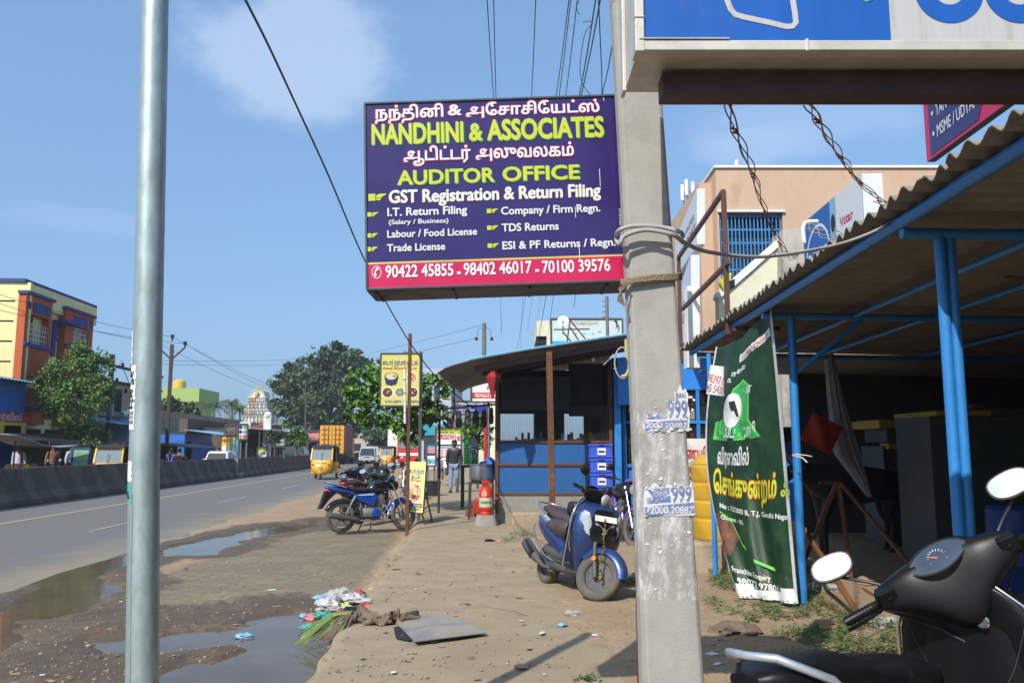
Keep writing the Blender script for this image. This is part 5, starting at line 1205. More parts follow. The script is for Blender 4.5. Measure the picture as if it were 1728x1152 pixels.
b.T=Matrix.Translation(q)@rotm(YAW)@Matrix.Rotation(R(28),4,'Y')
b.loft([sec(0,0,.02,.4,4),sec(0,0,.02,.4,4)])if False else None
n=12;b.grid(lambda u,v:Vector(((u-.5)*.44,-.07*math.sin(math.pi*u)*math.sin(math.pi*v)-.012*math.sin(9*u+7*v),(v-.5)*.42)),n,n);b.grid(lambda u,v:Vector(((.5-u)*.44,.07*math.sin(math.pi*u)*math.sin(math.pi*v),(v-.5)*.42)),n,n);b.m('film_thick');b.m('bag_black');b.tube([(-.1,0,.2),(-.05,0,.36),(.0,0,.2)],.006,6);b.T=None
tag(b.build('hanging_bag',smooth=60),'bright red bag hanging tilted in the dark shed','bag')
b=MB('tarp_white');T0,T1=P(1402,588,11.5),P(1470,838,11.2)
rings=[]
for k in range(15):
 t=k/14;c=T0.lerp(T1,t)+_cr*(-.05*math.sin(t*3));w=.10+.34*t if t<.72 else(.345-1.05*(t-.72));rings.append([c+_cr*(w*(.5+.04*math.sin(5*q+k*.2))*math.cos(2*math.pi*q/22)-w*.35)+_cf*(.07+.02*math.sin(q*2.9))*math.sin(2*math.pi*q/22)for q in range(22)])
b.loft(rings);tag(b.build('folded_tarpaulin',smooth=70),'pale folded tarpaulin hanging from the shed roof above the cow','tarpaulin')
b=MB('brown_wall');q=P(1700,437,6.6);b.T=Matrix.Translation(q)@rotm(YAW+R(18))@Matrix.Rotation(R(90),4,'X');b.lathe([(0,-.02),(.15,-.02),(.16,0),(.15,.02),(0,.02)],28);b.T=None
fr=lambda x,y,l=0:q+(_cr*math.cos(R(18))+_cf*math.sin(R(18)))*x+ZV*y-_cf*(.026+l);lettering(b,'சிவா',fr,-.10,.11,-.03,.09,.03,'paper_red',.001);b.m('rope');b.tube([q+ZV*.16,q+ZV*.36],.004,5);tag(b.build('hanging_sign',smooth=40),'round brown sign with orange lettering hanging under the shed roof','sign')
# ---- cow
cw=thing('cow','black cow standing in the shade of the shed behind the steel trestles','cow',loc=P(1440,932,12),rz=YAW)
q=P(1440,932,12);CT=Matrix.Translation((q.x,q.y,0))@rotm(YAW+R(12))
cc=[(None,(.48,0,1.02),.22,.27),(0,(.22,0,.98),.27,.30),(1,(-.1,0,.97),.28,.31),(2,(-.38,0,1.02),.23,.30),(3,(-.55,0,1.10),.15,.22),(4,(-.74,-.02,1.18),.11,.14),(5,(-.86,-.03,1.22),.10,.12),(6,(-1.0,-.04,1.12),.075,.085),(7,(-1.12,-.05,.98),.055,.055),
(0,(.56,.13,.85),.13,.16),(9,(.60,.14,.58),.075,.085),(10,(.68,.14,.44),.05,.055),(11,(.64,.14,.12),.035,.035),(12,(.62,.14,.03),.05,.045),(0,(.56,-.13,.85),.13,.16),(14,(.50,-.14,.58),.075,.085),(15,(.57,-.14,.44),.05,.055),(16,(.53,-.14,.12),.035,.035),(17,(.51,-.14,.03),.05,.045),
(3,(-.40,.13,.78),.10,.12),(19,(-.40,.13,.48),.06,.06),(20,(-.40,.13,.12),.036,.036),(21,(-.42,.13,.03),.05,.045),(3,(-.42,-.13,.78),.10,.12),(23,(-.52,-.13,.48),.06,.06),(24,(-.50,-.13,.12),.036,.036),(25,(-.52,-.13,.03),.05,.045),
(0,(.68,0,1.12),.06,.06),(27,(.76,0,.95),.022,.022),(28,(.77,0,.62),.02,.02),(29,(.77,0,.42),.035,.035)]
b=skinned('body',cc,cw,'cow_black',2);b.v=[tuple(CT@Vector(v))for v in b.v];b.T=CT
for s_ in(-1,1):b.ball((-.84,s_*.16-.03,1.22),.07,(.7,1.3,.45),10)
for s_ in(-1,1):b.m('sign_white');b.ball((-.97,s_*.075-.035,1.17),.012,n=6)
b.build('body',cw,smooth=180)
for s_ in(-1,1):b=MB('horn');b.T=CT;b.tube([(-.84,s_*.07-.03,1.3),(-.87,s_*.15-.03,1.38),(-.93,s_*.15-.03,1.48)],[.025,.018,.005],8);b.build('horn',cw,smooth=60)
# ---- steel trestles on the ground
def trestle(label,segs,grp=None):
 t=thing('steel_trestle',label,'trestle',loc=segs[0][0])
 for a,c in segs:b=MB('angle_brown');b.beam(a,c,.045,.03);b.build('bar',t,bevel=.003)
ap=P(1412,814,9.3);la=P(1351,930,10.6);la.z=.02;lb=G(1438,980,.02);lc=G(1592,1018,.02)
trestle('brown steel trestle with pointed top standing in front of the cow',[(ap-_cr*.2,ap),(ap,la),(ap+_cr*.02,lb),(ap+_cr*.04,lc),(lb,lc)])
d0=P(1356,891,8.7);k0=G(1464,1060,.02);e0=G(1366,1013,.02);f0=G(1576,1045,.02);g0=G(1405,993,.02);g1=G(1441,985,.02);h0=G(1588,1082,.02)
trestle('rusty steel trestle lying on the dirt beside the black scooter',[(d0,k0),(e0,k0+ZV*.03),(k0,f0),(g1-_cr*.3,g1),(g1,h0+ZV*.03),(f0+ZV*.03,G(1650,985,.02))])
# ---- green banner between two posts
bn=thing('cloth_banner','green printed cloth banner stretched between blue posts of the shed','banner',loc=G(1300,1012,0))
TL,TR,BR,BL=P(1209,585,9.5),P(1301,514,8.0),P(1347,1018,7.86),P(1247,1006,8.4)
def ban(x,y,l=0):
 top=TL.lerp(TR,x)-ZV*(.10*math.sin(math.pi*x));bot=BL.lerp(BR,x);left_in=.06*math.sin(math.pi*y)*(1-x)
 p=bot.lerp(top,y)-_cr*left_in*2.2+_cf*left_in*6
 w=.03*math.sin(x*17+y*2.5)+.03*math.sin(x*7-y*4+1)*(1-y*.4)+.05*math.exp(-((x-.42-.28*y)**2)/.006)*math.sin(math.pi*min(1,y*1.2))+.03*math.sin(y*9+x*3)*(1-x)*x
 nn=(_cf*-.8-_cr*.6);return p+nn*(w+l)
b=MB('banner_green');NU,NV=48,64;vs=[ban(i/NU,j/NV)for j in range(NV+1)for i in range(NU+1)]
for j in range(NV):
 for i in range(NU):
  x,y=(i+.5)/NU,(j+.5)/NV
  b.m('banner_hem' if x>.965 or(x<.03)else 'banner_white' if y<.035+.01*math.sin(x*9)else 'banner_lime' if False else 'banner_green')
  k=j*(NU+1)+i;b.v+=[tuple(vs[q])for q in(k,k+1,k+NU+2,k+NU+1)];n0=len(b.v)-4;b.f.append((n0,n0+1,n0+2,n0+3));b.mi.append(b.c)
cloth=b
def bpatch(poly,m,lift,sub=6):
 cx=sum(p[0]for p in poly)/len(poly);cy=sum(p[1]for p in poly)/len(poly);n=len(poly);P2=[]
 for i in range(n):
  a,c=poly[i],poly[(i+1)%n]
  for k in range(sub):P2.append((a[0]+(c[0]-a[0])*k/sub,a[1]+(c[1]-a[1])*k/sub))
 rings=[[ban(cx+(x-cx)*t,cy+(y-cy)*t,lift)for x,y in P2]for t in(1,.8,.6,.4,.2,.02)]
 print_b.m(m);print_b.loft([r for r in rings][::-1],caps=False)
print_b=MB('banner_white')
def bxy(X,Y):
 y=(1085-Y)/(1085-(150-110*((X-45)/195)));return((X-(46+(1-y)*60))/(192+(1-y)*36),y)
def bt(txt,X0,X1,base,cap,m,bold=.035,slope=0.0,lift=.004):
 lettering(print_b,txt,lambda x,y,l=0:ban(*bxy(x,-(y)+(x-X0)*slope),lift+l),X0,X1,-base,cap,bold,m)
bpatch([bxy(*q)for q in((44,225),(88,215),(112,330),(52,342))],'banner_white',.003);bt('98397 05',46,106,292,32,'paper_red',.03,-.05);bt('45 54300',50,108,330,32,'paper_red',.03,-.05)
bpatch([bxy(*q)for q in((142,165),(232,110),(236,140),(145,196))],'banner_white',.003);bt('20+ FRANCHISED',147,230,190,18,'paper_red',.04,-.60)
bpatch([bxy(*q)for q in((92,445),(128,415),(140,300),(165,262),(190,290),(196,420),(228,490),(92,516))],'banner_lime',.003)
bpatch([bxy(*q)for q in((97,447),(130,422),(144,305),(165,272),(186,295),(190,425),(220,486),(97,508))],'logo_green',.0045)
bpatch([bxy(145+27*math.cos(a),385+70*math.sin(a))for a in[2*math.pi*k/18 for k in range(18)]],'banner_white',.006)
bpatch([bxy(*q)for q in((135,352),(150,345),(160,380),(166,410),(160,408),(152,385),(146,388),(140,372))],'ink_black',.0075)
for k,(ch,X,Y)in enumerate((('க',118,275),('ா',130,250),('கு',143,238),('ன',155,225))):bt(ch,X,X+14,Y,16,'banner_white',.03)
bt('லா',165,198,320,26,'banner_white',.03);bt('கருப்பட்டி காபி',94,214,498,36,'banner_white',.035,-.12)
bt('விரைவில்',108,200,606,46,'banner_white',.045,-.15);bt('ெசங்குன்றம்',99,270,722,62,'poster_red',.09,-.03,.0035);bt('ெசங்குன்றம்',99,270,720,60,'sign_lime',.05,-.03,.0052);bt('ஃ',280,304,712,34,'sign_lime',.05)
bt('No : 12/2003 B, T.J, Gandhi Nagar,',112,304,777,18,'banner_white',.03,.09);bt('Chennai - 52.',112,182,818,14,'banner_white',.03,.05)
bpatch([bxy(*q)for q in((112,800),(190,840),(240,905),(240,912),(188,850),(112,808))][::-1],'banner_lime',.004)if False else None
pl_=[(110,795),(140,820),(165,900),(200,950),(250,975),(300,1000)]
print_b.m('banner_lime')
pr=[bxy(x,y)for x,y in pl_];print_b.loft([[ban(x,y-.006,.004),ban(x,y+.006,.004)]for x,y in pr],closed=False)
bpatch([bxy(*q)for q in((97,800),(115,795),(150,845),(155,880),(120,950),(98,935))],'banner_brown',.004)
bt('Franchise Enquiry',118,236,1000,19,'banner_white',.025,.16);bt('98072 97801',128,262,1040,22,'banner_white',.025,.12)
cloth.build('cloth',bn,smooth=180);print_b.build('print',bn)
b=MB('pvc');b.tube([P(1343,766,7.86)-_cr*.03,P(1352,770,7.84),P(1337,768,7.82),P(1354,772,7.82),P(1362,780,7.8)],.006,6);b.tube([P(1343,766,7.84),P(1362,768,7.8),P(1370,770,7.82)],.005,6);b.build('tie_cord',bn,smooth=60)
# ---- yellow wrapped water tank on a plinth
b=MB('plinth_tan');q=P(1212,955,10.5);b.T=Matrix.Translation((q.x,q.y,-.03))@rotm(YAW-R(4));b.box(-.42,.9,-.42,.7,0,.41);b.T=None;tag(b.build('plinth',bevel=.03),'broken tan concrete plinth under the yellow water tank','plinth')
tk_=thing('water_tank','yellow ribbed water tank wrapped in clear film on a concrete plinth','tank',loc=(q.x,q.y,.385));CTK=P(1216,905,10.5)
TT=Matrix.Translation((CTK.x,CTK.y,.385));b=MB('drum_yellow');pr=[(0,0),(.31,0),(.325,.03)]
for k in range(4):z=.06+k*.215;pr+=[(.325,z),(.335,z+.03),(.335,z+.17),(.315,z+.19),(.315,z+.20)]
pr+=[(.32,.92),(.28,.99),(.2,1.03),(.17,1.03),(.17,1.07),(0,1.08)]
b.lathe(pr,40,TT)
cyl=lambda x,y,l=0:TT@Vector((.337+l,0,0)).lerp(Vector((0,0,0)),0)if False else Vector((CTK.x,CTK.y,.385+y))+(_cr*math.sin(x/.337)-_cf*math.cos(x/.337))*(.337+l)
lettering(b,'VECTUS',cyl,.03,.38,.55,.085,.05,'ink_black',.003);lettering(b,'TRIPLE LAYER',cyl,.05,.3,.27,.035,.02,'ink_black',.003);b.m('ink_black');b.add([cyl(.05,.255,.003),cyl(.3,.255,.003),cyl(.3,.26,.003),cyl(.05,.26,.003)],[(0,1,2,3)]);b.build('tank_body',tk_,smooth=35)
b=MB('film');rings=[]
for k in range(22):
 z=-.01+k*.052;rings.append([Vector((CTK.x,CTK.y,.385+z))+Vector((math.cos(a),math.sin(a),0))*((.36 if z<.93 else .36-(z-.93)*1.35)+.018*noise.noise(Vector((math.cos(a)*3,math.sin(a)*3,z*6))))for a in[2*math.pi*q_/48 for q_ in range(48)]])
b.loft(rings,caps=False);b.build('film_wrap',tk_,smooth=70)
# ---- near two-wheelers
body_a=R(35)+YAW
hb_w=P(1606,952,3.12);MB_=rotm(body_a)@Matrix.Rotation(R(-5),4,'X')@Matrix.Diagonal((1.05,1.05,1.05,1))
loc0=hb_w-MB_@Vector((.30,0,1.03));loc0.z=-.0
make_scooter('black scooter seen from behind with two bright mirrors, at the lower right',Matrix.Translation(loc0)@MB_,'black_satin','chrome','black_satin',34,face=False,rig='scoot_silver',mtilt=.32,tilt=-11)
r0,f0_=G(923,985),G(1004,1015)
Mb=ground_frame(r0,f0_,1.24)
scoot_M=Mb@Matrix.Rotation(R(-10),4,'X')
make_scooter('blue scooter with garland and chrome guards parked beside the concrete pole',scoot_M,'scoot_blue','chrome','seat_brown',38,face=True,tyrem='tyre_dusty')
S30=steer_T((.33,0,1.0),26,R(38))
b=MB('garland');rnd=random.Random(2)
gl=[Vector(p)for p in((.545,-.10,.78),(.60,-.12,.62),(.66,-.13,.5),(.67,-.14,.38),(.70,-.13,.26),(.72,-.12,.20))]
b.T=scoot_M@S30
for i in range(len(gl)-1):
 for k in range(40):
  c=gl[i].lerp(gl[i+1],k/40);d=Vector((rnd.gauss(0,1),rnd.gauss(0,1),rnd.gauss(0,1))).normalized();p=c+d*.018;q=Vector((rnd.gauss(0,1),rnd.gauss(0,1),rnd.gauss(0,1))).normalized()*.005
  b.m(rnd.choice(['garland','garland','ink_black']));b.add([c-q,c+q,p+q,p-q],[(0,1,2,3)])
b.T=None;tag(b.build('garland'),'gold tinsel garland hanging from the front of the blue scooter','garland')
b=MB('black_plastic');b.T=scoot_M;b.loft([sec(-.16,.80,.16,.04,4),sec(-.15,.86,.20,.15,4),sec(.02,.865,.21,.15,4),sec(.05,.83,.17,.08,4)]);b.T=None;tag(b.build('shoulder_bag',smooth=40,bevel=.01),'black bag resting on the front of the blue scooter seat','bag')
# ================================================================ KIOSK, MAN, BIKES AND THE REST OF THE RIGHT SIDE
KX=P(836,880,16.9);K0=Vector((KX.x,KX.y,0))
def K(x,y,z=0.):return K0+_cr*x+_cf*y+ZV*z
def kz(py,d=16.9):return 1.5+(755-py)*d/1400
def kx(px,d=16.9):return(px-836)*d/1400 if d==16.9 else(px-CX)*d/1400-(836-CX)*16.9/1400
KM=Matrix(((_cr.x,_cf.x,0,K0.x),(_cr.y,_cf.y,0,K0.y),(0,0,1,0),(0,0,0,1)))
ki=thing('roadside_kiosk','blue mesh fronted roadside kiosk with a curved tin roof','kiosk',loc=K0,rz=YAW)
def kb(m):b=MB(m);b.T=KM;return b
b=kb('plinth');b.box(0,2.5,0,2.6,-.05,kz(833));b.build('base',ki,bevel=.02)
zc0,zc1,zc2=kz(832),kz(783),kz(745)
b=kb('blue_panel');b.box(.06,2.3,.02,.05,zc0,zc2);b.box(.04,.06,.05,2.4,zc0,zc2);b.build('counter_panel',ki)
b=kb('rust');
for z in(zc0+.01,zc1,zc2):b.box(.02,2.34,-.02,.03,z-.025,z+.025)
b.box(-.01,.06,-.03,.05,kz(863),3.0);b.box(2.3,2.36,-.03,.04,zc0,3.2);b.box(.0,.05,2.4,2.46,zc0,2.9);b.build('frame_bars',ki)
b=kb('mesh_wire')
for k in range(58):x=.07+k*.0385;b.box(x-.002,x+.002,-.006,.0,zc0,kz(690)+.05)
for k in range(50):z=zc0+.02+k*.0385;b.box(.06,2.3,-.012,-.006,z-.002,z+.002)if z<kz(690)+.05 else None
b.build('wire_mesh',ki)
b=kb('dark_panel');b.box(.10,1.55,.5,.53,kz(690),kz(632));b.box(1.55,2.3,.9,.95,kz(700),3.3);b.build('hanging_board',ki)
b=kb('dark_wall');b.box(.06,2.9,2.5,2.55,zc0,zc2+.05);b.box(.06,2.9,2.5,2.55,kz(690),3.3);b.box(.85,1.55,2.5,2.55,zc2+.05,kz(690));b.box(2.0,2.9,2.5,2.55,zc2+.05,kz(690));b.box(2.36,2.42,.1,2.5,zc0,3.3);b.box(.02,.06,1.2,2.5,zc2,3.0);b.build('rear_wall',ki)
b=kb('counter_grey');b.box(.3,2.2,.25,.6,zc2-.2,zc2-.15);b.box(.4,2.2,1.9,2.4,zc2-.1,zc2-.05);sh_=b.build('shelf',ki)
b=kb('card');rnd=random.Random(9)
for k in range(26):
 x=.4+k*.07;h=rnd.uniform(.05,.3);b.m(rnd.choice(['card','bag_pink','label_white','crate_blue','dark_panel','bag_teal','poster_yellow']));b.box(x,x+.06,2.05,2.2,zc2-.05,zc2-.05+h)
b.build('packet_row',sh_)
prof=[(736,629),(750,620),(764,615),(790,608),(820,602),(889,590),(980,576),(1066,563)]
rp=[((px-CX)*15.3/1400-(836-CX)*16.9/1400,1.5+(755-py)*15.3/1400)for px,py in prof]
b=kb('tin_sheet');rows=[]
for k in range(47):
 y=-1.6+k*.12;off=.10*(y+1.6)/5.4;w=.012*(1 if k%2 else-1)
 rows.append([Vector((x+off,y,z+w))for x,z in rp]+[Vector((x+off,y,z+w-.004))for x,z in rp[::-1]])
b.loft(rows);b.build('roof',ki,smooth=35)
b=kb('tin_edge_blue');b.tube([(x,-1.61,z+.012)for x,z in rp[3:]],.016,6);b.build('roof_edge',ki)
b=kb('rust');xp=(917-CX)*15.4/1400-(836-CX)*16.9/1400;xq=(931-CX)*15.4/1400-(836-CX)*16.9/1400
b.beam((xq,-1.5,-.05),(xq-.05,-1.5,1.5+(755-592)*15.4/1400),.115,.07,up=(0,1,0));b.build('post',ki,bevel=.008)
b=kb('maroon_steel');b.beam((rp[3][0]+.1,-1.35,rp[3][1]-.14),(rp[-1][0],-1.35,rp[-1][1]-.14),.07,.10);b.beam((rp[3][0]+.2,.1,rp[3][1]-.1),(rp[-1][0]+.1,.1,rp[-1][1]-.1),.06,.08);b.beam((-.0,-1.4,3.02),(.0,.2,3.0),.06);b.build('roof_beam',ki)
b=kb('blue_frame')
b.box(2.40,2.53,-.12,.02,-.05,kz(628));b.box(2.58,2.66,.1,.2,-.05,3.35);b.build('corner_post',ki,bevel=.006)
bs=thing('blue_shop','bright blue shop front with mesh windows, right of the kiosk','shop',loc=K(3.6,.2))
b=kb('blue_panel');b.box(2.55,3.6,.22,.26,-.05,kz(785));b.box(2.55,6.2,.22,.26,kz(655),3.35);b.box(3.6,7.6,.22,.26,-.05,kz(745));b.box(2.45,3.6,-.25,-.2,2.35,3.3);b.build('front_panel',bs)
b=kb('blue_frame')
for x in(2.6,3.05,3.62,4.15,4.62,5.2,5.8,6.4,7.0):b.box(x-.035,x+.035,.16,.24,kz(785),kz(650))
for z in(kz(785),kz(712),kz(655)):b.box(2.55,7.6,.15,.22,z-.03,z+.03)
b.build('window_frame',bs,bevel=.005)
b=kb('mesh_wire')
for k in range(100):x=2.58+k*.05;b.box(x-.004,x+.004,.2,.205,kz(785),kz(655))
for k in range(34):z=kz(785)+k*.05;b.box(2.58,7.6,.205,.21,z-.004,z+.004)if z<kz(655)else None
b.build('wire_mesh',bs)
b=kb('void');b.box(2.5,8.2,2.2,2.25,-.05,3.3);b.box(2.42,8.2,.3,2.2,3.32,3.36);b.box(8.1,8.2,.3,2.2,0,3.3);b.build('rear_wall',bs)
b=kb('label_white');rnd=random.Random(12)
for k in range(60):
 x=2.65+rnd.random()*4.6;z=rnd.choice([kz(748),kz(706)]);h=rnd.uniform(.08,.28);b.m(rnd.choice(['label_white','bag_pink','card','poster_yellow','bag_teal','paper_red','dark_panel']));b.box(x,x+.08,.5+rnd.random()*.3,.85,z,z+h)
b.m('dark_wall');b.box(2.6,7.5,.45,.9,kz(748)-.03,kz(748));b.box(2.6,7.5,.45,.9,kz(706)-.03,kz(706));b.build('stocked_shelf',bs)
b=kb('card');b.prism([(2.78,kz(778)),(3.2,kz(778)),(3.2,kz(735)),(3.0,kz(733))],-.13,-.1,Matrix.Rotation(R(90),4,'X'));b.m('label_white');b.box(2.72,2.8,.12,.14,kz(695),kz(685));b.build('card_sheet',bs)
ws=thing('painted_board','white painted board with red letters behind the yellow tank','sign',loc=P(1195,838,13))
fw_=board_fn(P(1155,842,13),_cr,ZV,-_cf,1,1);wpx=13/1400
b=signboard(ws,fw_,130*wpx,100*wpx,.03,'white_wall',None);lettering(b,'ணயோ',fw_,.05,.45,.62,.13,.06,'sign_red',.003);lettering(b,'STAR',fw_,.08,.62,.30,.2,.06,'sign_red',.003);lettering(b,'CALL NOW',fw_,.1,.5,.06,.05,.03,'ink_black',.003);b.build('board',ws)
b=kb('red_cloth');q=K(-.12,-1.3,3.05);b.T=None;L_=Matrix.Translation(P(831,640,15.6))
b.T=L_;b.loft([[Vector((r*math.cos(a),r*math.sin(a),z))for a in[2*math.pi*k/6 for k in range(6)]]for r,z in((.01,.32),(.115,.04),(.10,-.02),(.015,-.36))]);b.T=None;tag(b.build('paper_lantern'),'red star shaped paper lantern hanging at the kiosk corner','lantern')
b=MB('label_white');q=P(1001,606,16.2);b.ball(q,.035,(1,1,1.2),12);b.m('ink_black');b.tube([q+ZV*.04,q+ZV*.12],.018,8);b.tube([q+ZV*.12,q+ZV*.22-_cr*.02],.004,5);tag(b.build('light_bulb',smooth=60),'unlit white bulb hanging under the kiosk roof','bulb')
def crate(name,c,s3,m,label,cat,grp,rz,T=None,tabm='label_white'):
 t=thing(name,label,cat,loc=c,rz=rz,local=True,group=grp);w,d,h=s3;b=MB(m)
 b.box(-w/2,w/2,-d/2,d/2,0,.012)
 for x0,x1,y0,y1 in((-w/2,w/2,-d/2,-d/2+.01),(-w/2,w/2,d/2-.01,d/2),(-w/2,-w/2+.01,-d/2+.01,d/2-.01),(w/2-.01,w/2,-d/2+.01,d/2-.01)):b.box(x0,x1,y0,y1,.012,h)
 e=.016
 for z0,z1 in((h-.035,h-.004),(.02,.045)):
  b.box(-w/2-e,w/2+e,-d/2-e,-d/2-.0005,z0,z1);b.box(-w/2-e,w/2+e,d/2+.0005,d/2+e,z0,z1);b.box(-w/2-e,-w/2-.0005,-d/2,d/2,z0,z1);b.box(w/2+.0005,w/2+e,-d/2,d/2,z0,z1)
 for k in range(5):x=-w/2+w*(k+.5)/5;b.box(x-.006,x+.006,-d/2-.01,-d/2-.0003,.045,h-.035)
 b.build('body',t,bevel=.004)
 if tabm:b=MB(tabm);b.box(-w*.2,w*.2,-d/2-.019,-d/2-.0165,h*.25,h*.72);b.m('crate_purple');b.box(-w*.15,w*.15,-d/2-.0205,-d/2-.0192,h*.4,h*.55);b.build('paper_label',t)
 b=MB('ink_black');b.box(-.045,.045,-d/2-.0185,-d/2-.0163,h-.03,h-.012);b.build('hand_slot',t)
 return t
ordn=['topmost','second from the top','third from the top','lowest']
D_=14.0;base=P(1015,884,D_);base.z=0;hh=24.2*D_/1400
ys=[(758,'crate_blue'),(782,'crate_blue'),(806,'crate_blue'),(830,'crate_blue'),(853,'crate_red'),(877,'crate_red')]
nz_=6
for k in range(nz_):
 m='crate_blue' if k>=2 else 'crate_red';n=nz_-1-k
 lab=('blue crate, %s blue one in the stack by the kiosk'%ordn[n])if k>=2 else('red plastic crate, %s red one under the blue crates'%('upper' if k==1 else 'lowest'))
 crate('plastic_crate',base+ZV*(.0+k*(hh+.002)+.10)+_cr*.006*math.sin(k*2.3),(.345,.32,hh),m,lab,'crate','blue and red crates stacked by the kiosk',YAW+.03*math.sin(k*4.),tabm='label_white')
b=MB('plinth');b.T=Matrix.Translation(base)@rotm(YAW);b.box(-.22,.22,-.2,.2,-.05,.095);b.T=None;tag(b.build('concrete_block',bevel=.015),'low grey block under the stack of crates','block')
b=MB('plinth_tan');q=G(885,884);b.T=Matrix.Translation(q)@rotm(.2);b.box(-.25,.5,0,.5,-.05,.22);b.T=None;tag(b.build('concrete_block',bevel=.03),'pale broken block at the foot of the kiosk wall','block')
st_=thing('cooking_stand','sooty metal cooking stand with splayed legs left of the kiosk','stand',loc=P(812,868,18.2));q=P(812,872,18.0);q.z=0
T_=Matrix.Translation(q)@rotm(YAW);b=MB('dark_panel');b.T=T_;zt=1.5+(755-811)*18/1400
b.box(-.26,.26,-.26,.26,zt-.04,zt)
for x in(-.24,.24):
 for y in(-.24,.24):b.beam((x*1.05,y*1.05,0),(x,y,zt-.04),.04)
b.build('frame',st_);b=MB('bag_red');b.T=T_;b.box(-.16,.2,-.2,.2,.12,.42);b.build('red_tin',st_,bevel=.02)
b=MB('aluminium');b.lathe([(.0,0),(.22,0),(.27,.04),(.285,.12),(.275,.34),(.30,.36),(.30,.375),(.265,.36),(.26,.1),(0,.06)],32,T_@Matrix.Translation((.02,0,zt+.001)));tag(b.build('cooking_pot',smooth=50),'large dark aluminium cooking pot on the stand by the kiosk','pot')
b=MB('blue_cloth');rnd=random.Random(3);b.T=T_@Matrix.Translation((.16,-.05,zt+.36));b.grid(lambda u,v:Vector(((u-.5)*.4,(v-.5)*.3,.11*math.sin(math.pi*u)*math.sin(math.pi*v)+.03*math.sin(9*u+5*v)+.02)),12,12);b.T=None;tag(b.build('blue_cloth',smooth=80,solid=.01),'crumpled blue cloth lying over the cooking pot','cloth')
lp=thing('gas_cylinder','red gas cylinder with a pale green band beside the kiosk post','gas cylinder',loc=P(820,868,16.6));q=P(820,868,16.5);zb_=q.z;T_=Matrix.Translation(q)
b=MB('plinth');b.T=Matrix.Translation((q.x,q.y,0));b.loft([secz(-.05,0,.5,.5,4),secz(zb_-.0,0,.36,.36,4)]);b.T=None;tag(b.build('cement_mound',smooth=30),'rough cement mound under the red gas cylinder','mound')
b=MB('lpg_red');r=11.4*16.5/1400;H_=43*16.5/1400
b.lathe([(r*.8,0),(r*.86,.0),(r*.86,.05),(r*.8,.06),(r,.10),(r,H_*.30)],28,T_,caps=False);b.m('lpg_band');b.lathe([(r,H_*.30),(r*1.004,H_*.31),(r*1.004,H_*.64),(r,H_*.65)],28,T_,caps=False);b.m('lpg_red');b.lathe([(r,H_*.65),(r,H_*.9),(r*.85,H_*1.0),(r*.5,H_*1.07),(.0,H_*1.09)],28,T_,caps=False)
cl2=lambda x,y,l=0:q+ZV*y+(_cr*math.sin(x/r)-_cf*math.cos(x/r))*(r*1.01+l)
lettering(b,'BHARAT GAS',cl2,-.11,.11,H_*.44,.045,.04,'ink_black',.002)if False else lettering(b,'COOKING GAS',cl2,-.11,.11,H_*.44,.045,.04,'ink_black',.002)
b.m('lpg_band');b.add([cl2(.05*math.cos(a)-.03,H_*.8+.05*math.sin(a),.003)for a in[2*math.pi*k/16 for k in range(16)]],[tuple(range(16))]);b.build('body',lp,smooth=40)
b=MB('lpg_red')
for k in range(4):a=k*math.pi/2+.5;p=q+ZV*(H_*1.0)+Vector((math.cos(a),math.sin(a),0))*r*.6;b.beam(p,p+ZV*.14,.025)
b.lathe([(r*.62,H_*1.0+.12),(r*.7,H_+.12),(r*.7,H_+.15),(r*.62,H_+.15),(r*.62,H_+.12)],24,T_,caps=False);b.build('handle_ring',lp,smooth=40)
b=MB('chrome');b.tube([q+ZV*(H_*1.07),q+ZV*(H_+.1)],.03,10);b.build('valve',lp)
b=MB('brick_red');q=G(797,872);b.T=Matrix.Translation(q)@rotm(YAW);
for k in range(3):b.box(-.16+.01*k,.2-.01*k,0,.25,.055*k,.055*k+.05)
b.T=None;tag(b.build('brick_step',bevel=.006),'small red brick step on the path beside the gas cylinder','step')
for(px,y0,y1,wpx_,m,nn,lab)in((789,742,783,11.5,'crate_green',10,'bright green'),(800.5,763,782,10,'crate_teal',5,'dark teal'),(799,741,763,9,'crate_purple',4,'deep purple')):
 d=21.0+(m!='crate_green')*.5;q=P(px,y1,d);h=(y1-y0)*d/1400/nn;w=wpx_*d/1400
 for k in range(nn):
  b=MB(m);b.T=Matrix.Translation((q.x,q.y,q.z+k*h))@rotm(YAW+.05*math.sin(k*3));b.box(-w/2,w/2,-w/2,w/2,0,h*.93);b.box(-w/2-.015,w/2+.015,-w/2-.015,w/2+.015,h*.62,h*.86);b.T=None
  tag(b.build('egg_crate',bevel=.004),lab+' crate in the crate tower on the table behind the cooking pot','crate',lab+' crates on the table')
tb=thing('wooden_table','low table carrying green and teal crates beside the path','table',loc=P(800,850,21.2));q=P(798,784,21.2);b=MB('dark_wall');T_=Matrix.Translation((q.x,q.y,0))@rotm(YAW);b.T=T_;b.box(-.3,.45,-.3,.4,q.z-.06,q.z-.005);b.build('table_top',tb)
for x in(-.26,.4):
 for y in(-.26,.36):b=MB('dark_wall');b.T=T_;b.box(x-.025,x+.025,y-.025,y+.025,0,q.z-.06);b.build('leg',tb)
DR=19.5;rl=thing('display_rail','thin steel rail on posts left of the kiosk, carrying black mouldings','rail',loc=P(754,855,DR));zr=P(790,688,DR).z
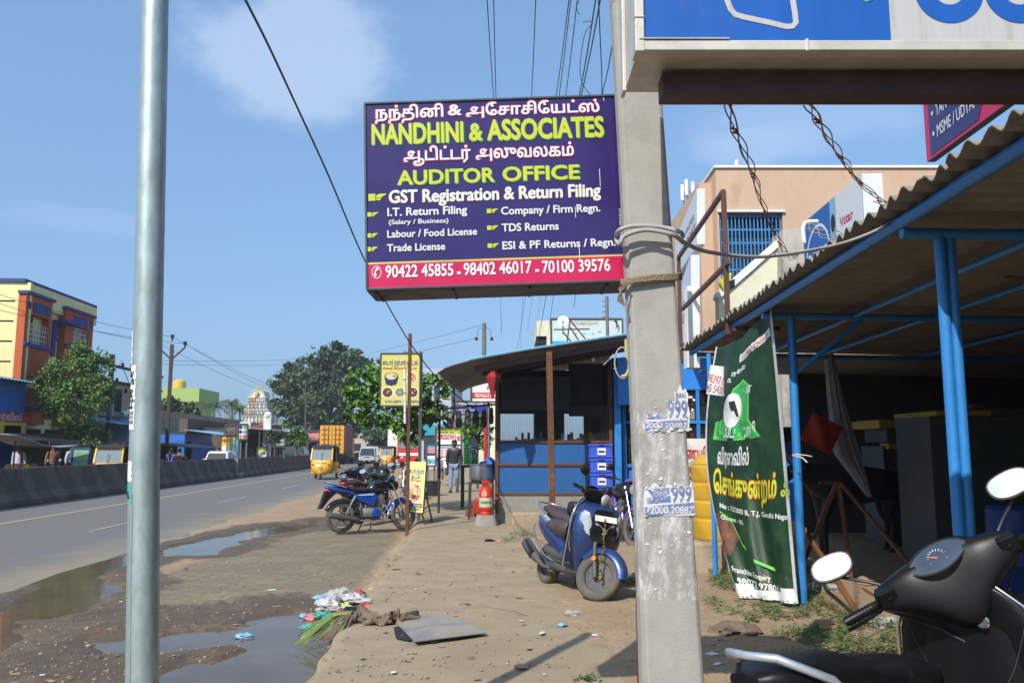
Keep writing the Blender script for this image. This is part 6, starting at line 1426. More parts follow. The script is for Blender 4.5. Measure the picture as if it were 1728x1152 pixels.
b=MB('dark_panel');a0,a1=P(742,690,DR),P(836,682,DR);b.tube([a0,a1],.022,8);b.build('rail',rl);b=MB('dark_panel');p=P(742,690,DR);b.tube([(p.x,p.y,-.02),(p.x,p.y,p.z)],.028,8);b.build('post',rl);b=MB('dark_panel');p=P(766,690,DR);b.tube([(p.x,p.y,p.z-.3),(p.x,p.y,p.z+.7)],.02,8);b.build('upright',rl)
for k,(px,y0,y1,w,rv)in enumerate(((760,694,722,11.5,0),(774,694,721,11.5,1),(789,691,719,11,2),(803,693,722,11,3),(817,692,721,9,4),(829,688,715,8,5))):
 c=P(px,(y0+y1)/2,DR-.05);hw=w*DR/2800;hh_=(y1-y0)*DR/2800;b=MB('grey_plastic' if k==0 else 'black_plastic');b.T=Matrix.Translation(c)@rotm(YAW)
 ol=[(-.55,-1),(.55,-1),(.95,-.75),(1,-.1),(.75,.25),(.85,.55),(.6,1),(-.6,1),(-.85,.55),(-.75,.25),(-1,-.1),(-.95,-.75)]
 X=Matrix.Rotation(R(90),4,'X');b.prism([(x*hw,y*hh_)for x,y in ol],-.02,.02,X)
 b.m('grey_plastic' if k else 'plate_steel');rnd=random.Random(k)
 b.prism([(x*hw*.7,y*hh_*.35-hh_*.45)for x,y in ol],.021,.045,X);b.prism([(x*hw*.55,y*hh_*.25+hh_*.45)for x,y in ol],.021,.05,X);b.m('black_plastic');b.tube([(0,0,hh_*.95),(0,0,hh_+.12)],.008,6)
 for q in range(5):b.cbox((rnd.uniform(-.6,.6)*hw,-.05,rnd.uniform(-.8,.8)*hh_),(.03,.02,.03))
 b.T=None;tag(b.build('moulded_panel',bevel=.004),['grey and black','black','dark','black','narrow black','narrow dark'][k]+' moulded panel hanging '+['first','second','third','fourth','fifth','last'][k]+' on the rail, counted from the tree side','moulded panel','moulded panels on the rail')
mp=G(766,831);figure('person','man in a dark shirt and pale blue jeans walking along the footpath',WALK,'shirt','jeans',1.02,Matrix.Translation(mp)@rotm(YAW-R(4)),beard=True)
rp_=thing('steel_post','rusty steel post with a white pipe taped to it, behind the parked motorcycle','post',loc=G(687,895));q=G(687,895);b=MB('rust');b.beam((q.x,q.y,-.1),(q.x+.0,q.y,P(687,563,D(q)).z),.06,.06,up=_cf);b.build('shaft',rp_,bevel=.004)
b=MB('pvc');p0,p1=P(683.5,714,D(q)-.06),P(683,622,D(q)-.06);b.tube([p0,p1],.024,10);b.m('rope')
for t in(.2,.55,.8):c=p0.lerp(p1,t);b.tube([c-ZV*.01,c+ZV*.01],.03,8)
b.build('taped_pipe',rp_,smooth=60)
DY=17.9;hs=thing('hotel_sign','yellow restaurant sign with food pictures on a dark post','sign',loc=G(709,870));ky=DY/1400
fy=board_fn(P(641,684.5,DY),_cr,ZV,-_cf,1,1);w_,h_=67*ky,88.5*ky
b=signboard(hs,fy,w_,h_,.12,'yb','board_back',.03)
X_=lambda X:(X-33)/3.2*ky;Y_=lambda Y:(460-Y)/3.2*ky
lettering(b,'ஸ்டார் தர்பார் ஓட்டல்',fy,X_(44),X_(236),Y_(238),18/3.2*ky*1.05,.045,'poster_navy',.003);lettering(b,'சிக்கன் பிரியாணி மட்டன்',fy,X_(46),X_(230),Y_(262),8/3.2*ky,.05,'poster_red',.003);lettering(b,'✆ 91763 50977, 70105 82033',fy,X_(40),X_(243),Y_(444),13/3.2*ky,.045,'poster_navy',.003)
b.m('sky_board');lettering(b,'HALAL',fy,X_(115),X_(165),Y_(196),9/3.2*ky,.03,'paper_white',.003)
def dish(cx,cy,r,m,ry=None,plate='label_white',seed=0):
 ry=ry or r;ex=r/3.2*ky;ey=ry/3.2*ky;c=(X_(cx),Y_(cy));patch(b,fy,0,0,0,0,plate,.003,poly=ring_poly(*c,ex,20,ey));patch(b,fy,0,0,0,0,m,.0045,poly=ring_poly(*c,ex*.84,20,ey*.84));rnd=random.Random(seed)
 for k in range(16):a=rnd.uniform(0,6.28);q=rnd.uniform(0,.7);s_=ex*rnd.uniform(.1,.2);patch(b,fy,0,0,0,0,rnd.choice(['dish_orange','dish_cream','dish_dark',m]),.0052+.0002*k,poly=ring_poly(c[0]+ex*q*math.cos(a),c[1]+ey*q*math.sin(a),s_,6,s_*.8))
patch(b,fy,0,0,0,0,'pot_navy',.003,poly=[(X_(x),Y_(y))for x,y in((54,305),(64,345),(92,352),(120,345),(132,305))]);dish(92,300,36,'dish_cream',22,'pot_navy',2);dish(202,308,30,'dish_orange',34,seed=3);dish(73,388,32,'dish_dark',30,seed=4);dish(140,387,30,'dish_green',30,seed=5);dish(210,387,30,'dish_dark',30,seed=6)
b.build('board',hs);b=MB('board_back');p=P(710,640,DY+.05);b.beam((p.x,p.y,-.1),(p.x,p.y,P(709,593,DY).z),.065,.065,up=_cf);b.build('post',hs)
sb=thing('sandwich_board','leaning yellow sandwich board with a plate of food, beside the rusty post','sign board',loc=G(702,872));A,B,C_,E_=P(683,862,16.9),P(713,865,16.6),P(722,772,17.1),P(690,778,17.4)
rx_=(B-A);up_=(E_-A);nn=rx_.cross(up_).normalized();fsb=lambda x,y,l=0:A+rx_*x+up_*y+nn*l
b=signboard(sb,fsb,1,1,.05,'yb_soft',None);
def sbt(s_,x0,x1,y,c,m,bo=.04):lettering(b,s_,fsb,x0,x1,y,c,bo,m,.003)
sbt('ஸ்டார் தர்பார்',.06,.94,.76,.07,'poster_navy');sbt('ஓட்டல்',.22,.74,.655,.07,'poster_navy');sbt('ஸ்பெஷல்',.2,.8,.60,.03,'poster_red');patch(b,fsb,.04,.96,.10,.17,'ink_black',.003);sbt('பிரியாணி கிடைக்கும்',.06,.94,.12,.03,'paper_white');sbt('91763 50977',.1,.9,.03,.05,'poster_navy')
for r_,m,l_ in((.40,'label_white',.003),(.36,'dish_orange',.0045)):patch(b,fsb,0,0,0,0,m,l_,poly=ring_poly(.5,.37,r_,20,r_*.5))
rnd=random.Random(5)
for k in range(30):a=rnd.uniform(0,6.28);q=rnd.uniform(0,.3);patch(b,fsb,0,0,0,0,rnd.choice(['dish_cream','dish_dark','dish_cream','label_white']),.005+.0002*k,poly=ring_poly(.5+q*math.cos(a),.37+.5*q*math.sin(a),.05,6,.022))
b.build('board',sb);b=MB('rust')
for p in(A,B):b.beam(p+rx_*(.06 if p is A else-.06),Vector((p.x,p.y,0))-nn*.12,.03)
b.beam(E_+rx_*.5-nn*.05,Vector((A.x,A.y,0))+rx_*.5-nn*.7,.03);b.build('leg',sb)
b=MB('crate_black');q=G(731,836);b.T=Matrix.Translation(q)@rotm(.3);b.loft([secz(0,0,.36,.38,5),secz(.42,0,.42,.46,5),secz(.44,0,.46,.5,5),secz(.46,0,.40,.44,5)]);b.T=None;tag(b.build('plastic_tub',smooth=35),'black plastic tub standing beyond the sandwich board','tub')
mrear,mfront=G(576,899,-.1),G(676,890,-.06)
make_motorcycle('blue and black motorcycle parked side on in front of the others',ground_frame(mrear,mfront,1.28,-.10),'bike_blue',14,'two-wheelers parked by the rusty post',lean=4)
make_motorcycle('black and blue motorcycle with two helmets, behind the front blue one',ground_frame(G(598,886,-.1),G(662,872,-.06),1.28,-.10),'bike_black',20,'two-wheelers parked by the rusty post',lean=5,engine_cover='engine_alu')
M3=ground_frame(G(568,869,-.1),G(612,853,-.08),1.28,-.10);M3=Matrix.Translation((0,0,0))@M3
make_scooter('maroon scooter with a dark seat cover, behind the blue motorcycle',M3,'bike_maroon','chrome','seat_brown',20,face=False,group='two-wheelers parked by the rusty post')
make_motorcycle('maroon motorcycle with blue trim parked beyond the maroon scooter',ground_frame(G(600,853,-.1),G(640,840,-.06),1.28,-.1),'bike_maroon',25,'two-wheelers parked by the rusty post',engine_cover='engine_alu')
make_motorcycle('red and black motorcycle pointing away, behind the sandwich board',ground_frame(G(694,826),G(676,848),1.28,0.0),'bike_red',15,'two-wheelers parked by the rusty post',engine_cover='engine_alu')
hm_=[P(647,799,16.0),P(635,797,16.1)]
for k,p in enumerate(hm_):
 t=thing('helmet',('glossy black helmet hung on the handlebar, nearer the rusty post','dull black helmet hung on the handlebar, farther from the rusty post')[k],'helmet',loc=p);b=MB('black_gloss' if k==0 else 'black_satin');b.ball(p,.135,(1,1.1,1),18);b.build('shell',t,smooth=80);b=MB('glass_dark');b.ball(p-_cf*.03-ZV*.01,.128,(1,1.05,.55),18);b.build('visor',t,smooth=80)
make_motorcycle('purple and black motorcycle parked behind the blue scooter',ground_frame(G(1010,905),G(1092,930),1.28,.0),'bike_purple',20,engine_cover='engine_alu',tank='bike_black')
for lab,a,c in(('white motorcycle parked beyond the walking man',G(748,803),G(768,800)),):make_motorcycle(lab,ground_frame(a,c,1.28,0),'scoot_silver',10,engine_cover='engine_alu')
bt_=thing('bicycle','old bicycle with tan dusty tyres leaning near the hotel boards','bicycle',loc=G(730,815));FB=ground_frame(G(729,815),G(757,806),1.05);
for x in(-.52,.52):
 b=MB('rim_grey');b.T=FB;b.lathe([(.0,-.02),(.03,-.02),(.03,.02),(0,.02)],10,Matrix.Translation((x,0,.33))@AXY)
 for k in range(14):a=k*math.pi/7;b.tube([(x,.01,.33),(x+.31*math.cos(a),0,.33+.31*math.sin(a))],.003,4)
 w_=b.build('wheel',bt_);b=MB('plinth_tan');b.T=FB;tyre(b,(x,0,.33),.33,.05,28);b.build('tyre',w_,smooth=60)
b=MB('bike_black');b.T=FB
for p in(((-.52,0,.33),(-.08,0,.30)),((-.08,0,.3),(-.18,0,.82)),((-.52,0,.33),(-.18,0,.74)),((-.15,0,.72),(.36,0,.78)),((-.08,0,.3),(.38,0,.66)),((.52,0,.33),(.34,0,.95))):b.tube(p,.016,8)
b.build('frame',bt_);b=MB('seat_vinyl');b.T=FB;b.loft([sec(-.32,.88,.2,.05),sec(-.15,.88,.14,.05),sec(-.02,.88,.05,.03)]);b.build('saddle',bt_,smooth=60);b=MB('chrome');b.T=FB;b.tube([(.2,.28,.95),(.33,.2,1.0),(.34,0,.96),(.33,-.2,1.0),(.2,-.28,.95)],.011,8);b.build('handlebar',bt_)
pc=[G(662,1042,.02),G(748,1033,.035),G(822,1066,.045),G(700,1081,.05)]
b=MB('plate_steel');b.add(pc+[p-ZV*.008 for p in pc],[(3,2,1,0),(4,5,6,7),(0,1,5,4),(1,2,6,5),(2,3,7,6),(3,0,4,7)]);o=b.build('steel_plate');tag(o,'square steel plate covering a hole in the footpath','plate')
b=MB('void');q=G(678,1080,.012);b.prism([(G(x,y).x,G(x,y).y)for x,y in((664,1062),(690,1058),(702,1081),(690,1085),(668,1080))],.016,.022);struct(b.build('path_hole'))
def crumple(name,c,r,m,label,cat,group=None,sc=(1,1,.6),seed=0,parent=None):
 rnd=random.Random(seed);b=MB(m);n=26;vs=[];fs=[];off=Vector((rnd.uniform(0,99),0,0))
 for i in range(n//2+1):
  th=math.pi*i/(n//2)
  for k in range(n):
   ph=2*math.pi*k/n;d=Vector((math.sin(th)*math.cos(ph),math.sin(th)*math.sin(ph),math.cos(th)));q=r*(1+.45*noise.noise(d*1.7+off)+.35*noise.noise(d*4.1+off)+.22*noise.noise(d*9+off)+.12*noise.noise(d*19+off))
   vs.append(Vector(c)+Vector((d.x*q*sc[0],d.y*q*sc[1],max(-.1*r,d.z*q*sc[2]))))
 for i in range(n//2):
  for k in range(n):fs.append((i*n+k,i*n+(k+1)%n,(i+1)*n+(k+1)%n,(i+1)*n+k))
 b.add(vs,fs);o=b.build(name,smooth=50)
 return tag(o,label,cat,group)
ref=[(575,1012,.16,'film_thick','clear plastic bag topping the refuse heap at the path edge'),(596,1018,.13,'bag_white','crumpled white bag in the refuse heap, nearest the path'),(555,1024,.13,'bag_white','white bag with folds in the middle of the refuse heap'),(586,1034,.12,'bag_black','black bag under the clear bag in the refuse heap'),(545,1038,.10,'bag_teal','teal bag at the water edge of the refuse heap'),(527,1041,.075,'bag_pink','pink bag at the tip of the refuse heap'),(513,1037,.05,'bag_blue','small blue wrapper floating off the refuse heap'),(565,1048,.10,'film_thick','clear bag lying low on the refuse heap by the palm leaves'),(604,1008,.08,'paper_red','red wrapper at the back of the refuse heap'),(535,1052,.05,'paper_red','red packet in the water beside the refuse heap'),(583,1027,.05,'sign_lime','lime yellow wrapper in the refuse heap')]
for k,(x,y,r,m,lab)in enumerate(ref):
 p=G(x,y,-.10);z=max(gz(p.x,p.y),WATER_Z);p=G(x,y,z+.02);p.z=z+.01+.05*(y<1030);crumple('refuse_bag',p,r*.8,m,lab,'rubbish','bags in the refuse heap',(1.15,1,.62),20+k)
rnd=random.Random(91)
for k in range(26):
 x,y=rnd.gauss(572,26),rnd.gauss(1024,13);p=G(x,y,-.1);z=max(gz(p.x,p.y),WATER_Z);p.z=z+rnd.uniform(0,.05)
 crumple('wrapper',p,rnd.uniform(.025,.06),rnd.choice(['bag_white','film_thick','bag_blue','paper_red','card','bag_white','bag_teal','film_thick']),'small crumpled wrapper lying in the refuse heap at the path edge','rubbish','small wrappers in the refuse heap',(1.4,1,.5),300+k)
for k,(x,y,r,m,lab)in enumerate([(412,1075,.085,'bag_blue','pale blue bag floating in the puddle beside the galvanised pole'),(968,1040,.09,'film_thick','clear plastic bag on the dirt in front of the blue scooter'),(948,1058,.05,'bag_blue','pale blue scrap on the footpath beside the clear bag'),(826,920,.09,'bag_black','dark rag on the path left of the blue scooter'),(842,914,.05,'bag_pink','pink wrapper on the path by the dark rag'),(1495,1062,.17,'film_thick','clear plastic sheet lying on the rusty trestle'),(1595,1098,.2,'film_thick','clear plastic bag under the black scooter'),(1288,998,.12,'film_thick','clear bag on the weeds below the green banner'),(1385,1000,.2,'film_thick','clear wrapping bundled against the steel trestle'),(1470,990,.2,'card','brown torn paper lying inside the trestle'),(1395,1064,.14,'card','orange brown leaf wrapper on the weeds beside the trestle'),(1425,1128,.13,'film_thick','clear wrapper on the weeds in front of the black seat'),(1240,1075,.2,'rag','red and grey cloth scrap on the dirt right of the concrete pole'),(660,1000+60,.13,'rag','grey rag bunched beside the steel plate'),(1400,900,.25,'film_thick','clear film heap on the shed floor under the cow')]):
 p=G(x,y,0);z=max(gz(p.x,p.y),WATER_Z);
 if z<-.05:p=G(x,y,z)
 p.z=max(z,.012 if PATH_L<p.x<.85 else-9)+.005;crumple('plastic_bag' if 'bag' in lab else 'scrap',p,r*.72,m,lab,'rubbish',None,(1.2,.9,.5),60+k)
b=MB('cane_green');rnd=random.Random(8)
root=G(612,1040,.02)
for k in range(26):
 e=G(505+rnd.uniform(-8,70),1062+k*1.4+rnd.uniform(-6,8),-.13);e.z=rnd.uniform(-.15,-.08);mid=root.lerp(e,.5)+ZV*rnd.uniform(.05,.12);b.m(rnd.choice(['cane_green','straw','straw','cane_green','rag']));w=rnd.uniform(.008,.02);side=(e-root).cross(ZV).normalized()*w;rr_=root+Vector((rnd.uniform(-.06,.06),rnd.uniform(-.08,.08),0));pts=[rr_,rr_.lerp(mid,.6)+ZV*.02,mid,mid.lerp(e,.6),e]
 b.add([p+side*(1-.2*i)+ZV*(.01 if s_ else 0)if s_ else p-side*(1-.2*i)for i,p in enumerate(pts)for s_ in(0,1)],[(2*i,2*i+1,2*i+3,2*i+2)for i in range(4)])
tag(b.build('cane_leaves',solid=.003),'bundle of green and dry cane leaves hanging over the path edge','leaves')
b=MB('rag');rnd=random.Random(14)
for q_ in range(7):
 a0=G(608+12*q_,1046+5*rnd.random(),.01);pts=[a0+Vector((rnd.uniform(-.05,.05),rnd.uniform(-.1,.1),0))+ZV*(.10*math.sin(k*1.1+q_)**2*(1-abs(k-3)/5))+_cr*(.05*(k-3))for k in range(7)];b.tube(pts,[.02,.035,.03,.04,.03,.035,.015],7)
tag(b.build('cloth_rag',smooth=60),'twisted grey brown rag between the cane leaves and the steel plate','rag')
b=MB('rag');rnd=random.Random(61)
for k in range(9):
 x,y,a=rnd.uniform(-.9,.6),rnd.uniform(5.4,15),rnd.uniform(0,6.28);L_=[]
 for q in range(rnd.randint(8,20)):
  a+=rnd.uniform(-.5,.5);x+=.07*math.cos(a);y+=.09*math.sin(a)
  if not-.98<x<.7:break
  z=.0125+.012*float(noise.fractal(Vector((x*.8,y*.8,3)),1,2,3));L_.append((Vector((x,y,z)),rnd.uniform(.0015,.005)))
 if len(L_)>2:b.loft([[p-Vector((w,w*.5,0)),p+Vector((w,w*.5,0))]for p,w in L_],closed=False)
struct(b.build('path_crack'))
b=MB('paper_white');rnd=random.Random(77)
for k in range(420):
 if k<170:x,y=rnd.uniform(0,700),rnd.uniform(900,1150)
 elif k<300:x,y=rnd.uniform(640,1080),rnd.uniform(880,1150)
 else:x,y=rnd.uniform(1190,1600),rnd.uniform(960,1150)
 p=G(x,y,-.1 if x<560 else 0);z=gz(p.x,p.y)
 if z<WATER_Z+.006 or p.x<-4:continue
 if PATH_L<p.x<.7:z=max(z,.02)
 s_=rnd.uniform(.006,.03)*(1 if rnd.random()<.8 else 1.8);a=rnd.uniform(0,6.28);c,s2=math.cos(a)*s_,math.sin(a)*s_;b.m(rnd.choice(['paper_white','straw','card','straw','card','pebble','paper_red','rag','pebble']))
 f_=rnd.uniform(.3,.9);b.add([Vector((p.x+u_*c-v_*s2*f_,p.y+u_*s2+v_*c*f_,z+.004+.02*s_*10*(u_*v_>0)*rnd.random()*.4))for u_,v_ in((-1,-1),(1,-1),(1,1),(-1,1))],[(0,1,2,3)])
for k in range(1300):
 x,y=rnd.uniform(0,1300),rnd.uniform(880,1150);p=G(x,y,0);z=gz(p.x,p.y)
 if z<WATER_Z+.01:continue
 if PATH_L<p.x<.7:z=max(z,.014)
 s_=rnd.uniform(.004,.013);b.m(rnd.choice(['pebble','plinth','card']));b.ball((p.x,p.y,z+s_*.2),s_,(1,rnd.uniform(.6,1),.6),6)
for k in range(520):
 x,y=rnd.uniform(-40,640),rnd.uniform(930,1160);p=G(x,y,-.13);z=gz(p.x,p.y)
 if z<WATER_Z-.01 or p.x<-4.7 or p.x>-1.1:continue
 s_=rnd.uniform(.006,.02)*(1 if rnd.random()<.85 else 1.8);b.m(rnd.choice(['rag','card','brown_wall','pebble','rag']));b.ball((p.x,p.y,z+s_*.1),s_,(1,rnd.uniform(.5,1),.55),6)
o=b.build('litter');tag(o,None,None,None,'stuff')
b=MB('weed_a');rnd=random.Random(5)
def weeds(poly,n,hmax,seed):
 rnd=random.Random(seed);xs=[p[0]for p in poly];ys_=[p[1]for p in poly];pv=[Vector(p)for p in poly];k=0
 while k<n:
  x,y=rnd.uniform(min(xs),max(xs)),rnd.uniform(min(ys_),max(ys_));k+=1
  if not inside(Vector((x,y)),pv):continue
  p=G(x,y,0);z=gz(p.x,p.y)
  if noise.noise(Vector((p.x*2.2,p.y*2.2,1)))<-.12+.25*rnd.random()-.15:continue
  for q in range(rnd.randint(5,9)):
   a=rnd.uniform(0,6.28);r=rnd.uniform(.01,.05);h=rnd.uniform(.01,hmax);s_=rnd.uniform(.008,.019);c=Vector((p.x+r*math.cos(a),p.y+r*math.sin(a),z+h));d=Vector((math.cos(a),math.sin(a),rnd.uniform(-.4,.5))).normalized();e=d.cross(ZV).normalized();b.m(rnd.choice(['weed_a','weed_a','weed_b','weed_c','leaf_c']));b.add([c-d*s_,c+e*s_*.6,c+d*s_,c-e*s_*.6],[(0,1,2,3)])
weeds([(1190,1010),(1290,1000),(1380,1012),(1440,1050),(1500,1060),(1560,1100),(1500,1152),(1250,1152),(1330,1090),(1250,1050),(1190,1040)],2600,.07,1)
weeds([(1195,955),(1240,965),(1250,1005),(1195,1000)],300,.06,2);weeds([(1030,985),(1085,975),(1085,1015),(1035,1010)],350,.06,3);weeds([(845,905),(880,895),(905,905),(880,915),(850,918)],260,.06,4);weeds([(650,935),(685,930),(675,945),(640,972)],120,.05,5);weeds([(715,845),(745,830),(750,850),(715,865),(700,880)],260,.16,6);weeds([(330,1118),(400,1110),(395,1130),(345,1132)],60,.03,7);weeds([(965,1150),(1000,1138),(1010,1152)],60,.05,8)
o=b.build('weeds');tag(o,None,None,None,'stuff')
# ================================================================ THE FAR SIDE AND THE DISTANCE
def onx(px,py,x):
 v=pix_dir(px,py);return Vector((0,0,EYE))+v*(x/v.x)
def fbox(b,x,px0,px1,pt,pb,th,dx=0.):
 p=onx(px0,pt,x);q=onx(px1,pt,x);r=onx(px0,pb,x);b.box(x+dx,x+dx+th,p.y,q.y,r.z,p.z);return p.y,q.y,r.z,p.z
def xfn(x,px0,py0):
 o=onx(px0,py0,x);return o,(lambda u,v,l=0:Vector((x+l,o.y+u,o.z+v)))
xb_=G(60,851,ROAD_Z).x-.28;yb_=onx(401,790,xb_+.3).y
BP=[(-.30,-.14),(.30,-.14),(.30,.02),(.17,.22),(.11,.92),(-.11,.92),(-.17,.22),(-.30,.02)]
def barrier(y0,y1,dx,label,slope=0):
 b=MB('barrier');n=max(2,int((y1-y0)/1.0));rings=[]
 for k in range(n+1):
  y=y0+(y1-y0)*k/n;rings.append([Vector((xb_+dx+slope*(y-y0)+x+.008*noise.noise(Vector((y*.7,z*3,2))),y,z+(.015*noise.noise(Vector((y*.5,7,1)))if z>.5 else 0)))for x,z in BP])
 b.loft(rings);
 b.m('ink_black');
 for k in range(int((y1-y0)/3)):b.box(xb_+dx+slope*3*k+.09,xb_+dx+slope*3*k+.13,y0+3*k,y0+3*k+.02,.2,.925)
 tag(b.build('road_barrier',smooth=20),label,'barrier')
barrier(-6,yb_-.05,0,'near run of dark stained concrete median barrier, behind the galvanised pole')
barrier(yb_+.25,150,.12,'far run of concrete median barrier behind the yellow auto rickshaw',-.012)
b=MB('plinth');b.box(xb_-.12,xb_+.3,yb_,yb_+.16,-.12,.90);b.cbox((xb_+.35,yb_+.2,-.02),(.4,.5,.25),(.2,.1,.3));tag(b.build('broken_block',bevel=.03),'pale broken concrete end piece between the two barrier runs','block')
# ---- trees
def leaves(b,lobes,n,size,mats,seed,flat=.5,clus=60,cr=.3,hollow=.35):
 rnd=random.Random(seed);wts=[l[1]**2 for l in lobes];cl=[]
 for k in range(clus):
  c,r,sq=rnd.choices(lobes,wts)[0];d=Vector((rnd.gauss(0,1),rnd.gauss(0,1),rnd.gauss(0,1))).normalized();q=r*(hollow+(1-hollow)*rnd.random()**.5);cl.append((c+Vector((d.x*q,d.y*q,d.z*q*sq)),r*cr*rnd.uniform(.6,1.3),rnd.random()))
 for k in range(n):
  c,r,tone=rnd.choice(cl);p=c+Vector((rnd.gauss(0,r*.55),rnd.gauss(0,r*.55),rnd.gauss(0,r*.4)));s_=size*rnd.uniform(.6,1.3)
  nn=Vector((rnd.gauss(0,1),rnd.gauss(0,1),rnd.gauss(.7,.8))).normalized();a=nn.orthogonal().normalized();a.rotate(Matrix.Rotation(rnd.uniform(0,6.28),3,nn));e=nn.cross(a)
  b.m(mats[min(len(mats)-1,int((tone*.7+rnd.random()*.4)*len(mats)))])
  b.add([p-a*s_,p+e*s_*flat+nn*s_*.12,p+a*s_,p-e*s_*flat+nn*s_*.12],[(0,1,2,3)])
 return cl
def limbs(b,root,mid,ends,r0,r1,seed=1):
 rnd=random.Random(seed);b.tube([root,root.lerp(mid,.5)+Vector((rnd.uniform(-.1,.1),rnd.uniform(-.1,.1),0))*r0*4,mid],[r0,r0*.85,r0*.7],10)
 for e in ends:
  k=mid.lerp(e,.45)+Vector((rnd.uniform(-1,1),rnd.uniform(-1,1),rnd.uniform(-.2,.6)))*(e-mid).length*.1;b.tube([mid-(mid-root)*.03,k,e],[r0*.5,r0*.32,r1],7)
def tree(label,cat,root,mid,lob,n,size,mats,seed,r0,bark,clus,cr,grp=None,name='street_tree',flat=.5,hollow=.35,ends=None):
 t=thing(name,label,cat,loc=root,group=grp);b=MB(mats[0]);cl=leaves(b,lob,n,size,mats,seed,flat,clus,cr,hollow);b.build('crown',t)
 b=MB(bark);ec=ends or[c[0]for c in cl[::max(1,len(cl)//14)]];limbs(b,root,mid,ec,r0,r0*.12,seed);b.build('trunk',t,smooth=60);return t
def lobe(px,py,rp,d,sq=.85):return(P(px,py,d),rp*d/1400,sq)
XT=-17.6;rt=onx(155,790,XT);rt.z=-.07;d1=D(rt);md=P(133,725,d1)
tree('feathery green street tree with a leaning trunk in front of the yellow building','tree',rt,md,[lobe(120,630,42,d1),lobe(150,620,36,d1),lobe(95,655,34,d1),lobe(125,680,42,d1-.6),lobe(165,665,30,d1),lobe(130,725,30,d1-.4,.7),lobe(85,690,22,d1),lobe(160,735,22,d1),lobe(140,595,22,d1)],12500,.085,['leaf_c','leaf_a','leaf_b'],3,.13,'bark',210,.33)
da=19.5;rt=P(690,850,da);rt.z=0
tree('leafy green almond tree on the path edge behind the yellow hotel sign','tree',rt,P(688,750,da),[lobe(605,650,30,da),lobe(645,640,38,da+.6),lobe(625,690,36,da),lobe(675,690,44,da),lobe(735,660,34,da),lobe(715,700,36,da),lobe(690,728,28,da-.3),lobe(600,690,22,da),lobe(752,648,18,da),lobe(680,610,26,da+1)],3900,.085,['leaf_c','leaf_al','leaf_al2','leaf_al'],5,.07,'bark',150,.30)
db=118.;rt=P(560,772,db);rt.z=-.2
tree('broad dark green tree towering over the far end of the road','tree',rt,P(556,712,db),[lobe(505,650,40,db),lobe(545,630,46,db),lobe(590,618,34,db),lobe(580,665,44,db),lobe(480,668,28,db),lobe(610,650,26,db),lobe(540,690,50,db-2),lobe(500,700,36,db),lobe(600,710,32,db),lobe(565,600,26,db),lobe(470,690,18,db),lobe(545,730,34,db-3)],17000,.40,['leaf_far3','leaf_far','leaf_far2'],7,.6,'bark_far',190,.3)
dk=66.;rt=P(500,768,dk);tree('small bushy tree beside the green signboard across the road','tree',rt,P(500,752,dk),[lobe(500,735,14,dk),lobe(508,742,12,dk),lobe(492,743,9,dk)],1100,.2,['leaf_c','leaf_a','leaf_b'],9,.1,'bark_far',30,.4)
dk=58.;rt=P(463,790,dk);tree('dull shrub growing in front of the temple side shops','tree',rt,P(463,755,dk),[lobe(463,735,11,dk),lobe(458,742,8,dk)],500,.14,['leaf_far3','leaf_far'],10,.06,'bark_far',20,.4)
dk=31.;rt=P(806,800,dk);rt.z=0;tree('rounded green shrub behind the crate tower on the right','tree',rt,P(806,750,dk),[lobe(800,722,20,dk),lobe(818,715,18,dk),lobe(790,735,14,dk),lobe(812,745,16,dk)],1500,.10,['leaf_c','leaf_a','leaf_al'],12,.05,'bark',50,.36)
for k,(px,py,r)in enumerate(((640,742,14),(655,728,16),(625,735,12))):
 dk=100+6*k;rt=P(px,768,dk);tree(('roadside tree half hidden behind the parked van','roadside tree behind the second auto rickshaw','low roadside tree right of the container truck')[k],'tree',rt,P(px,757,dk),[lobe(px,py,r,dk),lobe(px+10,py+6,r*.8,dk)],900,.34,['leaf_far3','leaf_far','leaf_far2'],30+k,.2,'bark_far',30,.4)
dk=84.
for k,(px,py,r)in enumerate(((292,684,15),(318,692,13),(275,688,12))):
 rt=P(px,760,dk);tree(('bush by the green house, right behind the brown power pole','bush in front of the green house balcony','bush at the left end of the green house')[k],'tree',rt,P(px,py+15,dk),[lobe(px,py,r,dk),lobe(px+8,py+4,r*.7,dk)],700,.26,['leaf_far3','leaf_far','leaf_far2'],40+k,.12,'bark_far',24,.4)
def palm(px,py,base_y,d,label,seed,r=2.6):
 rnd=random.Random(seed);top=P(px,py,d);root=Vector((top.x+.3,top.y,-.1));t=thing('palm_tree',label,'palm',loc=root,group='coconut palms on the skyline');b=MB('bark_far');b.tube([root,root.lerp(top,.5)+Vector((.2,0,0)),top],[.2,.16,.12],8);b.build('trunk',t)
 b=MB('palm')
 for k in range(22):
  a=rnd.uniform(0,6.28);el=rnd.uniform(-.3,1.1);L_=r*rnd.uniform(.8,1.1);pts=[top+Vector((math.cos(a)*L_*q*math.cos(el),math.sin(a)*L_*q*math.cos(el),L_*q*math.sin(el)-L_*.75*q*q))for q in(0,.25,.5,.75,1)]
  for i in range(4):
   dr=(pts[i+1]-pts[i]).normalized();sd=dr.cross(ZV).normalized()
   for j in range(4):
    c=pts[i].lerp(pts[i+1],j/4)
    for s_ in(-1,1):tip=c+sd*s_*.55*(1.1-.2*i)+dr*.35-ZV*.3;b.add([c,c+dr*.1,tip],[(0,1,2)])
 b.build('crown',t)
for k,(px,py)in enumerate(((360,684),(391,682),(404,690),(455,692),(466,684))):palm(px,py,0,118+5*k,('coconut palm right of the green house','tallest coconut palm left of the temple tower','small coconut palm touching the temple tower','coconut palm just right of the temple tower','coconut palm between temple and big tree')[k],50+k,3.2 if k!=2 else 2.4)
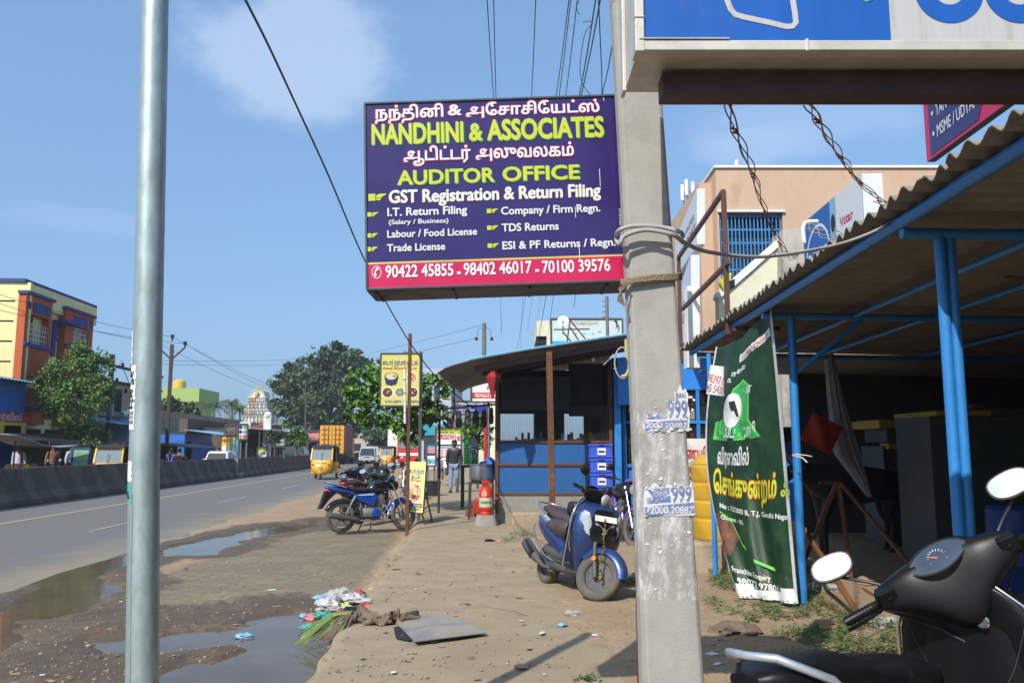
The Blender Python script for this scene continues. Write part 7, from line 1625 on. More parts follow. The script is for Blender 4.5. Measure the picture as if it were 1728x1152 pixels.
# ---- yellow apartment building
XY=-21.;X3=lambda X:X/3.2;Y3=lambda Y:470+Y/3.2
ab=thing('apartment_building','cream and orange three storey building with blue trims and balconies','building',loc=onx(100,760,XY))
p0=onx(39,476,XY);p1=onx(158,517,XY);ya0,ya1,zt=p0.y,p1.y,p0.z
b=MB('yellow_wall');b.box(XY-10,XY,ya0,ya1,-.2,zt);b.box(XY+.001,XY+.365,ya0+.001,ya0+.2,-.2,zt-.01);b.box(XY+.001,XY+.2,ya0+.2,ya1,zt-1.0,zt-.012)
b.build('wall',ab)
b=MB('void')
for k in range(8):z=zt-.9-k*.95;b.box(XY-10,XY-.3,ya0-.02,ya0-.0,z-.03,z+.03)
b.build('wall_groove',ab)
b=MB('trim_blue');b.box(XY-10.1,XY+.15,ya0-.12,ya1+.1,zt,zt+.16);b.build('parapet_cap',ab)
bays=[(145,290,80,640,(183,273,125,182),(150,168,120,160),(168,268,190,355)),(360,510,165,640,(398,475,195,245),(487,503,230,265),(395,480,255,365))]
for k,(x0,x1,yt,yb2,pan,sq_,op)in enumerate(bays):
 xo=XY;a,c,z0,z1=onx(X3(x0),Y3(yt),xo+.36).y,onx(X3(x1),Y3(yt),xo+.36).y,.0,onx(X3(x0),Y3(yt),xo+.36).z
 oy0,oy1=onx(X3(op[0]),Y3(op[2]),xo+.36).y,onx(X3(op[1]),Y3(op[2]),xo+.36).y;oz1=onx(X3(op[0]),Y3(op[2]),xo+.36).z;oz0=onx(X3(op[0]),Y3(op[3]),xo+.36).z
 b=MB('orange_wall');xi,xf=XY+.002,XY+.36
 b.box(xi,xf,a,oy0,z0+2.6,z1);b.box(xi,xf,oy1,c,z0+2.6,z1);b.box(xi,xf,oy0,oy1,oz1,z1);b.box(xi,xf,oy0,oy1,oz0-1.5,oz0);b.box(xi,xf,oy0,oy1,2.6,3.3+1.0);b.box(xi,xf,oy0,oy1,oz0-1.5-.01,oz0-1.49)
 bay=b.build('bay',ab)
 b=MB('trim_blue');b.box(xi,xf+.12,a-.1,c+.1,z1,z1+.14);b.build('top_band',bay);b=MB('trim_blue');b.box(xf,xf+.1,a-.05,c+.05,oz0-.12,oz0+.04);b.build('sill_band',bay);b=MB('trim_blue');b.box(xf,xf+.03,*sorted((onx(X3(pan[0]),Y3(pan[2]),xf).y,onx(X3(pan[1]),Y3(pan[2]),xf).y)),onx(X3(pan[0]),Y3(pan[3]),xf).z,onx(X3(pan[0]),Y3(pan[2]),xf).z);b.build('blue_panel',bay);b=MB('trim_blue');b.box(xf,xf+.03,onx(X3(sq_[0]),Y3(sq_[2]),xf).y,onx(X3(sq_[1]),Y3(sq_[2]),xf).y,onx(X3(sq_[0]),Y3(sq_[3]),xf).z,onx(X3(sq_[0]),Y3(sq_[2]),xf).z);b.build('blue_square',bay);b=MB('trim_blue');b.box(xf,xf+.1,a-.05,c+.05,oz0-3.1,oz0-2.95);b.build('lower_band',bay)
 b=MB('van_silver')
 for q in range(9):y=oy0+(oy1-oy0)*q/8;b.box(xf-.08,xf-.05,y-.015,y+.015,oz0,oz0+.95)
 for q in range(4):b.box(xf-.09,xf-.04,oy0,oy1,oz0+.25+q*.24,oz0+.275+q*.24)
 b.build('railing',bay);b=MB('void');b.box(XY+.001,XY+.05,oy0+.15,oy0+.8,oz0,oz0+2.0);b.build('door',ab)
b=MB('trim_blue');fbox(b,XY,X3(282),X3(297),Y3(225),Y3(420),.12);fbox(b,XY,X3(292),X3(372),Y3(222),Y3(240),.7);b.build('canopy',ab)
b=MB('trim_blue');y0,y1,z0,z1=fbox(b,XY,X3(297),X3(326),Y3(245),Y3(335),.05);wn=b.build('window',ab);b=MB('glass_screen');b.box(XY+.05,XY+.056,y0+.1,y1-.1,z0+.1,z1-.1);b.build('pane',wn)
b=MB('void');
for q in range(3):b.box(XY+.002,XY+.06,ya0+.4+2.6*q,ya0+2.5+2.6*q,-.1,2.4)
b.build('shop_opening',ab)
b=MB('roof_lightblue');b.add([Vector((XY,ya0+5.3,3.2)),Vector((XY,ya1+1.5,3.2)),Vector((XY+2.6,ya1+1.5,2.75)),Vector((XY+2.6,ya0+5.3,2.75))],[(3,2,1,0)]);b.build('awning',ab,solid=.04)
# ---- shops of the far row
def shop(label,px0,px1,top,x,wall,dep=6.,awn=None,awn_m='tin_sheet',board=None,open_top=None,goods=True,seed=1,cat='shop',name='roadside_shop',aw=1.8):
 pa,pb_=onx(px0,top,x),onx(px1,top,x);y0,y1,z1=pa.y,pb_.y,pa.z;t=thing(name,label,cat,loc=Vector((x,(y0+y1)/2,-.1)))
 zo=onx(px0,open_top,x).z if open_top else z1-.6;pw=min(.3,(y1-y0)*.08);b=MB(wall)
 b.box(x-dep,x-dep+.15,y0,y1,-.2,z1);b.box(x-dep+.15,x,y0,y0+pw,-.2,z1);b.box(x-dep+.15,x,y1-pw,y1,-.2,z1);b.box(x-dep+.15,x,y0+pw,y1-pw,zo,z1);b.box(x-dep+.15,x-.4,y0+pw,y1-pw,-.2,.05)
 b.build('wall',t)
 b=MB('dark_wall');b.box(x-dep-.1,x+.1,y0-.05,y1+.05,z1,z1+.12);b.build('roof',t)
 rnd=random.Random(seed)
 if awn:
  za=onx(px0,awn,x).z;b=MB(awn_m);n=30;b.loft([[Vector((x+.02,y0-.2+(y1-y0+.4)*k/n,za+.35+.02*(k%2))),Vector((x+aw,y0-.2+(y1-y0+.4)*k/n,za+.02*(k%2)))]for k in range(n+1)],closed=False);b.build('awning',t,solid=.02)
  for yy in(y0,y1):b=MB('pole_steel');b.tube([(x+aw-.1,yy,-.1),(x+aw-.1,yy,za+.03)],.035,8);b.build('post',t)
 if goods:
  b=MB('card');k=0;y=y0+pw+.1
  while y<y1-pw-.3:
   w=rnd.uniform(.2,.5);h=rnd.uniform(.3,1.5);b.m(rnd.choice(['card','dark_wall','paper_red','brown_wall','bag_teal','grey_wall','poster_yellow','dark_panel','poster_navy']));b.box(x-rnd.uniform(1.2,2.2),x-.9,y,y+w,.05,.05+h);y+=w+rnd.uniform(.05,.3)
  b.build('goods',t)
 if board:
  (bx0,bx1,bt,bb,fm,items)=board;o,f=xfn(x+.12,bx0,bb);w=onx(bx1,bb,x+.12).y-o.y;h=onx(bx0,bt,x+.12).z-o.z;b=signboard(t,f,w,h,.08,fm)
  for it in items:
   if it[0]=='p':patch(b,f,it[2]*w,it[3]*w,it[4]*h,it[5]*h,it[1],.004)
   else:lettering(b,it[1],f,it[3]*w,it[4]*w,it[5]*h,it[6]*h,.04,it[2],.008)
  b.build('name_board',t)
 return t
b=MB('grey_wall');gb_=thing('grey_house','plain grey house with a lattice parapet at the far left','house',loc=onx(0,760,-23));q=onx(24,590,-23);b.box(-33,-23,q.y-9,q.y,-.2,q.z);b.build('wall',gb_);b=MB('white_wall')
for k in range(12):b.box(-23.0,-22.94,q.y-.5-k*.4,q.y-.3-k*.4,q.z-1.2,q.z-.25)
for k in range(4):b.box(-22.99,-22.93,q.y-5.2,q.y-.3,q.z-1.2+.3*k,q.z-1.13+.3*k)
b.build('lattice',gb_)
shop('blue corrugated shop front with a yellow and red name board at the far left',-80,46,628,-20.4,'shed_blue',awn=742,board=(-60,44,690,737,'poster_red',[('p','poster_yellow',.02,.98,.04,.62),('t','ஏசி சர்வீஸ்','paper_white',.2,.9,.7,.2),('p','green_board',.6,.9,.12,.5),('t','SALES','poster_navy',.1,.5,.2,.26)]),open_top=750,seed=3)
b=MB('roof_lightblue');q=onx(-80,624,-20.2);q1=onx(46,624,-20.2);n=40;b.loft([[Vector((-20.6,q.y+(q1.y-q.y)*k/n,q.z+.05+.04*(k%2))),Vector((-19.7,q.y+(q1.y-q.y)*k/n,q.z-.12+.04*(k%2)))]for k in range(n+1)],closed=False);tag(b.build('roof_sheet',solid=.02),'wavy light blue roof sheet over the blue corrugated shop','roof sheet')
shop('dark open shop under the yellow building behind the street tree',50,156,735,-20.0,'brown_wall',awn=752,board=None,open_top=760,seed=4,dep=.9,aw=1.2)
cp_=thing('push_cart','vendor cart under a ragged grey cloth roof across the road','cart',loc=onx(50,800,-15.6));q=onx(14,800,-15.8);q1=onx(78,800,-15.8);b=MB('brown_wall');b.box(-16.8,-15.6,q.y,q1.y,.55,.75);b.build('tray',cp_)
for y in(q.y+.1,q1.y-.1):
 for x in(-16.7,-15.7):b=MB('rust');b.tube([(x,y,-.1),(x,y,1.75)],.03,6);b.build('post',cp_)
b=MB('tarp_white');b.grid(lambda u,v:Vector((-17.2+2.2*v,q.y-1.2+(q1.y-q.y+2.2)*u,1.95-.28*u+.12*math.sin(5*u+2*v)-.15*v)),16,8);b.build('cloth_roof',cp_,smooth=80,solid=.03)
for k in range(2):b=MB('tyre');tyre(b,(0,0,0),.33,.06,20);b.v=[(v[1]-15.5,v[0]+q1.y-.9-1.3*k,v[2]+.22)for v in b.v];b.build('wheel',cp_)
b=MB('card');rnd=random.Random(3)
for k in range(16):b.m(rnd.choice(['card','poster_yellow','weed_b','bag_pink','dish_orange']));b.ball((-16.2+rnd.uniform(-.4,.4),q.y+.3+rnd.random()*(q1.y-q.y-.6),.82),.12,n=8)
b.build('goods',cp_)
shop('beige two storey house with dark windows behind the transformer',164,226,640,-21,'beige_wall',board=None,open_top=760,seed=5)
b=MB('void');
hw_=thing('shutter_window','dark window pair on the beige house behind the transformer','window',loc=onx(190,690,-21))
for(a,c)in((178,190),(195,205)):
 b=MB('void');fbox(b,-21,a,c,655,694,.05);b.build('shutter',hw_)
shop('shop with tall orange and yellow posters beside the galvanised pole',182,232,744,-20.6,'brown_wall',board=(186,202,712,757,'poster_orange',[('p','poster_yellow',.0,1.,.55,1.),('t','PEACE TOURS','paper_white',.1,.9,.35,.08),('t','TRAVELS','paper_white',.2,.8,.26,.06),('p','ink_black',.2,.8,.06,.13),('p','car_white',.35,.7,.12,.18)]),open_top=752,seed=6)
b_=thing('poster_panel','orange shop panel with black and blue print beside the tall orange poster','poster',loc=onx(205,757,-20.4));o,f=xfn(-20.42,203,757);b=signboard(b_,f,onx(232,757,-20.42).y-o.y,2.05,.06,'poster_orange');patch(b,f,.2,2.2,1.3,1.9,'poster_yellow',.004);lettering(b,'SHOP',f,.3,2.0,1.45,.3,.05,'poster_navy',.008);patch(b,f,.9,1.8,0,1.2,'void',.004);b.build('board',b_)
shop('dark shaded motorcycle stand shop right of the galvanised pole',236,300,752,-20.5,'brown_wall',seed=7,open_top=757,goods=False,awn=756,awn_m='auto_black',aw=3.4)
b=MB('olive_wall');q=onx(262,702,-22.5);q1=onx(303,702,-22.5);b.box(-26,-22.5,q.y,q1.y,-.2,q.z);tag(b.build('boundary_wall'),'pale green plain wall above the motorcycle stand','wall')
sh2=shop('blue tin shed with scalloped roof edge across the road',312,358,731,-20.5,'shed_blue',awn=733,awn_m='roof_lightblue',seed=8,open_top=745,aw=2.4)
b=MB('shed_blue');q=onx(324,740,-19.6);q1=onx(357,740,-19.6);n=34
b.loft([[Vector((-19.6+.05*(k%2),q.y+(q1.y-q.y)*k/n,-.1)),Vector((-19.6+.05*(k%2),q.y+(q1.y-q.y)*k/n,onx(324,738,-19.6).z-.3))]for k in range(n+1)],closed=False);b.build('tin_panel',sh2,solid=.02)
b=MB('old_wall');q=onx(268,692,-27);q1=onx(412,692,-27);b.box(-27.3,-27,q.y,q1.y,-.2,onx(268,690,-27).z*.98);tag(b.build('compound_wall'),'long weathered pinkish white wall above the sheds','wall')
b=MB('brown_wall');q=onx(317,706,-24);q1=onx(386,706,-24);b.box(-29,-24,q.y,q1.y,-.2,q.z);tag(b.build('stone_block'),'dark brown stained building block above the blue shed','building')
gh=thing('green_house','bright green flat roofed house with a yellow water tank','house',loc=onx(310,760,-42));q=onx(330,664,-42);q1=onx(352,664,-42);b=MB('green_wall');y0=q.y;b.box(-56,-42,y0,y0+9,-.2,q.z-1.2);b.box(-57,-41.2,y0-.8,y0+9.5,q.z-1.3,q.z+.8);b.build('wall',gh);b=MB('void');b.box(-50,-43,y0-.05,y0,q.z-4,q.z-1.4);b.build('balcony_opening',gh);b=MB('olive_wall');b.box(-52,-42,y0-1.2,y0-.9,q.z-4.4,q.z-3.2);b.build('balcony_wall',gh)
b=MB('tank_yellow');tkp=P(302,663,D(Vector((-48,y0+3,0))));b.lathe([(0,0),(.95,0),(1.0,.3),(.97,.6),(1.0,.9),(.97,1.3),(.5,1.55),(.3,1.6),(0,1.65)],20,Matrix.Translation((tkp.x,tkp.y,q.z+.8)));b.build('water_tank',gh,smooth=40)
def board_at(name,label,cat,px0,px1,yt,yb,d,face,items,post=True,th=.1,yaw=0,posts=(.15,.85),grp=None,base=None,frame='board_back'):
 A=P(px0,yb,d);rx=(_cr*math.cos(yaw)+_cf*math.sin(yaw));w=(px1-px0)*d/1400/max(.3,math.cos(yaw));h=(yb-yt)*d/1400;nn=rx.cross(ZV);f=board_fn(A,rx,ZV,nn,w,h);t=thing(name,label,cat,loc=Vector((A.x,A.y,0)),group=grp);b=signboard(t,f,w,h,th,face,frame,.02*d/10)
 for it in items:
  if it[0]=='p':patch(b,f,it[2]*w,it[3]*w,it[4]*h,it[5]*h,it[1],.004*max(1,d/20))
  elif it[0]=='c':patch(b,f,0,0,0,0,it[1],.006*max(1,d/20),poly=ring_poly(it[2]*w,it[3]*h,it[4]*h,18,it[4]*h))
  else:lettering(b,it[1],f,it[3]*w,it[4]*w,it[5]*h,it[6]*h,it[7]if len(it)>7 else .04,it[2],.008*max(1,d/20))
 b.build('board',t)
 if post:
  for u in posts:b=MB('pole_steel');p=f(u*w,0,-th-.03);b.tube([(p.x,p.y,-.1),(p.x,p.y,p.z+h*.9)],.03*max(1,d/30),8);b.build('post',t)
 return t
board_at('sign_board','cyan and yellow shop sign standing behind the barrier by the street tree','sign',119,150,757,812,33,'poster_cyan',[('t','விற்பனை','sign_lime',.15,.85,.80,.08),('t','ஸ்டேஷனரி','sign_lime',.1,.9,.66,.08),('t','வாடகை','sign_lime',.1,.9,.5,.07),('c','sign_lime',.3,.28,.1),('c','sign_lime',.7,.28,.1)],yaw=R(-6))
board_at('sign_board','small white and red shop card showing over the barrier at the far left','sign',12,38,790,830,30,'label_white',[('p','sign_lime',.25,1,.8,1),('p','paper_red',0,.25,.8,1),('t','நெல்லை','poster_navy',.1,.9,.72,.09)])
board_at('sign_board','yellow and blue posters on the shed wall behind the white car','sign',371,402,735,772,58,'poster_yellow',[('p','poster_cyan',.6,1,0,.85),('t','MILK','poster_red',.1,.5,.7,.15),('c','label_white',.25,.35,.2),('p','label_white',.66,.95,.2,.6)])
board_at('sign_board','white food picture board on a post left of the temple','sign',401,417,716,741,52,'label_white',[('c',c_,x_,y_,.12)for c_,x_,y_ in(('poster_navy',.28,.8),('bag_teal',.72,.8),('poster_navy',.28,.5),('grey_wall',.72,.5),('dish_orange',.28,.2),('paper_red',.72,.2))],posts=(.3,.9))
board_at('sign_board','dark maroon board just left of the white food picture board','sign',380,399,717,733,53,'brown_wall',[('t','HOTEL','grey_wall',.1,.9,.4,.3)])
board_at('sign_board','yellow and white notice showing over the barrier below the temple','sign',434,450.5,755,775,60,'label_white',[('p','sign_lime',0,1,.72,1),('p','dish_orange',.2,.5,.5,.6),('p','ink_black',.6,.8,.4,.55),('p','dish_orange',.2,.5,.25,.35)])
board_at('sign_board','dark green direction board on posts near the small bushy tree','sign',462,481,738,753,58,'green_board',[('t','சென்னை','label_white',.1,.9,.55,.25),('t','CHENNAI','label_white',.1,.9,.15,.25)])
board_at('billboard','pink film style billboard left of the container truck','billboard',515,540,727,743,88,'pinkboard',[('t','SALE','paper_white',.1,.6,.4,.3),('c','dish_orange',.8,.5,.3)])
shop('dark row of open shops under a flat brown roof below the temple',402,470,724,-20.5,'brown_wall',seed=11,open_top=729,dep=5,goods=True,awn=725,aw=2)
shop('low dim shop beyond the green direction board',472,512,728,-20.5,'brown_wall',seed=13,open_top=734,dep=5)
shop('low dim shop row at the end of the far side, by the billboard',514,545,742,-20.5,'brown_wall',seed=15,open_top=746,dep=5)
# ---- temple tower
tmp=thing('temple_tower','small temple tower crowded with painted figures','temple',loc=P(430,760,92));dt=92.;ks=dt/1400;c0=P(429,738,dt);T_=Matrix.Translation((c0.x,c0.y,0))@rotm(YAW)
zz=lambda py:1.5+(755-py)*ks
b=MB('temple_wall');b.T=T_;b.box(-30*ks,25*ks,0,5,-.2,zz(716));b.m('gopuram_white');b.box(-24*ks,-6*ks,-.2,3,-.2,zz(712));b.m('void');b.box(-20*ks,-14*ks,-.25,0,0,zz(720));b.build('base',tmp)
rnd=random.Random(21)
tiers=[(714,700,20),(700,690,18.5),(690,679,16.5),(679,669,14)]
for k,(yb2,yt,hw)in enumerate(tiers):
 b=MB('gopuram_white');b.T=T_;w=hw*ks;dp=w*.75;b.box(-w,w,.4,.4+dp*2,zz(yb2),zz(yt)-.12);b.m(['gopuram_blue','gopuram_white','gopuram_teal','gopuram_white'][k]);b.box(-w*1.08,w*1.08,.4-w*.08,.4+dp*2+w*.08,zz(yt)-.14,zz(yt))
 n=7-k
 for i in range(n):
  x=-w+2*w*(i+.5)/n;h=(zz(yt)-zz(yb2))*.8
  b.m(rnd.choice(['gopuram_pink','gopuram_ochre','gopuram_white','gopuram_teal','gopuram_white','gopuram_white']));b.ball((x,.3,zz(yb2)+h*.4),h*.3,(.8,.7,1.4),8);b.m('gopuram_ochre');b.ball((x,.26,zz(yb2)+h*.92),h*.15,n=6)
  b.m(rnd.choice(['gopuram_pink','gopuram_teal','gopuram_white']));b.box(x-h*.42,x-h*.3,.2,.42,zz(yb2),zz(yt)-.16)
 for i in range(5):
  y=.5+dp*2*i/5;h=(zz(yt)-zz(yb2))*.8;b.m(rnd.choice(['gopuram_pink','gopuram_ochre','gopuram_blue','gopuram_teal']));b.ball((w+.05,y+.2,zz(yb2)+h*.45),h*.32,(.7,.8,1.4),8)
 b.T=None;b.build('tier',tmp)
b=MB('gopuram_white');b.T=T_;w=12.5*ks;n=20;pr=[(w*math.cos(math.pi*k/n),zz(669)+(zz(655)-zz(669))*math.sin(math.pi*k/n)**.8)for k in range(n+1)]
b.loft([[Vector((x,y,z))for x,z in pr]for y in(.5,2.6)]);b.m('gopuram_teal')
for k in range(n):
 a,c=pr[k],pr[k+1];f=.78;b.add([Vector((a[0],.45,a[1])),Vector((c[0],.45,c[1])),Vector((c[0]*f,.45,zz(669)+(c[1]-zz(669))*f)),Vector((a[0]*f,.45,zz(669)+(a[1]-zz(669))*f))],[(0,1,2,3)])
b.m('gopuram_ochre');b.ball((0,.3,zz(666)),.28,(.8,.6,1.6),8)
for k in range(5):b.ball((0+(k-2)*.02,.6+k*.45,zz(654)),.12,(1,1,2.2),8)
b.build('barrel_top',tmp,smooth=40)
b=MB('white_wall');pp_=P(450,735,80);b.box(pp_.x-.35,pp_.x+.35,pp_.y,pp_.y+.5,-.1,1.5+(755-702)*80/1400);b.ball((pp_.x,pp_.y+.25,1.5+(755-701)*80/1400),.4,n=10);tag(b.build('gate_pillar'),'tall white gate pillar right of the temple tower','pillar')
# ---- poles and wires across the road
def arm_pole(label,px,ytop,x,arms=True,m='pole_brown',w=.2):
 q=onx(px,ytop,x);t=thing('power_pole',label,'power pole',loc=Vector((q.x,q.y,-.1)));b=MB(m);b.box(q.x-w/2,q.x+w/2,q.y-w*.4,q.y+w*.4,-.15,q.z-.5);b.build('shaft',t);b=MB(m);ends=[]
 if arms:
  for s_ in(-1,1):e=Vector((q.x,q.y,q.z-1.0))+_cr*s_*.85+ZV*.55;b.beam(Vector((q.x,q.y,q.z-1.5)),e-ZV*.25,.09);ends.append(e)
  b.build('cross_arm',t)
 ends.append(Vector((q.x,q.y,q.z)))
 for e in ends:b=MB('ink_black');b.lathe([(0,-.3),(.05,-.3),(.05,-.1),(.12,-.08),(.12,.0),(.07,.02),(.12,.05),(.12,.12),(0,.16)],10,Matrix.Translation(e));b.build('insulator',t)
 return ends
e1=arm_pole('tall brown steel power pole with a V shaped arm across the road',291,568,-19.2)
e2=arm_pole('distant brown power pole standing against the big tree',517,655,-21,w=.25)
tr=thing('transformer_structure','transformer on two poles with cross beams behind the galvanised pole','transformer',loc=onx(225,780,-19.6));pa_,pb2=onx(190,598,-19.4),onx(264,602,-19.4)
for p in(pa_,pb2):b=MB('pole_steel');b.box(p.x-.11,p.x+.11,p.y-.09,p.y+.09,-.15,p.z);b.build('pole',tr)
for z in(pa_.z-.6,pa_.z-1.5,pa_.z-3.4):b=MB('pole_brown');b.box(pa_.x-.06,pa_.x+.06,pa_.y-1.2,pb2.y+1.2,z-.07,z+.07);b.build('cross_beam',tr)
for k in range(10):y=pa_.y+(pb2.y-pa_.y)*(k+.2)/10;z=pa_.z-(.6,1.5)[k%2];b=MB('ink_black');b.lathe([(0,.0),(.05,.0),(.1,.1),(.06,.16),(.1,.24),(0,.3)],8,Matrix.Translation((pa_.x,y,z-.5*(k%3==0))));b.build('insulator',tr)
b=MB('bag_blue');ym=onx(208,700,-19.4).y;b.box(-20,-18.9,ym-.5,ym+1.4,onx(205,745,-19.4).z,onx(205,706,-19.4).z)
for k in range(6):b.box(-18.9,-18.6,ym-.4+.3*k,ym-.3+.3*k,onx(205,742,-19.4).z,onx(205,710,-19.4).z)
b.m('lens_clear');b.tube([(-19.4,ym-.3,onx(205,700,-19.4).z),(-19.4,ym+1.2,onx(205,690,-19.4).z)],.2,12);b.build('transformer_tank',tr)
b=MB('cable_black');rnd=random.Random(2)
for k in range(9):a=Vector((pa_.x,pa_.y+rnd.random()*(pb2.y-pa_.y),pa_.z-rnd.choice([.6,1.5])));c=Vector((pa_.x,pa_.y+rnd.random()*(pb2.y-pa_.y),pa_.z-rnd.choice([1.5,3.4])));b.tube([a,a.lerp(c,.5)+Vector((.2,.2,-.4)),c],.018,5)
b.build('jumper_wire',tr)
def wire(label,pts,r=.012,sag=0.,grp='overhead power lines',m='cable_black'):
 out=[]
 for i in range(len(pts)-1):
  for k in range(12):t=k/12;out.append(pts[i].lerp(pts[i+1],t)-ZV*sag*4*t*(1-t))
 out.append(pts[-1]);b=MB(m);b.tube(out,r,5);tag(b.build('overhead_wire',smooth=80),label,'wire',grp)
LW='power line strung past the galvanised pole to the brown power pole'
lws=[(P(-60,478,34),e1[2],P(470,655,95)),(P(-60,492,34),e1[0],P(470,668,95)),(P(-60,508,34),e1[1],P(470,662,95))]
for k,w_ in enumerate(lws):wire(('top','middle','lowest')[k]+' '+LW,list(w_),.013,.25)
wire('upper wire running level toward the big tree',[P(268,608,60),P(520,604,110)],.014,.2);wire('lower wire running level toward the big tree',[P(268,614,60),P(520,612,110)],.014,.2)
wire('upper distant wire rising over the yellow hotel sign',[P(560,610,110),P(816,548,45)],.012,.1);wire('lower distant wire rising over the yellow hotel sign',[P(560,622,110),P(806,570,45)],.012,.1)
dj=[(410,-8,5.2),(452,75,6.2),(500,178,7.4),(556,300,9),(612,432,11),(660,525,12.6),(700,590,14),(745,645,15.3),(800,690,16.5)]
cable('stay_cable','thick black cable slanting down behind the auditor sign to the kiosk',[P(395,-40,5.0)]+[P(*q)for q in dj],.0105,'cable_black',n=6)
tops=[((822,0,6),(833,165,8.4),(847,570,34)),((833,0,6),(837,165,8.4),(846,560,34)),((904,0,6),(897,165,8.4),(878,590,32)),((960,0,6),(938,165,8.4),(872,595,30)),((963,0,6),(943,165,8.4),(890,560,30)),((974,0,6),(954,165,8.4),(905,555,30)),((1005,0,6),(977,165,8.4),(925,565,24)),((1013,0,6),(981,160,8.4),(905,592,20)),((1010,0,5),(1015,110,6),(1016,165,7)),((1034,70,5),(1018,150,6.5),(968,520,15)),((975,20,6),(984,38,6),(1000,38,6))]
for k,(a,m_,c)in enumerate(tops[:10]):A_,B_,C_=P(*a),P(*m_),P(*c);pre=A_+(A_-B_)*1.2;wire(('leftmost thin wire of the bunch over the auditor sign','second thin wire from the left over the auditor sign','single wire above the middle of the auditor sign','first wire of the close pair over the auditor sign','second wire of the close pair over the auditor sign','thin wire right of the close pair over the auditor sign','thick wire descending to the kiosk roof from above','thick wire crossing behind the sign to the brown kiosk post','short dropping wire beside the concrete pole top','wire leaving the concrete pole top toward the kiosk')[k],[pre,A_,B_,C_],.0058 if k in(6,7)else .0042,.03)
cable('loose_wire','curled loose wire end hanging beside the overhead wires',[P(978,0,6),P(973,12,6),P(976,22,6),P(979,26,6)],.003,'cable_black',n=5);cable('loose_wire','long loose wire arching between overhead wires',[P(984,38,6.2),P(995,36,6.2),P(1000,40,6.2),P(988,55,6.2),P(981,90,6.4),P(979,125,6.6),P(985,145,6.8),P(996,160,7)],.003,'cable_black',n=5)
rp2=thing('power_pole','grey pole with two hanging insulators beyond the kiosk roof','power pole',loc=P(817,760,45));q=P(817,545,45);b=MB('pole_steel');b.tube([(q.x,q.y,-.1),(q.x,q.y,q.z)],[.16,.11],10);b.build('shaft',rp2)
for s_ in(-1,1):b=MB('maroon_steel');e=q+_cr*s_*.42-ZV*.85;b.lathe([(0,-.12),(.08,-.1),(.1,0),(.06,.06),(0,.1)],10,Matrix.Translation(e));b.tube([q-ZV*.25,q-ZV*.3+_cr*s_*.3,e],.014,5);b.build('insulator',rp2)
# ---- vehicles
def veh(x,y):return Matrix.Translation((x,y,ROAD_Z+.004))
q=G(541,809,ROAD_Z);make_auto('yellow auto rickshaw with black hood coming along the near lane',veh(q.x,q.y+1)@rotm(R(-90)),'auto rickshaws on the road','auto rickshaw driver in a brown shirt at the handlebar of the near yellow auto')
q=G(652,789,ROAD_Z);make_auto('yellow auto rickshaw with a red top strip farther along the road, by the van',veh(q.x,q.y+1)@rotm(R(-92)),'auto rickshaws on the road','auto rickshaw driver in a brown shirt in the farther auto, by the van')
q=onx(197,800,-15.2);make_auto('yellow auto rickshaw parked beyond the barrier beside the orange posters',veh(-15.4,q.y)@rotm(R(-80)),'auto rickshaws on the road',None)
q=G(609,788,ROAD_Z);make_car('silver grey boxy van coming along the near lane',veh(q.x+.5,q.y+1.6)@rotm(R(-90)),'van_silver',VAN,cat='van',name='van',W=1.5)
q=onx(380,775,-14.6);make_car('white hatchback car seen from behind beyond the barrier',veh(-14.6,q.y)@rotm(R(88)),'car_white',HATCH)
q=onx(503,765,-14.4);make_car('dark blue sport utility car beyond the barrier with red tail lamps',veh(-14.4,q.y)@rotm(R(90)),'car_dark',SUV,W=1.78)
tk=thing('container_truck','truck with yellow container doors and dull red sides beyond the barrier','truck',loc=P(565,775,84));q=P(559,775,84);T_=Matrix.Translation((q.x,q.y,ROAD_Z));hw=1.18;zt_=P(560,718,84).z-ROAD_Z;zb2=1.2
b=MB('truck_red');b.T=T_;b.box(-hw,hw,.1,6.5,zb2,zt_);b.build('container',tk);b=MB('truck_yellow');b.T=T_
for s_ in(0,1):
 x0=-hw+.03+s_*hw;b.box(x0,x0+hw-.06,.0,.1,zb2+.05,zt_-.05)
b.box(-hw,hw,.02,.14,zb2-.1,zb2+.05);b.box(-hw,hw,.02,.14,zt_-.05,zt_+.03);b.box(hw-.03,hw+.02,.02,.14,zb2,zt_);b.box(-hw-.02,-hw+.03,.02,.14,zb2,zt_);dd=b.build('door',tk)
b=MB('truck_red');b.T=T_
for s_ in(0,1):
 for k in range(5):b.box(-hw+.15+s_*hw,-hw+s_*hw+hw-.2,-.04,-.001,zb2+.3+k*.48,zb2+.36+k*.48)
for x in(-.75,-.35,.35,.75):b.box(x-.03,x+.03,-.07,-.041,zb2,zt_)
b.build('lock_bar',dd)
b=MB('black_plastic');b.T=T_;b.box(-1.0,1.0,.3,8,.7,1.1);b.m('truck_yellow');b.box(-1.1,1.1,7,8.6,.6,2.7);b.build('chassis',tk)
for y in(1.6,2.9,7.6):
 for x in(-.95,.95):b=MB('tyre');tyre(b,(0,0,0),.5,.35,20);b.v=[tuple(T_@Vector((v[1]+x,v[0]+y,v[2]+.5)))for v in b.v];b.build('wheel',tk)
bu=thing('bus','red bus standing behind the almond tree on the right','bus',loc=P(700,775,48));q=P(697,785,64);T_=Matrix.Translation((q.x,q.y,-.05))@rotm(R(-4));b=MB('bus_red');b.T=T_;b.box(-1.25,1.25,0,9,.45,2.9);b.build('body',bu,bevel=.12)
b=MB('glass_screen');b.T=T_;b.box(-1.1,1.1,-.03,-.005,1.5,2.6);b.build('windscreen',bu);b=MB('glass_dark');b.T=T_
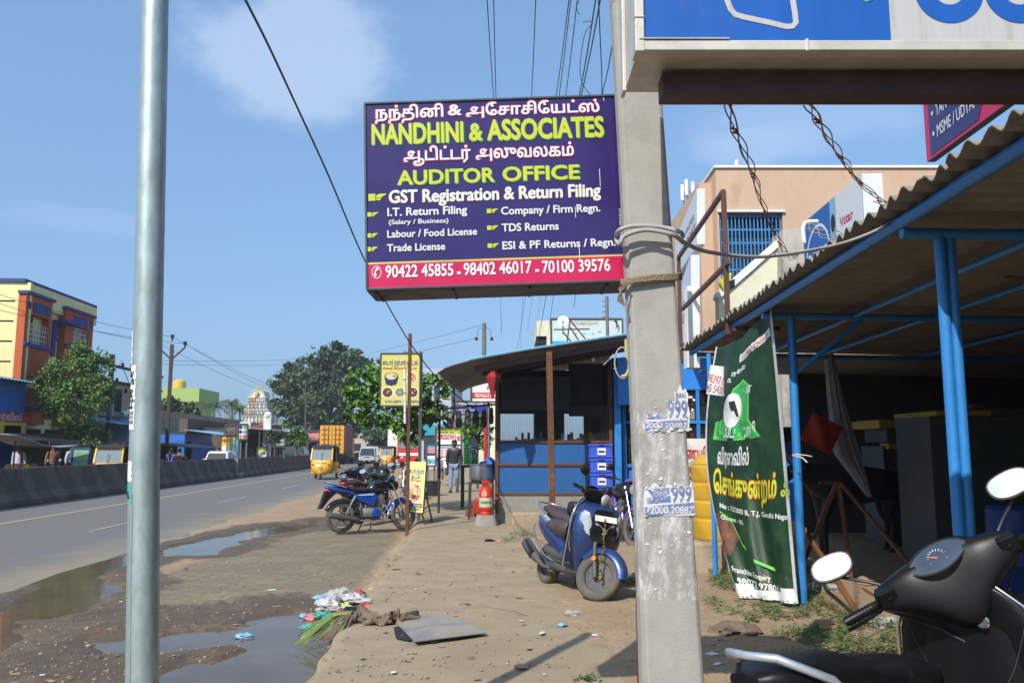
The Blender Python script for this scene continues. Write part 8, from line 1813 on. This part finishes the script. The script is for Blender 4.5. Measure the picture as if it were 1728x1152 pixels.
for k in range(6):b.box(1.252,1.27,.8+1.3*k,1.9+1.3*k,1.6,2.5);b.box(-1.27,-1.252,.8+1.3*k,1.9+1.3*k,1.6,2.5)
b.build('side_window',bu);b=MB('label_white');b.T=T_;b.box(-1.1,1.1,-.04,-.005,.95,1.15);b.box(-.9,.9,-.03,-.005,2.62,2.82);b.build('white_band',bu)
for s_ in(-1,1):b=MB('lens_clear');b.T=T_;b.lathe([(0,0),(.13,0),(.1,.05),(0,.06)],12,Matrix.Translation((s_*.85,-.01,.8))@Matrix.Rotation(R(90),4,'X'));b.build('headlight',bu)
for y in(1.8,6.8):
 for x in(-1.1,1.1):b=MB('tyre');tyre(b,(0,0,0),.48,.3,20);b.v=[tuple(T_@Vector((v[1]+x,v[0]+y,v[2]+.48)))for v in b.v];b.build('wheel',bu)
src=[o for o in COL.objects if o.get('category')=='motorcycle'][1]
for k in range(6):
 c=copy_tree(src);q=onx(266+6.2*k,785,-17.2);c.location=(-17.2,q.y,-.1);c.rotation_euler=(R(6),0,R(20));c['label']=('first','second','third','fourth','fifth','last')[k]+' in the row of dark motorcycles under the shaded stand, counted from the galvanised pole';c['group']='motorcycles under the shaded stand'
for k,(px,x,a,lab)in enumerate(((95,-15.4,40,'dark motorcycle parked beyond the barrier beside the cyan sign'),(72,-15.6,30,'dark motorcycle with bright mirror parked left of the cyan sign'),(165,-16.4,60,'dark motorcycle leaning by the street tree trunk'))):
 c=copy_tree(src);q=onx(px,790,x);c.location=(x,q.y,-.1);c.rotation_euler=(R(6),0,R(a));c['label']=lab;c['group']='motorcycles parked across the road'
q=onx(297,790,-13.6);c=copy_tree(src);c.location=(-13.6,q.y,ROAD_Z);c.rotation_euler=(0,0,R(92));c['label']='motorcycle carrying two riders beyond the barrier';del c['group']
figure('person','rider in a brown shirt seen from behind beyond the barrier',SEATED,'shirt_brown','jeans2',1.0,Matrix.Translation((-13.5,q.y+.1,.18))@rotm(R(180)),sub=1)
figure('person','long haired rider in a blue top sitting behind the other rider',SEATED,'saree_blue','saree_blue',.95,Matrix.Translation((-13.72,q.y-.38,.24))@rotm(R(170)),long_hair=True,sub=1)
for k,(px,x,sh_m,lab)in enumerate(((30,-17.0,'shirt_pale','person in a pale shirt by the cart across the road'),(88,-16.8,'shirt_brown','person in a brown shirt beside the parked motorcycles across the road'),(118,-17.2,'shirt_pale','person in a pale shirt behind the cyan sign across the road'))):
 q=onx(px,790,x);figure('person',lab,STAND,sh_m,'jeans2',.98,Matrix.Translation((x,q.y,-.07))@rotm(R(40*k)),sub=1)
# ---- right side background
def camwall(name,label,cat,px0,px1,yt,d,dep,m,extra=None,z0=-.1):
 t=thing(name,label,cat,loc=P((px0+px1)/2,760,d));A=P(px0,yt,d);B=P(px1,yt,d);b=MB(m);vs=[Vector((A.x,A.y,z0)),Vector((B.x,B.y,z0)),Vector((B.x,B.y,z0))+_cf*dep,Vector((A.x,A.y,z0))+_cf*dep];h=ZV*(A.z-z0);b.add(vs+[v+h for v in vs],[(3,2,1,0),(4,5,6,7),(0,1,5,4),(1,2,6,5),(2,3,7,6),(3,0,4,7)]);b.build('wall',t);return t
t=camwall('lilac_building','pale lilac building behind the almond tree with a teal fascia','building',712,762,622,62,14,'lilac_wall')
b=MB('teal');camgrid(b,706,766,716,734,61.6,.3,'teal');b.build('fascia',t);b=MB('glass_dark');camgrid(b,715,735,742,775,61.7,.2,'glass_dark');b.build('shop_window',t)
b=MB('glass_dark')
for x in(718,732,746):camgrid(b,x,x+9,650,672,61.9,.2,'glass_dark');camgrid(b,x,x+9,684,706,61.9,.2,'glass_dark')
b.build('window',t)
camwall('white_building','small white building at the end of the right side row','building',655,708,708,80,10,'white_wall')
camwall('far_building','grey building deep behind the walking man','building',764,800,690,54,10,'grey_wall')
camwall('far_building','cream building behind the crate tower and shrub','building',800,836,672,44,10,'cream_wall')
board_at('sign_board','white notice board about admissions behind the walking man','sign',735,778,722,772,34,'label_white',[('p','sign_lime',.02,.98,.80,.98),('t','ADMISSIONS OPEN','ink_black',.04,.95,.895,.07),('t','BIKING : IX','ink_black',.06,.7,.815,.055),('t','9080707023','poster_red',.05,.72,.70,.07),('t','9176490777','poster_red',.05,.72,.61,.07),('t','1st','poster_red',.76,.96,.58,.19,.05),('p','ink_black',.02,.98,.39,.44),('p','bag_blue',.1,.9,.30,.37),('c','dish_dark',.1,.5,.05)]+[('p','bag_pink',.06+.3*i,.3+.3*i,.05+.08*j,.10+.08*j)for i in range(3)for j in range(3)],th=.08,posts=(.06,.94))
board_at('sign_board','blue and pink banner board left of the admissions notice','sign',719,735,750,786,33,'label_white',[('p','poster_cyan',0,1,.82,1),('p','bag_pink',.05,.95,.62,.80),('p','poster_navy',0,1,.48,.60),('c','bag_teal',.3,.22,.12),('c','bag_blue',.7,.22,.12)])
board_at('sign_board','royal blue clinic sign above the display rail','sign',767,823,677,699,27,'poster_navy',[('t','MURUGAN POLY CLINIC','label_white',.12,.88,.74,.17,.05),('t','டாக்டர் முருகன்','label_white',.06,.5,.5,.11),('t','பொது மருத்துவம்','label_white',.08,.6,.28,.1),('t','நேரம் 9 - 1','label_white',.08,.55,.08,.1),('c','bag_pink',.06,.82,.09),('c','bag_pink',.94,.82,.09)],posts=(.97,))
board_at('sign_board','white curved top signboard with a red strip behind the kiosk corner','sign',795,845,640,678,23,'label_white',[('p','sign_red',.03,1.0,.16,.42),('t','REDHILLS-2 BRANCH','label_white',.14,1.0,.22,.14,.05),('t','✆ 73500','ink_black',.34,.9,.55,.13),('p','ink_black',.5,1,.86,.92)],posts=(.6,.95))
b=MB('bus_red');q=P(819,760,25);b.tube([(q.x,q.y,0),(q.x,q.y,P(819,700,25).z)],.05,8);tag(b.build('red_post'),'thin red post standing behind the kiosk front corner','post')
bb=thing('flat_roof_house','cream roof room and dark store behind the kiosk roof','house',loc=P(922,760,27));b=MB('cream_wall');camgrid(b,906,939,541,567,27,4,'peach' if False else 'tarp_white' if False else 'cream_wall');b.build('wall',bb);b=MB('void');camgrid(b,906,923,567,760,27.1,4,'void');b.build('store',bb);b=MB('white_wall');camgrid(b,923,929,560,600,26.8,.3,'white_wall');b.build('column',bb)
board_at('billboard','pale blue board with a faint name and a face sketch behind the kiosk roof','billboard',930,1052,537,590,26,'sky_board',[('p','cyan_board',0,1,0,.28),('t','COWBRGHYS','peach',.27,.66,.80,.11,.03),('p','ink_black',.66,.70,.56,.585),('p','ink_black',.71,.75,.35,.365),('p','grey_wall',.32,.36,.50,.53),('p','grey_wall',.45,.48,.50,.53),('p','grey_wall',.57,.6,.5,.53)],posts=(.1,.9))
o_=[o for o in COL.objects if o.name=='billboard.001'][0]
b=MB('ink_black');fbb=lambda X,Y,l=0:P(880+X/8.23,520-(-Y)/8.23,25.9-l);patch(b,fbb,0,0,0,0,'ink_black',.02,poly=[(1278,-180*-1),(1300,168),(1325,172),(1338,195),(1338,240),(1322,275),(1305,300),(1318,255),(1318,215),(1300,195)]);b.m('sky_board');b.build('drawn_face',o_)
ds_=thing('satellite_dish','white satellite dish on the roof behind the kiosk','dish',loc=P(950,560,24));b=MB('label_white');dq=P(950,541,24);Md=Matrix.Translation(dq)@(_cf*-1+ZV*.4-_cr*.2).to_track_quat('Z','Y').to_matrix().to_4x4();b.lathe([(.0,-.05),(.08,-.045),(.14,-.02),(.165,.0),(.155,.0),(.08,-.035),(0,-.04)],24,Md);b.build('dish',ds_,smooth=60);b=MB('pole_steel');b.tube([dq,dq-ZV*.4],.02,6);b.tube([Md@Vector((0,0,0)),Md@Vector((0,0,.14))],.008,5);b.build('stand',ds_)
b=MB('rust')
for a,c in(((962,540,20),(988,572,20)),((962,552,20),(977,575,20)),((935,556,20),(995,555,20)),((962,538,20),(957,577,20)),((950,560,20),(965,578,20))):b.beam(P(*a),P(*c),.03)
tag(b.build('steel_bracket'),'thin steel bracket frame standing on the kiosk roof','bracket')
b=MB('pole_steel');q=P(1026,560,22);b.tube([(q.x,q.y,0),P(1024,500,22)],.045,8);
for k in range(4):c=P(1024,508+9*k,22);b.tube([c-_cr*.12,c+_cr*.05],.015,5)
tag(b.build('steel_mast'),'thin steel mast with short rungs beside the pale blue board','mast')
b=MB('cable_grey');q=P(1051,612,13.2);n=26;b.tube([q+_cr*(.13*math.cos(a))+ZV*(.25*math.sin(a))for a in[R(60)+R(300)*k/n for k in range(n+1)]],.012,8);tag(b.build('cable_coil',smooth=80),'grey cable coil hanging at the kiosk corner','cable coil')
b=MB('rope_yellow');pts=[P(1057,572,13.1),P(1057,585,13.1),P(1059,600,13.1),P(1063,612,13.1),P(1062,625,13.1),P(1056,634,13.1),P(1048,635,13.1)];b.tube(pts,[.03,.03,.025,.035,.035,.03,.02],8);tag(b.build('bound_rope',smooth=80),'yellow bound rope hanging with the grey cable coil','rope')
DPk=22.;kk=DPk/1400
pch=thing('peach_building','peach plastered building with a blue grille window above the shed roof','building',loc=P(1400,760,DPk));A=P(1207,284,DPk);B=P(1900,275,DPk);zt=A.z
def cb(b,x0,x1,y0,y1,z0,z1,T):b.box(x0,x1,y0,y1,z0,z1,T)
TP=Matrix(((_cr.x,_cf.x,0,A.x),(_cr.y,_cf.y,0,A.y),(0,0,1,0),(0,0,0,1)))
wx0,wx1=(1211-1207)*kk,(1321-1207)*kk;wz1=P(1250,359,DPk).z;wz0=wz1-2.3
b=MB('peach');Wp=11.;b.T=TP
b.box(0,Wp,0,8,wz1,zt);b.box(wx1,Wp,0,8,-.1,wz1);b.box(0,wx1,.6,8,-.1,wz1);b.box(0,wx0,0,.6,-.1,wz1)if wx0>.01 else None;b.box(0,wx1,0,.6,-.1,wz0);b.box(-.35,0,.5,8,-.1,zt-.25);b.build('wall',pch)
b=MB('white_wall');b.T=TP;b.box(-.05,Wp,-.06,8.05,zt,zt+.07);b.build('parapet_cap',pch)
b=MB('lattice_blue');b.T=TP
for k in range(17):x=wx0+.05+(wx1-wx0-.1)*k/16;b.box(x-.014,x+.014,.08,.10,wz0,wz1)
for k in range(7):z=wz0+(wz1-wz0)*k/6.2;b.box(wx0,wx1,.10,.125,z-.02,z+.02)
gw=b.build('window_grille',pch);b=MB('glass_dark');b.T=TP;b.box(wx0,wx1,.5,.52,wz0,wz1);b.build('pane',gw)
b=MB('white_wall');b.T=TP;b.box(wx0-.05,wx1+.05,-.08,.0,wz1+.003,wz1+.06);b.build('lintel',pch)
b=MB('pvc');b.T=TP;b.tube([(.65,.2,zt),(.65,.2,zt+.3)],.05,8);b.build('pipe_stub',pch)
pt=thing('parapet_wall','pale sloping stair parapet below the blue grille window','parapet',loc=P(1290,760,16.5));d=16.5
def cprism(b,poly,d0,th):pts=[P(x,y,d0)for x,y in poly];n=len(pts);tr_=tessellate_polygon([[Vector((x,-y,0))for x,y in poly]]);b.add(pts+[p+_cf*th for p in pts],[tuple(t)for t in tr_]+[tuple(i+n for i in reversed(t))for t in tr_]+[(i,(i+1)%n,(i+1)%n+n,i+n)for i in range(n)])
b=MB('cream_wall');cprism(b,[(1213,720),(1213,502),(1262,466),(1330,402),(1330,720)],d,.25);b.build('wall',pt);b=MB('white_wall');cprism(b,[(1210,500),(1212,492),(1330,388),(1332,400),(1262,463),(1214,504)],d-.06,.36);b.build('coping',pt);b=MB('stain_wall');cprism(b,[(1321,720),(1321,387),(1385,383),(1385,720)],d-.35,.7);b.build('stained_pillar',pt)
b=MB('sign_lime');cprism(b,[(1213,480),(1222,462),(1235,460),(1232,478),(1220,492)],15.9,.03);b.m('bag_black');cprism(b,[(1222,478),(1240,470),(1240,486),(1224,492)],15.85,.03);tag(b.build('hanging_cloth'),'lime and black cloth scrap on the stair parapet','cloth')
ob=thing('lightbox_sign','blue ORBIT lightbox sign with white end on the shed roof','sign',loc=Sh(3.2,9,3));u0=3.2;vn,vf=u0*1400/(1466-910),u0*1400/(1362-910);zt2=1.5+(755-287)/1400*vn;zb3=2.95
f=lambda x,y,l=0:Sh(u0-l,vf-x,zb3+y);w_,h_=vf-vn,zt2-zb3
b=MB('overhead_blue');vs=[Sh(u,v,z)for z in(zb3,zt2)for u in(u0,u0+.2)for v in(vn,vf)]
b.add(vs,[(1,0,4,5)]);b.m('sign_white');b.add(vs,[(0,2,6,4),(2,3,7,6),(3,1,5,7),(4,6,7,5),(0,1,3,2)])
patch(b,f,w_*.60,w_,0,h_,'sign_white',.003);patch(b,f,w_*.50,w_*.6,h_*.5,h_,'bag_blue',.003);lettering(b,'ORBIT',f,w_*.06,w_*.48,h_*.40,h_*.24,.03,'sign_white',.004)
n=20;rg=[(w_*.27+.22*w_*math.cos(a),h_*.58+.30*h_*math.sin(a))for a in[R(-10)+R(180)*k/n for k in range(n+1)]]
b.m('sign_white')
for k in range(n):(ax,ay),(bx,by)=rg[k],rg[k+1];g=.9;cx_,cy_=w_*.27,h_*.58;b.add([f(ax,ay,.004),f(bx,by,.004),f(cx_+(bx-cx_)*g,cy_+(by-cy_)*g,.004),f(cx_+(ax-cx_)*g,cy_+(ay-cy_)*g,.004)],[(0,1,2,3)]if True else[])
patch(b,f,0,0,0,0,'ink_black',.006,poly=ring_poly(w_*.55,h_*.78,w_*.035,14,h_*.08));lettering(b,'Vstar',f,w_*.66,w_*.86,h_*.7,h_*.08,.03,'sign_pink',.006);patch(b,f,0,0,0,0,'bag_pink',.006,poly=ring_poly(w_*.8,h_*.4,w_*.06,14,h_*.12));b.build('box',ob)
pnb=thing('notice_board','navy and pink PAN card service board on the roof edge','sign',loc=Sh(2.35,4.2,3));u0=2.35;vf=u0*1400/(1578-910);vn=2.9;zb3=1.5+(755-268)/1400*vf;f=lambda x,y,l=0:Sh(u0-l,vf-x,zb3+y);w_,h_=vf-vn,1.0
b=signboard(pnb,f,w_,h_,.05,'sign_pink');patch(b,f,0,0,0,0,'sign_navy',.003,poly=[(.06,.02),(.60,.02),(.80,.36),(.80,.96),(.06,.96)])
for k,s_ in enumerate(('MSME / UDYAM','TAN','PAN Card','Passport')):wl=(.46,.13,.30,.28)[k];lettering(b,s_,f,.16,.16+wl,.10+.125*k,.07,.025,'sign_white',.006);patch(b,f,0,0,0,0,'sign_white',.006,poly=ring_poly(.115,.135+.125*k,.014,10))
lettering(b,'Mariamman',f,.86,1.2,.2,.05,.03,'sign_white',.006);b.build('board',pnb)
sf=thing('steel_bracket','empty brown steel sign frame standing above the shed eave','frame',loc=P(1238,560,9.3));uq=2.12
def SP(px,py):v=uq*1400/(px-910);return Sh(uq,v,1.5+(755-py)/1400*v)
for a,c in(((1229,316),(1238,560)),((1149,432),(1156,610)),((1149,432),(1229,316)),((1153,522),(1235,440))):b=MB('brown_paint');A_,B_=SP(*a),SP(*c);b.beam(A_,Vector((A_.x,A_.y,B_.z))if abs(a[0]-c[0])<15 else B_,.05,.05);b.build('bar',sf,bevel=.003)
b=MB('brown_paint');A_=SP(1238,556);b.beam(A_,A_+(Sh(1,0)-Sh(0,0))*.5,.05);b.build('bar',sf)
for k,(poly,fm,lab,side)in enumerate(((((1140,402),(1176,318),(1176,412),(1140,470)),'sign_white','tall white shop lightbox seen edge on behind the concrete pole',(1176,1190,316,402)),(((1148,480),(1166,430),(1166,560),(1148,585)),'sign_white','lower white shop lightbox beside the brown sign frame',(1166,1181,415,500)))):
 d0=13.5+k*.2;t=thing('shop_lightbox',lab,'sign',loc=P(1160,760,d0));b=MB(fm);pl_=[P(poly[0][0],poly[0][1],d0*1.35),P(poly[1][0],poly[1][1],d0),P(poly[2][0],poly[2][1],d0),P(poly[3][0],poly[3][1],d0*1.35)];sd=_cr*(side[1]-side[0])*d0/1400
 b.add(pl_+[p+sd for p in pl_],[(3,2,1,0),(4,5,6,7),(0,1,5,4),(1,2,6,5),(2,3,7,6),(3,0,4,7)])
 rx=pl_[2]-pl_[3];up=pl_[1]-pl_[2];fz=lambda x,y,l=0:pl_[3]+rx*x+up*y-_cr*l;lettering(b,('CAR PORT','COURIER')[k],fz,.3,.95,.3,.14,.03,('sign_red','ink_black')[k],.004);lettering(b,('SERVICES','TIMBER')[k],fz,.3,.9,.55,.1,.03,'grey_wall',.004)
 b.build('box',t)
b=MB('white_wall');cprism(b,[(1160,620),(1160,482),(1181,482),(1181,620)],12.8,.25);tag(b.build('wall_panel'),'narrow white wall panel behind the brown sign frame','panel')
am=thing('antenna_mast','cluster of phone antennas on a lattice mast on the skyline','mast',loc=P(1160,400,60));b=MB('van_silver');
for px in(1154,1160,1166):a=P(px,312,60);c=P(px,420,60);b.tube([c,a],.07,6)
for k in range(10):a=P(1154,320+10*k,60);c=P(1166,326+10*k,60);b.tube([a,c],.04,5)
b.build('lattice',am);b=MB('label_white');
for px,py in((1151,325),(1158,316),(1169,320)):a=P(px,py,59.5);b.cbox(a,(.22,.15,1.2))
b.build('panel',am)
rnd=random.Random(31)
for k in range(9):
 d=130+22*k;s_=rnd.uniform(-.17,-.115)if k%2 else rnd.uniform(-.30,-.19);c=_cf*d+_cr*(d*s_);h=rnd.uniform(3,6);b=MB(rnd.choice(['beige_wall','white_wall','grey_wall','lilac_wall']));b.box(c.x-5,c.x+5,c.y,c.y+8,-.2,h);b.m('void')
 for i in range(4):b.box(c.x-4+2.2*i,c.x-2.8+2.2*i,c.y-.05,c.y,h-2.2,h-.9)
 tag(b.build('distant_house'),'small pale flat roofed house far down the street','house','distant houses down the street')
# ---- air
b=MB();b.box(-260,260,-45,620,-2,14)
hz=b.build('haze');hz['kind']='stuff'
hm=bpy.data.materials.new('haze');hm.use_nodes=True;N=hm.node_tree.nodes;N.remove(N['Principled BSDF']);pv=N.new('ShaderNodeVolumePrincipled');pv.inputs['Color'].default_value=(.80,.88,1,1);pv.inputs['Density'].default_value=.0005;hm.node_tree.links.new(pv.outputs[0],N['Material Output'].inputs['Volume']);hz.data.materials.append(hm)
